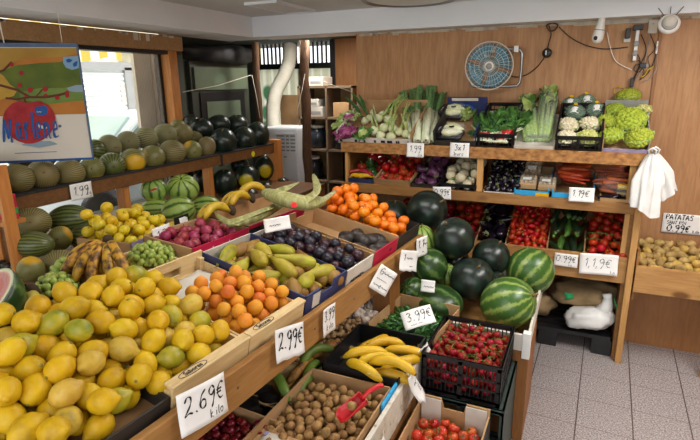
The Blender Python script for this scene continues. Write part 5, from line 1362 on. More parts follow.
for px, py, w, h, X, ax, lb in [(183, 188.5, 32, 28, -2.30, (.35, -.5, .8), 'upper striped watermelon between the two legs of the window stand'), (178.5, 211.5, 36, 28, -2.14, (.75, .55, .25), 'large striped watermelon resting in front of the others beside the apples'),
                                (206, 206.5, 30, 22, -2.22, (.8, .6, .0), 'striped watermelon lying right of the large one'), (154, 190, 27, 24, -2.40, (.1, -.2, .9), 'striped watermelon with a red sticker behind the yellow apples'), (157, 208, 32, 18, -2.36, (.8, .5, 0), 'striped watermelon half hidden behind the yellow apples')]:
    o = place('wm_str', px, py, w, h, ax, lb, F4, X=X)
    if 'red sticker' in lb:
        b = B(); mm = o.matrix_world; iv = mm.inverted()
        d = (Vector(EYE) - mm.translation).normalized()
        P = iv @ (mm.translation + d * .2); P = P.normalized() * .1012
        st = B().poly([(-.03, -.006), (-.01, .012), (.012, .014), (.03, .004), (.012, .002), (-.008, -.004)], 0, .002).obj('red_sticker', 'redband', o)
        st.matrix_local = frame(P, Vector((0, 0, 1)).cross(P) if abs(P.normalized().z) < .95 else (1, 0, 0), (0, 0, 1))
F5 = 'green melons under the upper window shelf'
low = [(32, 222.5, 36, 30, 'melon', (.75, -.65, .25), -2.30, 'melon with a curled stem at the top left, under the first melons of the shelf'), (70, 219, 41, 29, 'melon_g', (-.75, -.6, 0), -2.36, 'long dark green melon at the top, right of the curled stem one'), (97, 229, 18, 18, 'melon', (.6, -.6, 0), -2.5, 'melon mostly hidden behind the long ones, beside the apples'),
       (33, 244.5, 38, 26, 'melon_g', (-.8, -.5, .05), -2.16, 'long green melon lying on its side below the curled stem one'), (60, 238.5, 26, 22, 'melon_y', (.7, -.7, .2), -2.2, 'round green melon with a yellow patch in the middle of the pile'), (90, 238.5, 38, 29, 'melon_g', (-.8, -.5, .2), -2.2, 'streaked long green melon behind the spotted bananas'),
       (31, 269, 26, 25, 'melon_y', (.75, -.6, -.1), -2.02, 'low round melon with a yellow patch beside the jar rack'), (60, 263, 34, 26, 'melon', (.7, -.6, .1), -2.02, 'low netted melon just behind the blue carton')]
for px, py, w, h, k, ax, X, lb in low: place(k, px, py, w, h, ax, lb, F5, X=X)

# ---- watermelon heap at the end of the counter
F6 = 'watermelons heaped beyond the end of the counter'
hp = [('wm_big', 508, 303, 57, 50, (.8, -.1, .45), 2.42, 'large light striped watermelon nearest the aisle, on the white slatted tray'),
      ('wm_big', 530, 271, 46, 48, (.45, .5, .55), 2.82, 'striped watermelon behind the nearest large one'),
      ('wm_dark', 472, 279, 44, 43, (.3, -.5, .8), 2.56, 'round black green watermelon low in the middle of the heap'),
      ('wm_dark', 491, 257, 38, 37, (.4, -.2, .9), 2.78, 'black green watermelon with a scar behind the low middle one'),
      ('wm_dark', 454, 238, 41, 42, (-.3, -.5, .8), 2.72, 'black green watermelon with a pale blotch in the upper middle of the heap'),
      ('wm_dark', 427, 211, 42, 41, (.75, -.3, .6), 2.98, 'topmost black green watermelon in front of the shelf'),
      ('wm_dark', 394, 217, 36, 34, (.1, -.2, .9), 3.02, 'black green watermelon just behind the mandarins'),
      ('wm_str', 422, 246, 26, 46, (.0, -.2, 1), 2.70, 'narrow striped watermelon standing on end against the counter'),
      ('wm_mid', 429, 266, 38, 36, (-.5, -.5, .6), 2.56, 'dark green watermelon below the standing one'),
      ('wm_mid', 412, 291, 22, 32, (-.2, -.6, .5), 2.42, 'dark green watermelon low beside the counter leg'),
      ('wm_mid', 440, 302, 52, 30, (-.9, .2, .1), 2.40, 'low green watermelon lying behind the small pepper carton'),
      ('wm_str', 447, 276, 18, 28, (.1, -.5, .8), 2.66, 'slim yellowish watermelon wedged between the dark ones'),
      ('wm_dark', 496, 285, 30, 26, (.2, -.2, .9), 2.66, 'dark watermelon mostly hidden behind the nearest large one'),
      ('wm_dark', 455, 262, 30, 30, (.2, -.2, .9), 2.86, 'dark watermelon deep in the middle of the heap')]
for k, px, py, w, h, ax, Y, lb in hp: place(k, px, py, w, h, ax, lb, F6, Y=Y)
q = aty(428, 286, 2.33)
price_card('small white card between the low watermelons', frame(Vector(q), (1, .1, 0), (0, .3, 1)), .07, .06, [('~~~', .2, .3, .4)], group='signs standing in the crates')
# ================================================================== lower stand in front of the counter
def L(x, y, z, yaw=0): return T((x, y, z)) @ Matrix.Rotation(math.radians(yaw), 4, 'Z')
ZL = .425
wbx = carton('walnut_carton', 'brown carton of walnuts with a black strip on its near rim on the low stand', L(-.895, 1.10, ZL, 0), .335, .47, .135, 'cardin', 'card', 'card', 'card', 'card', zb=.05)
B().box(0, .335, -.003, 0, .095, .125).obj('black_strip', 'black', wbx)
ps = pile(L(-.895, 1.10, ZL), .01, .325, .02, .45, .052, lambda x, y: .118 + .022 * math.sin(x * 9) * math.sin(y * 6), .0175, 420, 21, K=40, pack=.93)
heap(ps, WAL, 'walnut', 'walnuts in the brown carton', 'walnut heaped in the brown carton with the red scoop', 'any', .5, .0175)
# red scoop
c = Vector(AZ(352, 409, .60)); e = Vector(AZ(388, 385, .655))
Fs = frame(c, e - c, (0, 1, -.1) if False else Vector((0, 0, 1)).cross(e - c))
MT['scoop'] = M('red scoop plastic', [(.3, '#b8191f'), (.7, '#c8232a')], 8, .35, 0, 0)
r = root('scoop', 'red plastic scoop with a walnut in it lying on the walnuts', 'scoop', Fs)
def sf(u, v):
    a = (u - .5) * 2; x = -.055 + .105 * v; wv = .036 * (1 - .25 * v) * (1 if v > .15 else .6 + v * 2.6)
    return (x, wv * math.sin(a * 1.5) / math.sin(1.5), .030 * (1 - math.cos(a * 1.5)) / (1 - math.cos(1.5)) * (.45 + .75 * v) - .012)
B().grid(sf, 14, 8).obj('bowl', 'scoop', r, True, solid=.002)
B().grid(lambda u, v: (.05 + .004 * math.sin(v * 3), (u - .5) * .052 * (.4 + .6 * v), -.012 + .034 * v), 6, 4).obj('back_wall', 'scoop', r, True, solid=.002)
B().tube(smooth_line([(.045, 0, .012), (.075, 0, .022), (.11, 0, .020), (.128, 0, .012)], 3), [.008, .0085, .009, .0095, .0098, .010, .010, .0105, .011, .009], 10, flat=.75).obj('handle', 'scoop', r, True)
inst(WAL[0], T(c + Vector((0, 0, .012))) @ rotm('any'), 'walnut lying inside the red scoop', 'walnut')
# cherries/dark red fruit box at the near end, and a small carton
carton('brown_carton', 'brown carton of dark red cherries under the near end of the counter', L(-1.16, .92, .42, -4), .30, .36, .12, 'cardin', 'card', 'card', 'card', 'card', zb=.04)
ps = pile(L(-1.16, .92, .42, -4), .01, .29, .012, .35, .042, lambda x, y: .10 + .03 * (x / .3), .0155, 260, 22, K=40)
heap(ps, CFR, 'cherry', 'dark cherries under the counter', 'dark red cherry heaped in the brown carton under the counter', 'up', .8, .0155)
q = atz(279, 434, .55)
r = root('small_carton', 'small open brown carton with a white label at the bottom edge of the picture', 'box', L(q[0] - .075, q[1] - .10, .425))
B().box(0, .15, 0, .12, 0, .11).obj('body', 'card', r)
B().box(.025, .125, .12, .121, .02, .10).obj('flap', 'card', r)
B().grid(lambda u, v: (.02 + .10 * u, .105 - .085 * v, .112 + .004 * math.sin(u * 5)), 6, 4).obj('white_label', 'cardwhite', r, True, solid=.001)
B().box(.022, .035, .085, .105, .1165, .1185).obj('blue_stamp', 'lilac', r)
# black bag heap between cherries and plantains
b = B(); rs = random.Random(9)
for k in range(6): b.ball((-1.0 + rs.uniform(-.08, .05), 1.33 + k * .03, .44 + rs.uniform(0, .025)), (.06, .05, .03), 10, 6, lambda p: tuple(c_ * (1 + .25 * nz(p, 30)) for c_ in p))
tag(b.obj('plastic_bag', 'black', None, True), 'crumpled black plastic bag beside the walnut carton under the counter', 'bag')
# green and rusty plantains under the counter
for i, (px, py, z, hd, k, lb) in enumerate([(281, 388, .53, 80, 0, 'green plantain standing out at the near end under the counter'), (300, 372, .52, 30, 1, 'rusty brown plantain in the middle of the plantain heap'), (313, 378, .50, 40, 0, 'green plantain right beside the walnut carton'), (318, 360, .54, 10, 0, 'green plantain lying on top at the far end of the plantain heap'),
                                          (297, 384, .49, 25, 1, 'rusty plantain low beside the walnut carton'), (290, 362, .52, 20, 0, 'green plantain at the back of the plantain heap'), (305, 392, .48, 35, 0, 'green plantain lowest beside the walnut carton rim'), (325, 352, .53, 5, 1, 'rusty plantain at the back near the ginger')]):
    p = AZ(px, py, z)
    put(PLG[k], T(p) @ Matrix.Rotation(math.radians(hd + 60), 4, 'Z') @ Matrix.Rotation(random.uniform(-.5, .5), 4, 'X') @ S(.9), lb, 'plantain', 'plantains under the counter')
pc = slat_crate('wooden_crate', 'shallow crate under the plantain heap below the counter', L(-1.22, 1.42, .42, -4), .30, .34, .05, zb=.02)
# ginger
carton('brown_carton', 'low brown carton of ginger roots under the counter', L(-1.14, 1.82, .42, -4), .27, .27, .09, 'cardin', 'card', 'card', 'card', 'card', zb=.05)
def ginger(sd):
    rs = random.Random(sd); b = B(); p = np.zeros(3); d = np.array([1, 0, 0.])
    for k in range(5):
        rr = rs.uniform(.011, .016); b.ball(p, (rr * 1.25, rr, rr * .85), 9, 6, lambda q: tuple(c_ * (1 + .15 * nz(q, 90, sd)) for c_ in q)); p = p + d * .02 + np.array([0, rs.uniform(-.013, .013), rs.uniform(-.004, .006)])
        if k in (1, 3): b.ball(p + np.array([0, rs.choice([-1, 1]) * .016, .004]), (rr * .8, rr, rr * .7), 8, 5)
    return b
GIN = [proto(ginger(k).obj('ginger_root', 'ginger', None, True)) for k in (1, 2, 3)]
ps = pile(L(-1.14, 1.82, .42, -4), .0, .24, .0, .27, .05, lambda x, y: .145, .024, 60, 24, K=30)
heap(ps, GIN, 'ginger', 'ginger roots under the counter', 'knobbly ginger root in the low carton under the counter', 'up', .4, .024)
# garlic
carton('brown_carton', 'low brown carton of garlic under the counter beside its end leg', L(-1.16, 2.08, .42, -4), .31, .27, .10, 'cardin', 'card', 'card', 'card', 'card', zb=.05)
ps = pile(L(-1.16, 2.08, .42, -4), .0, .31, .0, .27, .05, lambda x, y: .20 - .06 * (x / .3), .023, 170, 25, K=40, pack=.9)
heap(ps, GAR, 'garlic', 'garlic under the counter', 'garlic bulb heaped under the counter beside the end leg', 'up', .9, .023)
# yellow plantains
Pf = L(-.865, 1.60, ZL)
carton('black_carton', 'black carton of yellow plantains on the low stand', Pf, .32, .37, .15, 'carddark', 'black', 'black', 'black', 'black', zb=.06)
PY_ = [(366, 342, 40, .60, 'yellow plantain at the back of the black carton'), (378, 347, 15, .605, 'yellow plantain lying across the upper middle of the black carton'), (360, 354, 5, .62, 'long yellow plantain lying across the near upper part'), (398, 352, -10, .59, 'yellow plantain with its tip against the far right wall'),
       (372, 362, 10, .61, 'yellow plantain in the middle of the heap'), (358, 370, -45, .61, 'yellow plantain with a round white sticker on its near end'), (386, 367, -25, .635, 'uppermost yellow plantain with its tip pointing at the walnuts'), (394, 363, 25, .59, 'yellow plantain at the right in the lower half'), (384, 378, -20, .575, 'lowest yellow plantain beside the scuffed lip')]
CR = Vector(ROT[:, 0]); CRh = math.atan2(CR.y, CR.x)
for i, (px, py, hd, z, lb) in enumerate(PY_):
    p = AZ(px + 6, py + 2, z - .035)
    o = put(PLA[0], T(p) @ Matrix.Rotation(CRh + math.radians(hd), 4, 'Z') @ Matrix.Rotation([.9, -.6, .3, .5, -.9, .4, -.3, .6, .2][i], 4, 'X') @ S(.92), lb, 'plantain', 'yellow plantains in the black carton')
    if 'sticker' in lb:
        B().lathe([(.011, 0), (.011, .001)], 14).obj('round_sticker', 'white', o, mtx=T((.05, -.008, .040)) @ Matrix.Rotation(.3, 4, 'X'))
ps = pile(Pf, .0, .32, .0, .37, .06, lambda x, y: .11, .03, 10, 26, K=20)
# small green peppers
Gf = L(-.83, 1.99, ZL, -6)
carton('pepper_carton', 'brown carton of small green peppers on the low stand below the watermelons', Gf, .32, .35, .155, 'cardin', 'card', 'card', 'card', 'card', hs=(.11, .165, .155, .15), zb=.06)
ps = pile(Gf, .004, .316, .006, .345, .062, lambda x, y: .118 + .012 * math.sin(x * 20), .0145, 560, 27, K=30, pack=.85)
heap(ps, PAD, 'pepper', 'small green peppers in the brown carton', 'small dark green pepper heaped in the carton with the 3.99 card', 'flat', .4, .0145)
q = AZ(418, 318, .60)
price_card('white card reading 3.99 € lying on the small green peppers', frame(Vector(q), CR + Vector((0, 0, .12)), (.0, .75, .66)) @ Matrix.Rotation(math.radians(10), 4, 'Z'), .145, .09, [('3.99€', .12, .40, .45), ('~~~ ~~', .2, .12, .16)], curl=.01)
# cherry tomatoes in the black slatted crate
Cf = L(-.515, 1.80, .42, 0)
grid_crate('slatted_crate', 'black slatted plastic crate of cherry tomatoes on the low stand', Cf, .315, .375, .175, rows=3, zb=.02)
ps = pile(Cf, .008, .307, .008, .367, .022, lambda x, y: .152 + .022 * math.sin(PI * x / .315) - .0 * y, .0188, 700, 28, K=30, pack=.93)
print('cherry', len(ps))
ps.sort(key=lambda a: -a[0][2]); ps = ps[:230]
heap(ps, CHE, 'cherry tomato', 'cherry tomatoes in the black slatted crate', 'red cherry tomato heaped in the black slatted crate', 'up', .7, .0163)
b0 = None
random.seed(4)
for k, (w, r_) in enumerate(ps[:60:2]):
    b = B(); p = np.array(w) + np.array([0, 0, .014]); P = [tuple(p + np.array([random.uniform(-.012, .012) + (j - 2) * .014 * math.cos(k * 1.7), (j - 2) * .014 * math.sin(k * 1.7), .004 * math.sin(j * 2)])) for j in range(5)]
    b.tube(smooth_line(P, 2), .0013, 5)
    for j in range(5): b.tube([P[j], tuple(np.array(P[j]) + np.array([random.uniform(-.012, .012), random.uniform(-.012, .012), -.004]))], .001, 4)
    tag(b.obj('cut_vine', 'stemgreen', None, True), 'thin green cut vine lying on the cherry tomatoes', 'vine', 'cut vines on the cherry tomatoes')
gb = grid_crate('stacking_crate', 'dark green plastic crate carrying the black slatted crate', L(-.525, 1.79, 0.0), .345, .40, .418, 'greenplastic', rows=2, pitch=.05)
gb2 = grid_crate('stacking_crate', 'lower dark green plastic crate under the tomato carton at the bottom edge', L(-.525, 1.26, 0.0), .345, .52, .295, 'greenplastic', rows=2, pitch=.05)
B().box(0, .345, 0, .52, .28, .295).obj('lid', 'greenplastic', gb2)
B().box(-.0, .345, .0, .40, .40, .418).obj('lid', 'greenplastic', gb)
B().box(.338, .345, .0, .40, .02, .40).obj('side_sheet', 'greenplastic', gb); B().box(.338, .345, .0, .52, .02, .28).obj('side_sheet', 'greenplastic', gb2)
# tomato carton in front
Tf = L(-.50, 1.28, .300, 0)
tb = carton('tomato_carton', 'brown carton with white inner flaps holding orange red tomatoes at the bottom edge', Tf, .275, .46, .14, 'card', 'card', 'card', 'card', 'card', hs=(.1, .15, .12, .12), zb=.02, notch='b')
B().box(.012, .09, .453 - .008, .453 - .004, .03, .145).obj('white_flap', 'cardwhite', tb); B().box(.185, .265, .453 - .008, .453 - .004, .03, .145).obj('white_flap', 'cardwhite', tb)
B().box(.2755, .2775, .05, .46, .02, .12).obj('dark_outer_panel', 'carddark', tb)
ps = pile(Tf, .008, .268, .02, .44, .022, lambda x, y: .098 + .01 * math.sin(x * 12), .0215, 170, 29, K=40)
heap(ps, TOMO, 'tomato', 'orange red tomatoes in the carton at the bottom edge', 'orange red tomato heaped in the carton with white inner flaps', 'up', .7, .0265)
# crumpled cards on the lip
q = Vector((-.515, 1.66, .535))
price_card('crumpled grey white card drooping over the scuffed lip', frame(q, (.0, 1, .25), (-.35, 0, 1)), .09, .13, [('~~', .2, .5, .3), ('kg', .4, .25, .2)], curl=.03, rag=.12, group='handwritten price cards')
q = Vector((-.52, 1.85, .565))
price_card('small torn white paper tip at the far end of the scuffed lip', frame(q, (.2, 1, .4), (-.3, 0, 1)), .06, .07, [], curl=.015, rag=.15)
q = Vector((-.515, 1.29, .50))
price_card('crumpled white card at the near end of the scuffed lip', frame(q, (.0, 1, .2), (-.3, 0, 1)), .1, .1, [('~~', .2, .4, .4)], curl=.03, rag=.12)
B().box(-.556, -.547, 1.45, 1.60, .50, .565).obj('blue_strip', 'cardbright', ls)
q = aty(0, 0, 1)
card_on_z = None
# ================================================================== top shelf of the rear unit
def XB(p, z=Z1): return float(aty(p, 150 - (p - 350) * -.04, YB)[0])
def xs(px, py, yv=YB): return float(aty(px, py, yv)[0])
MS = lambda x, n=0.0, t=.006: M1(x, T1, Z1 - .012) @ T((0, t, n))
WP = 350
x0, x1 = xs(338, 140), xs(412, 142)
ca = carton('printed_carton', 'white printed carton of lettuce and spring onions at the left end of the top shelf', MS(x0), x1 - x0, .42, .05, 'card', 'cardwhite', 'card', 'cardwhite', 'card', hs=(.045, .12, .09, .09), zb=.01)
b = B(); rs = random.Random(3)
for k in range(16):
    x = rs.uniform(.01, x1 - x0 - .03); b.box(x, x + rs.uniform(.005, .02), -.001, 0, .012, .03)
b.obj('printed_mark', 'ink', ca)
x2, x3 = xs(434, 145), xs(476, 147)
en = carton('black_carton', 'black and blue printed carton of wrapped endives and escarole on the top shelf', MS(x2), x3 - x2, .40, .11, 'card', 'carddark', 'cardblue', 'carddark', 'cardblue', hs=(.045, .15, .11, .11), zb=.008)
b = B(); b.box(.03, x3 - x2 - .06, .392, .393, .125, .145); b.obj('printed_band', 'cardwhite', en)
x4, x5 = xs(477, 148), xs(514, 149)
cr1 = grid_crate('black_crate', 'black plastic crate of chard bunches in the middle of the top shelf', MS(x4), x5 - x4, .42, .10, rows=2, pitch=.03)
x6, x7 = xs(513, 149), xs(554, 151)
cw = carton('white_carton', 'low white carton under the wrapped celery on the top shelf', MS(x6), x7 - x6, .40, .03, 'cardwhite', 'cardwhite', 'cardwhite', 'cardwhite', 'cardwhite', zb=.006)
x8, x9 = xs(554.5, 150), xs(601, 153)
cr2 = grid_crate('black_crate', 'black plastic crate of wrapped broccoli and cauliflowers on the top shelf', MS(x8), x9 - x8, .42, .10, rows=2, pitch=.03)
xa, xb = xs(601.5, 152), xs(648, 155)
cg = carton('grey_carton', 'pale grey carton of green cauliflowers at the right end of the top shelf', MS(xa), xb - xa, .42, .08, 'card', 'lilac', 'grey', 'card', 'grey', hs=(.03, .12, .09, .09), zb=.006)
def on1(px, py, n):
    """point on the top shelf: pixel on the sloping plane, n above it"""
    o = Vector((0, YB, Z1 - .012)); nn = Vector((0, -math.sin(T1), math.cos(T1))); o = o + nn * n
    d = Vector(ray(px, py)); e = Vector(EYE); k = (o - e).dot(nn) / d.dot(nn); return e + d * k
N1 = Vector((0, -math.sin(T1), math.cos(T1))); U1_ = Vector((0, math.cos(T1), math.sin(T1)))
S1 = frame((0, 0, 0), (1, 0, 0), U1_)
def RS(p, yaw=0, tilt=0): return T(p) @ S1 @ Matrix.Rotation(math.radians(yaw), 4, 'Z') @ Matrix.Rotation(math.radians(tilt), 4, 'X')
# red leaf lettuce heads with purple ends
def lettuce(label, p, R, m_in, m_out, seed, group='leafy heads on the top shelf'):
    rs = random.Random(seed); r = root('lettuce', label, 'lettuce', RS(p), group)
    B().ball((0, 0, R * .1), (R * .75, R * .75, R * .6), 14, 9, lambda q: tuple(c_ * (1 + .25 * nz(q, 40, seed)) for c_ in q)).obj('heart', m_in, r, True)
    for k in range(9):
        a = k * 2 * PI / 9 + rs.uniform(-.2, .2); b = B()
        leaf_blob(b, (math.cos(a) * R * .35, math.sin(a) * R * .35, -R * .1), R * 1.1, R * .95, (math.cos(a), math.sin(a), rs.uniform(.4, 1.1)), (0, 0, 1), .5, seed * 20 + k)
        b.obj('leaf', m_out, r, True, solid=.0015)
    return r
lettuce('purple radicchio head at the front left corner of the top shelf', on1(346, 134, .06), .066, 'leaf_purple', 'leaf_purple', 1)
lettuce('purple and white radicchio head above the front one', on1(349, 119, .07), .062, 'leaf_purple', 'leaf_pale', 2)
lettuce('green lettuce head beside the purple radicchio', on1(363, 135, .055), .055, 'leaf_pale', 'leaf', 3)
lettuce('pale green lettuce on the left wall of the printed carton', on1(341, 126, .05), .05, 'leaf_pale', 'leaf_pale', 4)
# spring onion bunches and fennel: bulbs with stalks
def bulbs(label, spots, tops, R, nm='spring_onion_bunch', cat='spring onions', band=None, gmat='leaf', wid=.016):
    c = Vector(spots[0]); r = root(nm, label, cat, T(c), 'bulb bunches on the top shelf')
    cen = sum((Vector(s) for s in spots), Vector()) / len(spots)
    for i, s in enumerate(spots):
        s = Vector(s) - c
        B().ball(s, (R, R, R * .95), 12, 8).obj('bulb', 'bulb', r, True)
        t = Vector(tops[i % len(tops)]) - c; m = (s + t) * .5 + Vector((0, -.01, .02))
        b = B(); b.tube([s, s * .75 + t * .25, m], [R * .55, R * .3, .006], 7)
        for j in range(3):
            off = Vector((random.uniform(-.03, .03), random.uniform(-.02, .02), random.uniform(-.02, .03)))
            leaf_strip([tuple(s * .7 + t * .3), tuple(m + off * .4), tuple(t + off)], (wid * .7, wid * .5), b, .3)
        b.obj('stalk', gmat, r, True)
    if band: B().tube([Vector(band) - c + Vector((-.012, 0, -.004)), Vector(band) - c + Vector((.012, 0, .004))], .016, 10).obj('band', 'cardblue', r, True)
    return r
bulbs('white spring onions with dark green tops leaning at the left', [on1(365, 121, .05), on1(370, 118, .05)], [on1(349, 100, .14), on1(355, 95, .16), on1(360, 99, .13)], .028, gmat='leaf_dark', wid=.03)
bulbs('pale onions with long green stalks tied by a blue band', [on1(379, 118, .06), on1(388, 120, .06), on1(383, 115, .055), on1(391, 123, .05)], [on1(403, 97, .13), on1(398, 99, .13), on1(406, 100, .12)], .032, band=on1(392, 106, .10), gmat='leaf_pale', wid=.012)
bulbs('row of pale yellow onions at the front of the printed carton', [on1(374, 131, .05), on1(384, 128, .055), on1(393, 129, .05), on1(381, 136, .04), on1(391, 137, .04)], [on1(370, 107, .10), on1(396, 118, .10), on1(384, 118, .1)], .034, gmat='leaf_pale', wid=.01)
bulbs('small onions with yellow green stalks leaning against the leeks', [on1(399, 132, .045), on1(406, 134, .04)], [on1(411, 106, .10), on1(406, 116, .09), on1(420, 128, .07)], .030, gmat='leaf_pale', wid=.014)
# leeks
for i, (bx, by, tx, ty, n0) in enumerate([(411, 140, 404, 95, .02), (416, 141, 412, 93, .035), (420, 141, 421, 90, .02), (424, 142, 428, 87, .04), (427, 142, 437, 88, .03), (431, 141, 444, 90, .025), (418, 140, 417, 89, .06), (426, 140, 432, 86, .06)]):
    p, t = on1(bx, by, n0), on1(tx, ty, n0 + .04); c = p
    r = root('leek', ['first', 'second', 'third', 'fourth', 'fifth', 'sixth', 'upper left', 'upper right'][i] + (' leek from the left in the fan on the top shelf' if i < 6 else ' leek lying on the other leeks on the top shelf'), 'leek', T(c), 'leeks on the top shelf')
    d = t - p; B().tube([(0, 0, 0), tuple(d * .25), tuple(d * .52)], [.019, .0185, .021], 10).obj('white_shank', 'leek_white', r, True)
    for j in range(5):
        b = B(); off = Vector((random.uniform(-.028, .028), random.uniform(-.02, .02), random.uniform(-.01, .04)))
        leaf_strip([tuple(d * .42), tuple(d * .66 + off * .35 + N1 * .012), tuple(d * random.uniform(.9, 1.04) + off)], (.034, .046), b, .4); b.obj('leaf', 'leek_green', r, True)
    B().lathe([(.006, -.004), (.011, 0), (.004, .004)], 8).obj('root_end', 'stembrown', r)
# wrapped endives
for i, (px, py, lb) in enumerate([(453, 112, 'upper black and clear pack of endives on the top shelf'), (451, 132, 'lower black and clear pack of endives on the top shelf')]):
    p = on1(px, py, .06); r = root('endive_pack', lb, 'vegetable pack', RS(p, -8) @ S(1.05), 'packs of endives')
    for j in range(3): B().lathe([(.002, -.05), (.016, -.04), (.022, -.01), (.017, .03), (.002, .06)], 12).obj('endive', 'endive', r, True, mtx=T((.012, -.032 + j * .032, .018 + .008 * (j % 2))) @ Matrix.Rotation(PI / 2, 4, 'Y') @ Matrix.Rotation(.25 * (j - 1), 4, 'X') @ S(1.15))
    B().box(-.085, .07, -.055, .055, -.03, -.004).obj('tray', 'black', r, bev=.01); B().box(-.085, -.045, -.055, .055, -.02, .03).obj('black_wrap', 'black', r, bev=.01)
    b = B(); write('~~~', -.05, -.01, .022, .16, b=b); b.obj('printed_lettering', 'cardwhite', r, mtx=T((-.062, -.05, .0315)) @ Matrix.Rotation(PI / 2, 4, 'Z') @ T((.05, 0, 0)))
    B().lathe([(.016, .046), (.016, .048)], 16).obj('black_disc', 'black', r, mtx=T((.012, -.012, .0)))
    B().box(-.045, .075, -.055, .055, -.02, .044).obj('film_wrap', 'film', r, True, bev=.015)
p = on1(466, 113, .05); r = root('escarole', 'escarole head in a clear sleeve with a blue band right of the endive packs', 'escarole', RS(p))
for k in range(10):
    b = B(); leaf_blob(b, (random.uniform(-.02, .02), -.06, -.02 + k * .006), .15, .08, (random.uniform(-.25, .25), 1, .1), (0, 0, 1), .5, 60 + k); b.obj('leaf', 'leaf_pale', r, True, solid=.0015)
B().grid(lambda u, v: (.055 * math.cos(PI * u) * -1, -.012 + .03 * v + .01 * math.sin(u * 3), .01 + .045 * math.sin(PI * u)), 12, 2).obj('printed_band', 'blueink', r, True, solid=.001)
p = on1(476, 133, .05); r = root('herb_bunch', 'dark green herb bunch at the corner of the chard crate', 'herbs', RS(p))
for k in range(16):
    b = B(); leaf_blob(b, (0, 0, -.02), .06, .03, (random.uniform(-1, 1), random.uniform(-.6, .9), random.uniform(.2, .8)), (0, 0, 1), .5, 90 + k, 4, 4); b.obj('leaf', 'leaf_dark', r, True)
# chard bunches
for i, (px, py, lb) in enumerate([(485, 137, 'chard bunch with white stalks and a red band at the left of the black crate'), (500, 138, 'chard bunch with white stalks and a red band at the right of the black crate'), (508, 134, 'chard bunch leaning over the right side of the black crate')]):
    p = on1(px, py, .05); r = root('chard_bunch', lb, 'chard', RS(p, -8 + i * 6), 'chard bunches on the top shelf')
    for k in range(7):
        a = (k - 3) * .13; B().tube([(a * .12, -.05, .0), (a * .06, .0, .012 + .004 * (k % 2)), (a * .3, .09, .02)], [.011, .008, .005], 7).obj('stalk', 'leek_white', r, True)
    B().tube([(-.032, -.012, .012), (.032, -.012, .016)], .022, 10).obj('band', 'redband', r, True)
    for k in range(18):
        b = B(); leaf_blob(b, (random.uniform(-.04, .04), random.uniform(.03, .10), random.uniform(.01, .04)), random.uniform(.13, .19), random.uniform(.09, .13), (random.uniform(-.9, .9), 1, random.uniform(.0, .5)), (0, 0, 1), .7, 120 + i * 20 + k)
        b.obj('leaf', 'leaf' if k % 3 else 'leaf_dark', r, True, solid=.0012)
p = on1(484, 116, .05)
tag(B().grid(lambda u, v: tuple(Vector(p) + Vector((-.03 + .09 * u, .1 * v, .04 * v + .008 * math.sin(u * 6)))), 6, 6).obj('newspaper_sheet', 'cardwhite', None, True, solid=.001), 'pale printed paper sheet at the back of the chard crate', 'paper')
# celery in clear sleeves
for i, (px0, py0, px1, py1, lb, w) in enumerate([(531, 138, 526, 98, 'left celery head with pale stalks and leafy top in a clear sleeve', .06), (543, 138, 550, 88, 'tall right celery head in a clear crinkled sleeve', .066)]):
    p, t = on1(px0, py0, .035), on1(px1, py1, .07); d = t - p; r = root('celery', lb, 'celery', T(p), 'celery heads on the top shelf'); Ld = d.length
    fm = frame((0, 0, 0), d.cross(N1), d)
    for k in range(9):
        a = k * 2 * PI / 9; c, s = math.cos(a), math.sin(a)
        B().tube([tuple(fm @ Vector((c * w * .5, 0, s * .022))), tuple(fm @ Vector((c * w * .62, Ld * .35, s * .026))), tuple(fm @ Vector((c * w * .75, Ld * .72, s * .03)))], [.018, .014, .009], 7).obj('stalk', 'celery', r, True)
    for k in range(28):
        b = B(); leaf_blob(b, tuple(fm @ Vector((random.uniform(-.6, .6) * w, Ld * random.uniform(.5, .85), random.uniform(-.01, .045)))), .09, .055, tuple((d.normalized() + Vector((random.uniform(-.5, .5), random.uniform(-.3, .2), random.uniform(-.2, .5))))), tuple(N1), .6, 200 + 30 * i + k, 4, 4)
        b.obj('leaf', 'leaf' if k % 2 else 'leaf_pale', r, True)
    B().tube([tuple(fm @ Vector((0, Ld * f, 0))) for f in (-.02, .3, .6, .9, 1.08)], [w * .7, w * .85, w * 1.0, w * .9, w * .35], 14, flat=.75).obj('clear_sleeve', 'film', r, True)
p = on1(521, 130, .03)
lettuce('white green cabbage sprout at the left foot of the celery', p, .035, 'leaf_pale', 'leaf_pale', 7)
# broccoli in film, cauliflowers
MT['thinfilm'] = clear('thin clear film', '#dfe8e0', .08, .12)
BRO = mound_cauli('broccoli', 'broccoli', .052, 'leaf_dark', 0, 60, 5)
for i, (px, py, lb, a) in enumerate([(571, 105, 'wrapped broccoli head at the left rear', -12), (586, 102, 'wrapped broccoli head at the right rear', 15), (575, 113, 'wrapped broccoli head with a white and yellow label at the left front', -6), (596, 111, 'wrapped broccoli head with a white and yellow label at the right front', 8)]):
    o = put(BRO, RS(on1(px, py, .06), a, 10) @ S(1.12), lb, 'broccoli', 'wrapped broccoli heads on the top shelf')
    B().ball((0, 0, 0), (.058, .058, .047), 16, 10).obj('film_wrap', 'thinfilm', o, True)
    B().grid(lambda u, v: ((u - .5) * .042, -.030 + .032 * v - .006, .0475 - .012 * (1 - v) - .01 * (2 * u - 1) ** 2), 4, 3).obj('white_label', 'paper', child(o, 'film_wrap'), True, solid=.001)
    B().lathe([(.011, .052), (.011, .0532)], 12).obj('yellow_label', 'yelpep', child(o, 'film_wrap'), mtx=T((.0, .012, -.001)))
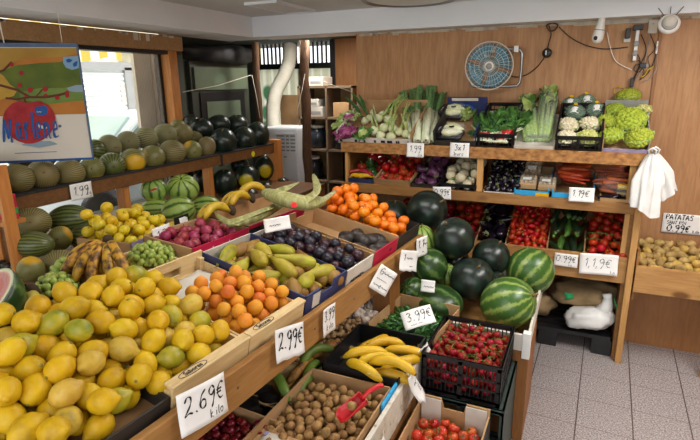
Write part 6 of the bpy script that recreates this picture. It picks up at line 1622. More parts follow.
for px, py, k, lb in [(568, 126, CAU[0], 'white cauliflower at the left rear of the cauliflower group'), (590, 125, CAU[0], 'white cauliflower at the right rear of the cauliflower group'), (566, 139, CAU[0], 'white cauliflower at the front left of the black crate'), (588, 139, CAM[0], 'green tinged cauliflower at the front right of the black crate')]:
    put(k, RS(on1(px, py, .05), random.uniform(0, 360), 10) @ S(1.05), lb, 'cauliflower', 'cauliflowers on the top shelf')
for px, py, s, lb in [(628, 98, .95, 'topmost green cauliflower at the rear of the grey carton'), (614, 112, .85, 'green cauliflower at the left rear of the grey carton'), (642, 112, .9, 'pale leafy green cauliflower at the right rear of the grey carton'), (629, 122, 1.25, 'largest green cauliflower in the middle of the grey carton'), (611, 137, .85, 'green cauliflower at the front left of the grey carton'), (639, 139, .95, 'green cauliflower at the front right of the grey carton'), (607, 122, .7, 'small green cauliflower against the left wall of the grey carton')]:
    put(CAM[0] if 'leafy' in lb else CAG[0], RS(on1(px, py, .065), random.uniform(0, 360), 15) @ S(s * 1.0), lb, 'cauliflower', 'green cauliflowers in the grey carton')

# ================================================================== middle shelf
def M2(x, t=.01, n=0.0): return M1(x, T2, Z2 - .046) @ T((0, t, n))
def box2(name, label, pxa, pxb, py, d, h, **k):
    a, c = xs(pxa, py), xs(pxb, py); return carton(name, label, M2(a), c - a - .006, d, h, **k), a, c - a - .006
r, a, w = box2('printed_carton', 'navy and white printed carton of peppers at the left end of the middle shelf', 349, 374, 180, .42, .075, front='cardblue', left='card', right='card', zb=.02)
B().box(.07, w, -.002, 0, .0, .045).obj('white_panel', 'cardwhite', r); under(print_text('Coex', .035, 'redband', r, frame((.10, -.0025, .022), (1, 0, 0), (0, 0, 1)), 'printed_lettering', .0005), child(r, 'white_panel'))
Mx = M2(a)
ps = pile(Mx, .0, w, .06, .42, .02, lambda x, y: .10 + .20 * y, .036, 40, 31, K=30)
def pkp(i, w_): return 0 if (w_[2] > 1.13 or i % 3) else 1
heap(ps, [RPE[0], GPE[0]], 'pepper', 'peppers in the left carton of the middle shelf', None, 'up', .9, .036, pkp, ['dark red pepper heaped in the left carton of the middle shelf', 'green pepper low in the left carton of the middle shelf'])
for i in range(3): put(YPE[0], Mx @ T((.05 + i * .035, .035, .075)) @ Matrix.Rotation(.15 * i, 4, 'Z') @ S(.9), ['left', 'middle', 'right'][i] + ' yellow pepper along the front of the navy printed carton', 'pepper', 'yellow peppers on the middle shelf')
for i in range(2): put(LRP[0], Mx @ T((.03 + i * .07, .065, .09)) @ Matrix.Rotation(.5 - i * .9, 4, 'Z'), ['left', 'right'][i] + ' long red pepper behind the yellow peppers', 'pepper', 'long red peppers on the middle shelf')
r, a, w = box2('brown_carton', 'brown carton of ripe tomatoes on the middle shelf', 374, 411, 182, .42, .085, front='cardin', zb=.03)
ps = pile(M2(a), .0, w, .01, .42, .03, lambda x, y: .115 + .18 * y, .033, 110, 32, K=40)
heap(ps, TOM, 'tomato', 'tomatoes on the middle shelf', 'orange red tomato heaped in the brown carton of the middle shelf', 'up', .8, .032)
r, a, w = box2('black_carton', 'black carton of purple aubergines on the middle shelf', 411, 439, 184, .42, .07, front='carddark', left='carddark', right='carddark', back='carddark', base='carddark', zb=.02)
ps = pile(M2(a), .0, w, .01, .42, .02, lambda x, y: .12 + .22 * y, .036, 70, 33, K=40)
heap(ps, AUP, 'aubergine', 'purple aubergines on the middle shelf', 'mottled purple aubergine heaped on the middle shelf', 'any', .8, .040)
a, c = xs(440, 187), xs(477, 188)
grid_crate('black_crate', 'black plastic crate of white turnips on the middle shelf', M2(a), c - a - .004, .40, .085, rows=2, pitch=.035)
ps = pile(M2(a), .0, c - a, .012, .39, .02, lambda x, y: .115 + .22 * y, .036, 60, 34, K=40)
heap(ps, TUR, 'turnip', 'white turnips on the middle shelf', 'round white turnip heaped in the black crate of the middle shelf', 'any', .8, .038)
r, a, w = box2('brown_carton', 'low brown carton of small dark aubergines on the middle shelf', 483, 521, 189, .42, .05, front='cardwhite', zb=.02)
ps = pile(M2(a), .0, w, .01, .42, .02, lambda x, y: .085 + .24 * y, .024, 200, 35, K=40)
heap(ps, AUS, 'aubergine', 'small dark aubergines on the middle shelf', 'small near black aubergine heaped on the middle shelf', 'any', .8, .0245)
for i, (pa, pc, lb) in enumerate([(514, 550, 'left bright blue printed carton of mushroom packs on the middle shelf'), (552, 596, 'right bright blue printed carton under the bagged carrots on the middle shelf')]):
    r, a, w = box2('blue_carton', lb, pa, pc, 192, .40, .075, front='cardbright', left='cardbright', right='cardbright', back='card', zb=.02)
    B().box(w * (.62 if i == 0 else .8), w, -.0015, 0, .0, .066).obj('yellow_panel', 'yelpep', r)
    under(print_text('champi', .028, 'redband' if i == 0 else 'blueink', r, frame((w * .36, -.001, .03), (1, 0, 0), (0, 0, 1)), 'printed_lettering', .0004), child(r, 'front_panel'))
    if i == 0: m0, mw_ = M2(a), w
    else: m1, mw1 = M2(a), w
MT['mush'] = M('mushroom caps', [(.3, '#8d7a5f'), (.7, '#c8b89a')], 60, .8, .3, 0)
for i, (x, y, n, tl, lb) in enumerate([(.03, .24, .075, .35, 'rear clear tray of mushrooms leaning in the left blue carton'), (.02, .06, .075, .05, 'front clear tray of mushrooms in the left blue carton, left side'), (.13, .06, .070, .05, 'front clear tray of mushrooms in the left blue carton, right side')]):
    r = root('mushroom_pack', lb, 'mushroom pack', m0 @ T((x, y, n)) @ Matrix.Rotation(tl, 4, 'X'), 'packs of mushrooms')
    B().box(0, .10, 0, .12, -.02, .02).obj('tray', 'card', r, bev=.006)
    for k in range(12): B().ball((.015 + .024 * (k % 4), .025 + .035 * (k // 4), .024), (.013, .015, .011), 8, 5).obj('mushroom', 'mush', r, True)
    B().box(-.002, .102, -.002, .122, .0, .042).obj('film_wrap', 'thinfilm', r, bev=.008); B().box(.02, .07, .01, .045, .0425, .0435).obj('white_label', 'paper', r)
# bagged carrots
for i, (pa, pb, lb, film) in enumerate([(555, 592, 'bag of carrots in red tinted clear film above the right blue carton', 'redfilm'), (594, 634, 'loose carrots bagged in clear film at the right end of the middle shelf', 'film')]):
    a, c = xs(pa, 180, YB + .12), xs(pb, 182, YB + .12); Mx = M2(a, .10, .08 if i == 0 else .03); w = c - a
    r = root('carrot_bag', lb, 'carrot bag', Mx, 'bags of carrots')
    rs = random.Random(40 + i)
    for k in range(26):
        ly = k // 7; o = CAR[0].copy(); o.data = CAR[0].data; COL.objects.link(o); o.parent = r; o.name = 'carrot'
        o.matrix_local = T((rs.uniform(.07, w - .07), .03 + .045 * (k % 7), .02 + .026 * ly + .01 * rs.random())) @ Matrix.Rotation(rs.uniform(-.6, .6), 4, 'Z') @ Matrix.Rotation(PI / 2 * rs.choice([1, -1]), 4, 'Y')
        for kk in ('label', 'category', 'group'):
            if kk in o: del o[kk]
    B().ball((w / 2, .16, .055), (w * .53, .19, .075), 22, 12, lambda q: tuple(c_ * (1 + .05 * nz(q, 18)) for c_ in q)).obj('film_bag', 'thinfilm' if film == 'film' else film, r, True)
a = xs(621, 190)
r = root('sweetcorn_pack', 'tray of yellow sweetcorn cobs with a black band, right end of middle shelf', 'vegetable pack', M2(a - .01, .06, .06))
for k in range(2): B().tube([(-.005, .03, .02 + .034 * k - .01), (.09, .03, .02 + .034 * k - .01)], [.018, .018], 12).obj('cob', 'yelpep', r, True, bev=.004)
B().box(-.008, .095, .008, .014, .018, .032).obj('black_band', 'black', r); B().box(-.01, .10, .01, .06, -.016, -.01).obj('tray', 'black', r); B().box(-.01, .1, .005, .055, -.01, .06).obj('film_wrap', 'film', r, bev=.008)
a, c = xs(600, 199), xs(635, 203)
carton('brown_carton', 'low torn brown carton lip at the right end of the middle shelf', M2(a, .0), c - a, .10, .055, 'card', 'card', 'card', 'card', 'card', hs=(.065, .02, .05, .03))
p = M2(xs(612, 192), .05, .045).translation
tag(B().tube(smooth_line([tuple(p + Vector((-.07, 0, .0))), tuple(p), tuple(p + Vector((.05, .01, .02)))], 4), [.006, .012, .018, .02, .021, .02, .018, .014, .006], 10).obj('aubergine', 'aub_black', None, True), 'single dark aubergine lying in front of the bagged carrots', 'aubergine')

# ================================================================== bottom bins
def M3(x, t=.01, n=0.0): return M1(x, T3, Z3 - .115) @ T((0, t, n))
def div(px, py):
    x = xs(px, py); o = B().box(x - .004, x + .004, .0, .46, 0, .10).obj('divider', 'cardin', sh, mtx=M1(0, T3, Z3 - .115)); return x
ex = [xs(385, 225), xs(444, 238), xs(475, 242), xs(505, 244), xs(547, 249), xs(585, 253), xs(630, 257)]
for i, px in enumerate((475, 505, 547, 585)): div(px, 245)
def bin_(i, mound, r, n, seed, protos, cat, group, label, rot, tilt, r0, pick=None, labels=None, pack=.92):
    a, c = ex[i], ex[i + 1]; ps = pile(M3(a), .004, c - a - .004, .01, .46, .0, mound, r, n, seed, K=40, pack=pack)
    heap(ps, protos, cat, group, label, rot, tilt, r0, pick, labels); return ps
bin_(0, lambda x, y: .10 + .2 * y, .034, 60, 41, RPE, 'pepper', 'dark red peppers in the bottom bin', 'dark red pepper in the shaded left end of the bottom bin', 'up', .8, .036)
bin_(1, lambda x, y: .10 + .2 * y, .034, 60, 42, TOM, 'tomato', 'large tomatoes in the bottom bin', 'large red tomato in the bottom bin behind the watermelons', 'up', .8, .032)
bin_(2, lambda x, y: .12 + .2 * y, .036, 60, 43, AUB, 'aubergine', 'black aubergines in the bottom bin', 'glossy black aubergine heaped in the bottom bin', 'flat', .5, .040)
bin_(3, lambda x, y: .13 + .16 * y, .0205, 260, 44, PTO, 'tomato', 'plum tomatoes in the bottom bin', 'small red plum tomato heaped in the bottom bin beside the courgettes', 'any', .8, .0205)
# courgettes by hand
rs = random.Random(8); a, c = ex[4], ex[5]; w = c - a
k = 0
for row in range(4):
    for j in range(5):
        y = .115 + row * .09 + rs.uniform(-.02, .02); x = .03 + (w - .06) * j / 4
        m = M3(a) @ T((x, y, .075 + .05 * row + .012 * (j % 2) + (.03 if row else 0))) @ Matrix.Rotation(rs.uniform(-.5, .5), 4, 'Z') @ Matrix.Rotation(PI / 2 + rs.uniform(-.2, .3), 4, 'X')
        kk = 2 if (row, j) in ((0, 1), (1, 2)) else rs.randrange(2)
        put(COU[kk], m @ S(.92), 'dark green courgette heaped in the bottom bin' if kk < 2 else ('light green courgette at the front left of the courgette bin' if row == 0 else 'light green courgette in the middle of the courgette bin'), 'courgette', 'courgettes in the bottom bin')
ps = bin_(5, lambda x, y: .135 + .18 * y, .029, 130, 45, VIN, 'tomato', 'vine tomatoes in the right bottom bin', 'red vine tomato heaped in the right hand bottom bin', 'up', .9, .0285)
ps.sort(key=lambda q: q[0][1]); random.seed(6)
for k, (w_, r_) in enumerate(ps[2:26:3]):
    b = B(); p = np.array(w_) + np.array([0, -.012, .026]); P = [tuple(p + np.array([(j - 2) * .02, random.uniform(-.008, .004), random.uniform(-.006, .01)])) for j in range(5)]
    b.tube(smooth_line(P, 2), .0018, 5)
    for j in range(5): b.tube([P[j], tuple(np.array(P[j]) + np.array([random.uniform(-.012, .012), -.004, -.012]))], .0014, 4)
    tag(b.obj('cut_vine', 'stemgreen', None, True), 'green cut vine on the vine tomatoes of the bottom bin', 'vine', 'cut vines on the vine tomatoes')
# potatoes
Mp = frame(Vector((.352, YB, .50)), (1, 0, 0), (0, math.cos(math.radians(8)), math.sin(math.radians(8))))
ps = pile(Mp, .0, .80, .01, .5, .0, lambda x, y: .112 + .05 * y, .027, 200, 51, K=40, pack=.9)
heap(ps, POT, 'potato', 'potatoes in the wooden bin', None, 'any', .5, .0275, None, ['dusty brown potato heaped in the wooden bin'] * 2 + ['cleaner yellow potato heaped in the wooden bin'])

# ================================================================== cards on the rear unit
def card_at(px, py, Y, wpx, hpx, lines, label, roll=0, **k):
    c = Vector(aty(px, py, Y)); w, h = px2m(c, wpx), px2m(c, hpx)
    return price_card(label, frame(c, (1, 0, 0), (0, 0.05, 1)) @ Matrix.Rotation(math.radians(roll), 4, 'Z'), w * 1.08, h * 1.02, lines, **k)
YC = YB - .034
card_at(415.5, 150, YC, 16.5, 14, [('1.99', .12, .38, .42), ('kg', .68, .08, .2)], 'white card reading 1.99 on the top shelf edge below the leeks', 0)
card_at(459.5, 150, YC, 18, 14, [('3x1', .22, .48, .4), ('1euro', .18, .12, .24)], 'white card with 3x1 on the top shelf edge below the endives', 0, ink=.13)
card_at(442, 193, YC - .03, 17, 12.5, [('0.99€', .08, .36, .45)], 'white card reading 0.99 € on the middle shelf edge', 3)
card_at(581.5, 194.5, YC, 21.5, 14, [('1.19€', .1, .36, .45)], 'white card reading 1.19 € on the middle shelf edge below the carrots', 2, curl=.012)
card_at(566, 260, YC, 20, 13, [('0.99€', .06, .38, .45), ('kg', .62, .08, .18)], 'white card reading 0.99 € below the courgettes', 0)
card_at(598.5, 264, YC, 32, 21, [('1,1,9€', .1, .36, .4), ('kg', .8, .08, .16)], 'large white card reading 1.19 € below the vine tomatoes', 2, curl=.012, ink=.07)
c = Vector(aty(683, 224, 3.735)); w, h = px2m(c, 36), px2m(c, 20)
price_card('white card reading PATATAS 0.99 € on the wall above the potatoes', frame(c, (1, 0, 0), (0, 0.02, 1)), w, h, [('PATATAS', .06, .70, .25), ('SANT ROI', .1, .46, .17), ('0.99€', .12, .1, .32), ('kilo', .74, .08, .14)], ink=.2, curl=.002)
# cards on the window stand and apples
c = Vector(atx(81, 191, XS + .012))
price_card('white card reading 1.99 on the edge of the upper window shelf', frame(c, (0, 1, 0), (0, 0, 1)), .125, .085, [('1.99', .12, .3, .5), ('kg', .74, .2, .25)], curl=.004)
c = Vector(AZ(158, 234, 1.0))
price_card('crumpled white card on the front of the yellow apple carton', frame(c + Vector((.02, 0, .0)), AF.to_3x3() @ Vector((1, 0, .0)), (-.35, 0, 1)), .11, .075, [('1.79', .15, .3, .45)], curl=.02, rag=.05)
c = Vector(AZ(184, 222, 1.0))
price_card('small white label in a black holder beside the large striped watermelon', frame(c, AF.to_3x3() @ Vector((1, 0, 0)), (-.2, 0, 1)), .06, .05, [('~~', .2, .3, .4)], curl=.002)
tag(B().box(c[0] - .006, c[0] - .004, c[1] - .06, c[1] + .04, c[2] - .04, c[2] + .035).obj('label_holder', 'black', None), 'black label holder behind the small white label by the apples', 'label holder')
# ================================================================== things on the wood wall
YW = 3.75
# fan
c = Vector(aty(489, 66, 3.52)); R = px2m(c, 23)
Ff = frame(c, Vector((1, .25, 0)), (0, .12, 1)) ; Ff = frame(c, (1, .17, 0), (.0, -.06, 1))
MT['fanblue'] = clear('blue translucent blade', '#3f9fbe', .5, .2)
fan = root('fan', 'round wire guard fan with blue blades on the wood wall', 'fan', Ff)
b = B()
for rr, z in ((1, 0), (1, .01), (.82, .028), (.62, .038), (.42, .044), (.24, .046)):
    b.tube([(R * rr * math.cos(a), R * rr * math.sin(a), z) for a in np.linspace(0, 2 * PI, 49)],   .0042 if rr == 1 else .0018, 5, False)
for k in range(36):
    a = 2 * PI * k / 36; b.tube([(R * q * math.cos(a + .25 * (1 - q)), R * q * math.sin(a + .25 * (1 - q)), z) for q, z in ((.2, .046), (.6, .038), (1, .005))], .0012, 4)
MT['wire'] = M('pale wire', '#c4bdae', 10, .4, val=0)
b.obj('wire_guard', 'wire', fan, True)
b = B()
for rr, z in ((.98, -.01), (.7, -.06), (.4, -.07)): b.tube([(R * rr * math.cos(a), R * rr * math.sin(a), z) for a in np.linspace(0, 2 * PI, 41)], .0016, 5, False)
for k in range(24):
    a = 2 * PI * k / 24; b.tube([(R * q * math.cos(a), R * q * math.sin(a), z) for q, z in ((.3, -.07), (.7, -.06), (.99, -.008))], .0009, 4)
b.obj('rear_guard', 'chrome', fan, True)
for k in range(4):
    a0 = k * PI / 2 + .5
    B().grid(lambda u, v: (R * (.14 + .78 * v) * math.cos(a0 + (u - .5) * 1.5 * (.6 + .4 * v)), R * (.14 + .78 * v) * math.sin(a0 + (u - .5) * 1.5 * (.6 + .4 * v)), -.012 + .03 * (u - .5)), 8, 6).obj('blade', 'fanblue', fan, True, solid=.002)
B().lathe([(R * .2, .036), (R * .2, .046), (R * .15, .054), (.001, .055)], 24).obj('hub_badge', 'white', fan, True)
B().lathe([(R * .13, .055), (R * .13, .0565), (.001, .057)], 20).obj('hub_disc', 'grey', child(fan, 'hub_badge'), True)
B().lathe([(R * .28, -.16), (R * .34, -.14), (R * .34, -.075), (R * .2, -.065)], 20).obj('motor_housing', 'grey', fan, True)
# tubular stand behind: rounded loop
x0_, x1_, zt_, zb_ = -.12, .205, .10, -.135
pts = [(0, zt_), (x1_ - .05, zt_), (x1_ - .012, zt_ - .012), (x1_, zt_ - .05), (x1_, zb_ + .05), (x1_ - .012, zb_ + .012), (x1_ - .05, zb_), (x0_ + .05, zb_), (x0_ + .012, zb_ + .012), (x0_, zb_ + .05), (x0_, .0)]
B().tube([(p[0], p[1], -.10) for p in smooth_line([(a_, b_, 0) for a_, b_ in pts], 3)], .009, 8).obj('tube_stand', 'chrome', fan, True)
for x in (.02, .165): B().box(x - .014, x + .014, .08, .12, -.215, -.09).obj('wall_clip', 'white', fan, bev=.002)
def cable(pxs, mat, rad, label, Y=3.735, group='cables on the wood wall'):
    P = [tuple(aty(a[0], a[1], a[2] if len(a) > 2 else Y)) for a in pxs]
    return tag(B().tube(smooth_line(P, 6), rad, 6).obj('hanging_cable', mat, None, True), label, 'cable', group)
k = aty(547, 53, 3.70)
sw = root('cord_switch', 'round black cord switch hanging right of the fan', 'switch', frame(Vector(k), (1, 0, 0), (0, 0, 1)))
B().lathe([(.026, -.012), (.03, -.004), (.03, .006), (.022, .014)], 18).obj('body', 'black', sw, True)
B().box(-.008, -.002, -.012, .016, .0142, .0155).obj('white_mark', 'white', sw)
cable([(547, 51), (549, 42), (551, 34), (549, 26)], 'rubber', .0034, 'black cord from the round switch up to the coil')
cable([(545, 56, 3.70), (538, 66), (528, 74), (517, 77), (508, 75, 3.66)], 'rubber', .0034, 'black cord from the round switch down to the fan')
P = [tuple(np.array(aty(552, 27, 3.72)) + np.array([.032 * math.cos(t) * (1 + .15 * math.sin(3 * t)), .01 * math.sin(t * 2.3), .024 * math.sin(t)])) for t in np.linspace(0, 6 * PI, 70)]
tag(B().tube(P, .004, 6).obj('cable_coil', 'roughpost', None, True), 'coil of cord tied under the beam right of the fan', 'cable')
cable([(559, 27), (570, 37), (585, 45), (605, 49), (628, 47)], 'rubber', .0032, 'black cord sagging from the coil to the power strip')
cable([(607, 32), (611, 50), (617, 62), (632, 70)], 'white', .0026, 'white cord hanging from the bulb camera')
# bulb camera
k = Vector(aty(602.5, 17, 3.60)); bcam = root('bulb_camera', 'white bulb shaped security camera under the beam', 'camera', T(k) @ Matrix.Rotation(.12, 4, 'Y'))
s_ = px2m(k, 1)
B().lathe([(.001, -25 * s_), (3.5 * s_, -24.3 * s_), (5.2 * s_, -21 * s_), (5.4 * s_, -17 * s_), (5.0 * s_, -13 * s_), (3.6 * s_, -6 * s_), (3.2 * s_, -1 * s_), (3.2 * s_, 1 * s_)], 20).obj('body', 'white', bcam, True)
B().ball((-1.5 * s_, -3.9 * s_, -20.2 * s_), (2.3 * s_, 1.8 * s_, 2.3 * s_), 12, 8).obj('lens', 'black', bcam, True)
B().lathe([(5.15 * s_, -12.6 * s_), (5.25 * s_, -12.1 * s_)], 20).obj('dark_ring', 'black', bcam, True)
B().lathe([(3.4 * s_, 0), (3.4 * s_, 3 * s_)], 16).obj('socket', 'cardwhite', bcam, True)
# router-like dome with aerials
k = Vector(aty(669, 24, 3.53)); s_ = px2m(k, 1); dm = root('mounted_router', 'white round dome device with small aerials at the right end of the beam', 'router', frame(k, (1, 0, 0), (0, .25, 1)))
B().lathe([(.001, -2.0 * s_), (9.3 * s_, -2 * s_), (10 * s_, 0), (9.3 * s_, 2 * s_), (7 * s_, 3.4 * s_)], 26).obj('base', 'white', dm, True)
B().ball((0, 1.5 * s_, 3 * s_), (6.4 * s_, 5.8 * s_, 5.5 * s_), 20, 12).obj('dome', 'cardwhite', dm, True)
B().lathe([(7.2 * s_, 3.2 * s_), (6.6 * s_, 4.6 * s_), (6.1 * s_, 4.8 * s_)], 24).obj('ring', 'grey', dm, True)
for a_ in (-.9, 0, .9): B().tube([(6 * s_ * math.sin(a_), 8 * s_, 0), (14 * s_ * math.sin(a_), 15 * s_ + 2 * s_ * math.cos(a_), .005)], .0022, 5).obj('aerial', 'black', dm)
# junction box, power strip and plugs
def wallbox(nm, label, cat, px0, py0, px1, py1, dep, mat, Y=YW - .012):
    a, c = aty(px0, py1, Y), aty(px1, py0, Y); r = root(nm, label, cat, T((0, 0, 0))); B().box(min(a[0], c[0]), max(a[0], c[0]), YW - .014 - dep, YW - .013, a[2], c[2]).obj('body', mat, r, bev=.003); return r, a, c
r, a, c = wallbox('junction_box', 'cream junction box on the wall beside the dome device', 'junction box', 647, 20, 658, 34, .03, 'cardwhite')
B().box(a[0] + .02, c[0] - .02, YW - .046, YW - .044, c[2] - .025, c[2] - .02).obj('printed_mark', 'grey', r)
r, a, c = wallbox('power_strip', 'white power strip hung vertically on the wood wall', 'power strip', 632, 30, 639.5, 61, .035, 'white')
for f in (.25, .55): B().lathe([(.014, 0), (.016, .003), (.010, .003)], 14).obj('socket_ring', 'grey', r, True, mtx=frame(Vector(((a[0] + c[0]) / 2, YW - .05, a[2] + (c[2] - a[2]) * f)), (1, 0, 0), (0, 0, 1)))
r, a, c = wallbox('plug_adaptor', 'black power adaptor on a white socket left of the power strip', 'adaptor', 624.5, 29, 630.5, 39, .05, 'black'); B().box(a[0] - .004, c[0] + .006, YW - .03, YW - .013, a[2] - .02, a[2] + .004).obj('socket_plate', 'cardwhite', r)
r, a, c = wallbox('plug_adaptor', 'wide black adaptor at the top of the power strip', 'adaptor', 632.5, 25, 643, 31, .05, 'black')
r, a, c = wallbox('wall_switch', 'small grey white switch on the batten below the junction box', 'switch', 655, 41, 658.5, 54, .02, 'white'); B().box(a[0] + .006, c[0] - .006, YW - .038, YW - .034, a[2] + .02, c[2] - .03).obj('rocker', 'grey', r)
cable([(636, 52), (640, 62), (634, 78), (630, 86)], 'rubber', .003, 'black cord dropping straight from the power strip')
cable([(641, 34), (646, 50), (640, 66), (632, 84)], 'rubber', .0026, 'black cord looping behind the power strip')
cable([(650, 34), (647, 52), (643, 68), (634, 82)], 'grey', .0026, 'grey cord from the junction box down to the cauliflowers')
cable([(656, 54), (652, 66), (645, 74), (640, 80)], 'rubber', .0026, 'black cord from the small switch to the dark plug')
cable([(657, 54), (657, 68), (650, 78), (642, 82)], 'grey', .003, 'grey cord hanging in a loop beside the batten')
MT['yelcord'] = M('yellow cord', '#c8a722', 10, .5, val=0)
cable([(654, 66), (648, 70), (645, 75), (641, 77)], 'yelcord', .0045, 'yellow cord bundled below the small switch')
cable([(629, 92), (624, 88), (616, 87), (614, 92), (618, 96)], 'yelcord', .003, 'thin yellow cord looping just above the green cauliflowers')
r, a, c = wallbox('dark_plug', 'black inline plug dangling at the end of the cords', 'plug', 629.5, 78, 634, 87, .03, 'black'); B().box(a[0] + .01, c[0] - .01, YW - .04, YW - .02, c[2], c[2] + .012).obj('strain_relief', 'grey', r)
r, a, c = wallbox('dark_plug', 'black plug hanging beside the yellow cord', 'plug', 639, 63, 646, 68, .03, 'black'); B().box(c[0] - .004, c[0] + .012, YW - .04, YW - .02, a[2] + .004, c[2] - .004).obj('strain_relief', 'grey', r)
cable([(638, 60), (643, 66), (639, 72), (634, 70), (637, 64), (644, 71), (640, 80)], 'rubber', .0026, 'black cord knotted in a small loop under the power strip')
cable([(650, 34), (655, 48), (648, 58), (650, 70), (643, 78)], 'rubber', .0022, 'thin black cord from the junction box past the yellow cord')
cable([(660, 12, 3.735), (663, 18, 3.6)], 'rubber', .003, 'short black cord between the beam and the dome device')

# white carrier bags hanging at the shelf end
MT['bagwhite'] = M('white carrier bag film', [(.3, '#c6c5c0'), (.7, '#d9d7d3')], 10, .45, .3, 0, bsc=40, bd=.004)
def bag(label, top, bot, w0, w1, sd, dep=.05):
    t, b_ = Vector(top), Vector(bot); r = root('carrier_bag', label, 'bag', T(t), 'white carrier bags'); d = b_ - t; n = 26
    def fn(u, v):
        a = 2 * PI * u; w = w0 + (w1 - w0) * min(1, v * 2.0) ** .8; k = 1 + .16 * math.sin(a * 5 + sd + v * 3) + .13 * math.sin(a * 9 + sd * 2 - v * 2)
        return (d.x * v + math.cos(a) * w * .5 * k, d.y * v + math.sin(a) * dep * (.4 + .6 * v) * k, d.z * v * (1 + .16 * math.cos(a + sd)) + .014 * math.sin(a * 3 + sd) * v)
    B().grid(fn, 48, 14).obj('film', 'bagwhite', r, True)
    B().tube([(-.012, 0, -.005), (-.018, -.005, .02), (0, -.008, .032), (.018, -.005, .02), (.012, 0, -.005)], .006, 6).obj('handle_loop', 'bagwhite', r, True)
bag('front white carrier bag hanging at the right end of the shelf edge', aty(652, 154, 3.14), aty(644, 206, 3.11), .03, .135, 1)
bag('rear white carrier bag hanging behind the front one, toward the wall', aty(655, 153, 3.17), aty(664, 196, 3.20), .03, .11, 3, .04)
# sacks under the shelves on a black pallet
def bmat():
    m, nt, b = newmat('burlap'); v = coords(nt); w1 = nt.nodes.new('ShaderNodeTexWave'); w1.inputs['Scale'].default_value = 60; nt.links.new(v, w1.inputs['Vector'])
    f = noise_tex(nt, v, 9, 5); c = ramp(nt, f, [(.3, '#7d6848'), (.7, '#a58c66')]); nt.links.new(c, b.inputs['Base Color']); b.inputs['Roughness'].default_value = .9; bump(nt, b, w1.outputs['Fac'], .3, .003); return m
MT['burlap'] = bmat()
MT['sackwhite'] = M('white woven sack', [(.3, '#cfcfcc'), (.7, '#e3e3e0')], 12, .4, .35, 0, bsc=60, bd=.004)
def sack(label, c, r3, mat, sd, yaw=0, amp=.28):
    r = root('sack', label, 'sack', T(c) @ Matrix.Rotation(yaw, 4, 'Z'), 'sacks under the shelves')
    def fn(q):
        x, y, z = q[0] / r3[0], q[1] / r3[1], q[2] / r3[2]
        k = 1 + amp * nz((x, y, z), 2.2, sd) + .05 * nz((x, y, z), 7, sd)
        sx = math.copysign(abs(x) ** .75, x); sz = math.copysign(abs(z) ** .85, z)
        return (sx * r3[0] * k, y * r3[1] * k, sz * r3[2] * k)
    B().ball((0, 0, 0), r3, 30, 18, fn).obj('body', mat, r, True); return r
pl = root('pallet', 'black plastic pallet under the sacks', 'pallet', T((-.44, 3.22, 0)))
for k in range(6): B().box(0, .70, k * .08, k * .08 + .06, .10, .125).obj('deck_board', 'black', pl)
for x in (.0, .29, .60):
    for y in (0, .36): B().box(x, x + .11, y, y + .11, 0, .10).obj('foot', 'black', pl)
s0 = sack('lower brown burlap sack behind the watermelon stand', (-.28, 3.40, .215), (.20, .13, .09), 'burlap', 1)
s1 = sack('upper brown burlap sack with a green tag on the pallet', aty(585, 292, 3.42), (.20, .14, .085), 'burlap', 4)
q = Vector(aty(569, 296, 3.275)) - Vector(aty(585, 292, 3.42))
MT['greentag'] = M('green ribbon', '#1d9a5a', 10, .5, val=0)
B().grid(lambda u, v: (q.x + (u - .5) * .05 + .006 * math.sin(v * 6), q.y - .008 * math.sin(u * 5), q.z + (v - .5) * .045 * (1 - .3 * u)), 6, 5).obj('green_tag', 'greentag', s1, True, solid=.003)
s2 = sack('white woven sack slumped in front of the burlap sacks', aty(589, 317, 3.28), (.14, .10, .07), 'sackwhite', 7, .0, .2)
s2.rotation_euler = (0, -.22, 0)
B().tube([(.07, 0, .02), (.11, .0, .07), (.12, 0, .12), (.118, 0, .15)], [.06, .036, .024, .030], 12).obj('tied_neck', 'sackwhite', s2, True)
B().tube([(.155, -.01, .12), (.165, -.02, .04), (.145, -.03, -.03)], [.008, .016, .02], 8, flat=.4).obj('green_ribbon', 'greentag', s2, True)

# ================================================================== hanging poster by the window
def pl_mat(nm, c, c2=None, sc=30, kf=.80):
    a, b_ = [tuple(int(q[i:i + 2], 16) / 255 * kf for i in (1, 3, 5)) for q in (c, c2 or c)]  # kf darkens the print colours for the shade the poster hangs in
    MT[nm] = M(nm, [(.3, a), (.7, b_)], sc, .6, 0, 0, spec=.2)
pl_mat('p_sky', '#b98a34', '#c9a044', 8); pl_mat('p_hill', '#566a22', '#74822a', 9); pl_mat('p_hill2', '#6d8a3a', '#87a04b', 9); pl_mat('p_field', '#c3762a', '#d68b38', 9); pl_mat('p_white', '#d7cfc0', '#ddd5c6', 6, .9); pl_mat('p_apple', '#a01a1e', '#c8343a', 16); pl_mat('p_lake', '#9db4c2'); pl_mat('p_shield', '#8fb9d6'); pl_mat('p_branch', '#6b3d22'); pl_mat('p_berry', '#b52a2e'); pl_mat('p_blue', '#2a5fa8'); pl_mat('p_frame', '#5b6f8f', '#6b7f9c'); pl_mat('p_pale', '#e9e6e0'); pl_mat('p_leafy', '#c79a2c', '#d9b04a')
def at_depth(x, y, d): v = ray(x, y); return EYE + v * (d / FPX)
BL, BRp, TRp = Vector(at_depth(-14, 166.5, 2.42)), Vector(at_depth(93, 158.5, 2.52)), Vector(at_depth(82, 48, 2.52))
bx = (BRp - BL); bx.z = 0; W_ = bx.length
TLp = BL + Vector((0, 0, 1)) * (TRp.z - BRp.z)
H_ = TRp.z - BRp.z
PF = frame(Vector((BL.x, BL.y, BRp.z)), bx, (0, 0, 1))
po = root('hanging_poster', 'hanging poster of a red apple under autumn hills in front of the shop window', 'poster', PF)
B().box(0, W_, 0, H_, -.008, 0).obj('board', 'p_white', po)
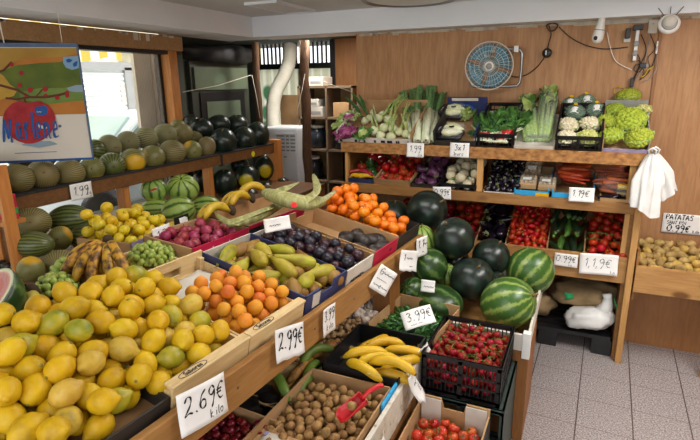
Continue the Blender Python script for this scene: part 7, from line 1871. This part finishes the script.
B().box(-.003, W_ + .003, -.004, .006, -.011, .004).obj('bottom_rail', 'p_blue', po); B().box(-.003, W_ + .003, H_ - .006, H_ + .012, -.011, .005).obj('top_rail', 'p_frame', po); B().box(W_ - .003, W_ + .004, 0, H_, -.011, .003).obj('edge_rail', 'p_frame', po)
def pp(px, py):   # point of the poster from the photograph's place
    d = Vector(ray(px, py)); e = Vector(EYE); n = PF.to_3x3() @ Vector((0, 0, 1)); k = (PF.translation - e).dot(n) / d.dot(n); q = PF.inverted() @ (e + d * k); return (q.x, q.y)
def art(nm, pts, mat, z, clip=True):
    P = [pp(*p) for p in pts]
    if clip: P = [(min(max(x, .0), W_), min(max(y, 0), H_ - .006)) for x, y in P]
    return B().poly(P, z * .0006, z * .0006 + .0005).obj(nm, mat, po)
art('printed_sky', [(-16, 116), (85.5, 114), (82, 48), (-16, 48)], 'p_sky', 1)
art('printed_hill', [(-16, 108), (84, 100), (83, 70), (82, 56), (60, 58), (40, 58), (25, 62), (10, 68), (-16, 80)], 'p_hill', 2)
art('printed_field', [(8, 64), (24, 59), (42, 58), (62, 57), (81, 53), (81, 57), (60, 62), (40, 63), (20, 65)], 'p_field', 3)
art('printed_field', [(-16, 117), (86, 113), (85, 103), (66, 101), (40, 107), (18, 101), (-16, 92)], 'p_field', 3)
art('printed_meadow', [(20, 100), (50, 104), (84, 100), (83, 84), (64, 88), (40, 88), (20, 92)], 'p_hill2', 4)
art('printed_lake', [(67, 88), (76, 85), (84, 85), (84, 92), (75, 92), (69, 91)], 'p_lake', 5)
art('printed_foliage', [(-16, 100), (0, 100), (14, 96), (18, 90), (10, 84), (4, 76), (-4, 70), (-16, 66)], 'p_leafy', 5)
art('printed_shield', [(63, 57), (80.5, 56), (81, 63), (79, 68), (72.5, 70), (66, 67.5), (63.3, 63)], 'p_shield', 6)
art('printed_emblem', [(66, 60), (69, 58.5), (73, 60), (70.5, 62.5), (67.5, 62.5)], 'p_blue', 7); art('printed_emblem', [(73, 64), (75, 62), (78, 61), (77, 66), (74, 67)], 'p_blue', 7)
def branch(pts, w, z=7):
    P = [pp(*p) for p in pts]; P = [(max(x, .0), y) for x, y in P]; B().tube([(x, y, z * .0006) for x, y in P], w, 5, flat=.3).obj('printed_branch', 'p_branch', po)
branch([(-12, 82), (4, 86), (18, 90), (30, 97), (45, 97), (58, 95), (66, 93)], .006); branch([(6, 98), (18, 99), (30, 97)], .005); branch([(-8, 74), (4, 70), (12, 62)], .005); branch([(36, 97), (42, 90), (46, 87)], .003)
for px, py, r_ in [(12, 64.5, 2.2), (21.5, 73, 2.4), (20, 85, 2.4), (30.5, 90, 2.8), (45.5, 89, 2.7), (46, 96, 2.3), (57.5, 97.5, 2.5), (67.5, 92.5, 2.2), (67.5, 95.5, 2.2), (26, 95, 2)]:
    art('printed_berry', [(px + r_ * math.cos(t), py + r_ * math.sin(t)) for t in np.linspace(0, 2 * PI, 13)[:-1]], 'p_berry', 8)
art('printed_shadow', [(22, 145), (40, 147.5), (58, 144), (50, 141), (28, 141)], 'p_lake', 6)
ap = []
for t in np.linspace(0, 2 * PI, 41)[:-1]:
    x = math.cos(t); y = math.sin(t); rx = 26.5 * (1 - .10 * max(0, y)); ry = 22.5
    yy = 121 + ry * y
    if y < 0: yy += 4.2 * math.exp(-(x / .28) ** 2)
    ap.append((29.5 + rx * x, yy))
art('printed_apple', ap, 'p_apple', 9)
branch([(26, 103), (24.5, 98)], .004, 10)
art('printed_sticker', [(35, 107), (46, 105.5), (48, 108), (47.5, 114), (42, 116), (37, 114.5), (35.5, 111)], 'p_blue', 10)
b = B(); write('~~', 0, 0, .014, .2, b=b); q = pp(37.5, 113); b.obj('printed_lettering', 'p_pale', po, mtx=T((q[0], q[1], 11 * .0006)))
art('printed_bird', [(38, 123), (41, 125), (44, 126), (49, 127.5), (45, 129), (41, 128), (39, 127)], 'p_pale', 10)
qa, qb = pp(4, 139.5), pp(60, 136)
hh = .125
b = B(); x_ = qa[0]
tw = (qb[0] - qa[0])
for ch, ww in zip('Marlene', (1.45, 1.0, .8, .55, .9, 1.0, .8)):
    h_ = hh * (.80 if ch == 'M' else 1.0); u = tw / 6.5
    write(ch, x_, qa[1] - .0 + (0 if ch != 'M' else -.012), h_, .085 if ch != 'M' else .10, .10, u / h_ * (.95 if ch != 'M' else 1.25), z=.0072, b=b, th=.0005); x_ += ww * u
b.obj('printed_lettering', 'p_blue', po)
q0, q1 = pp(15, 153.6), pp(57, 152.6); B().box(q0[0], q1[0], q0[1], q0[1] + .003, .0008, .0012).obj('printed_line', 'p_frame', po)
q = pp(60, 126); B().lathe([(.007, .001), (.007, .0016), (.005, .0016)], 14).obj('printed_mark', 'p_frame', po, mtx=T((q[0], q[1], 0)))
tp = PF @ Vector((.17, H_ + .01, 0))
e = at_depth(15, -2, 2.45)
string([tuple(tp), (tp.x - .01, tp.y, min(2.0, float(e[2]) + .1))], 'pale string holding up the hanging poster', .003)
tp = PF @ Vector((W_ - .06, H_ + .01, 0))
string([tuple(tp), (tp.x, tp.y, 2.0)], 'second thin string at the right end of the hanging poster', .0015)
# ------------------------------------------------------------------ drop kinds that were built and never placed
for nm_ in [o.name for o in bpy.data.objects if o.name in KIDS and o.parent is None and 'category' not in o]:
        o = bpy.data.objects[nm_]
        for cn in [c_.name for c_ in o.children_recursive]: bpy.data.objects.remove(bpy.data.objects[cn])
        bpy.data.objects.remove(o)
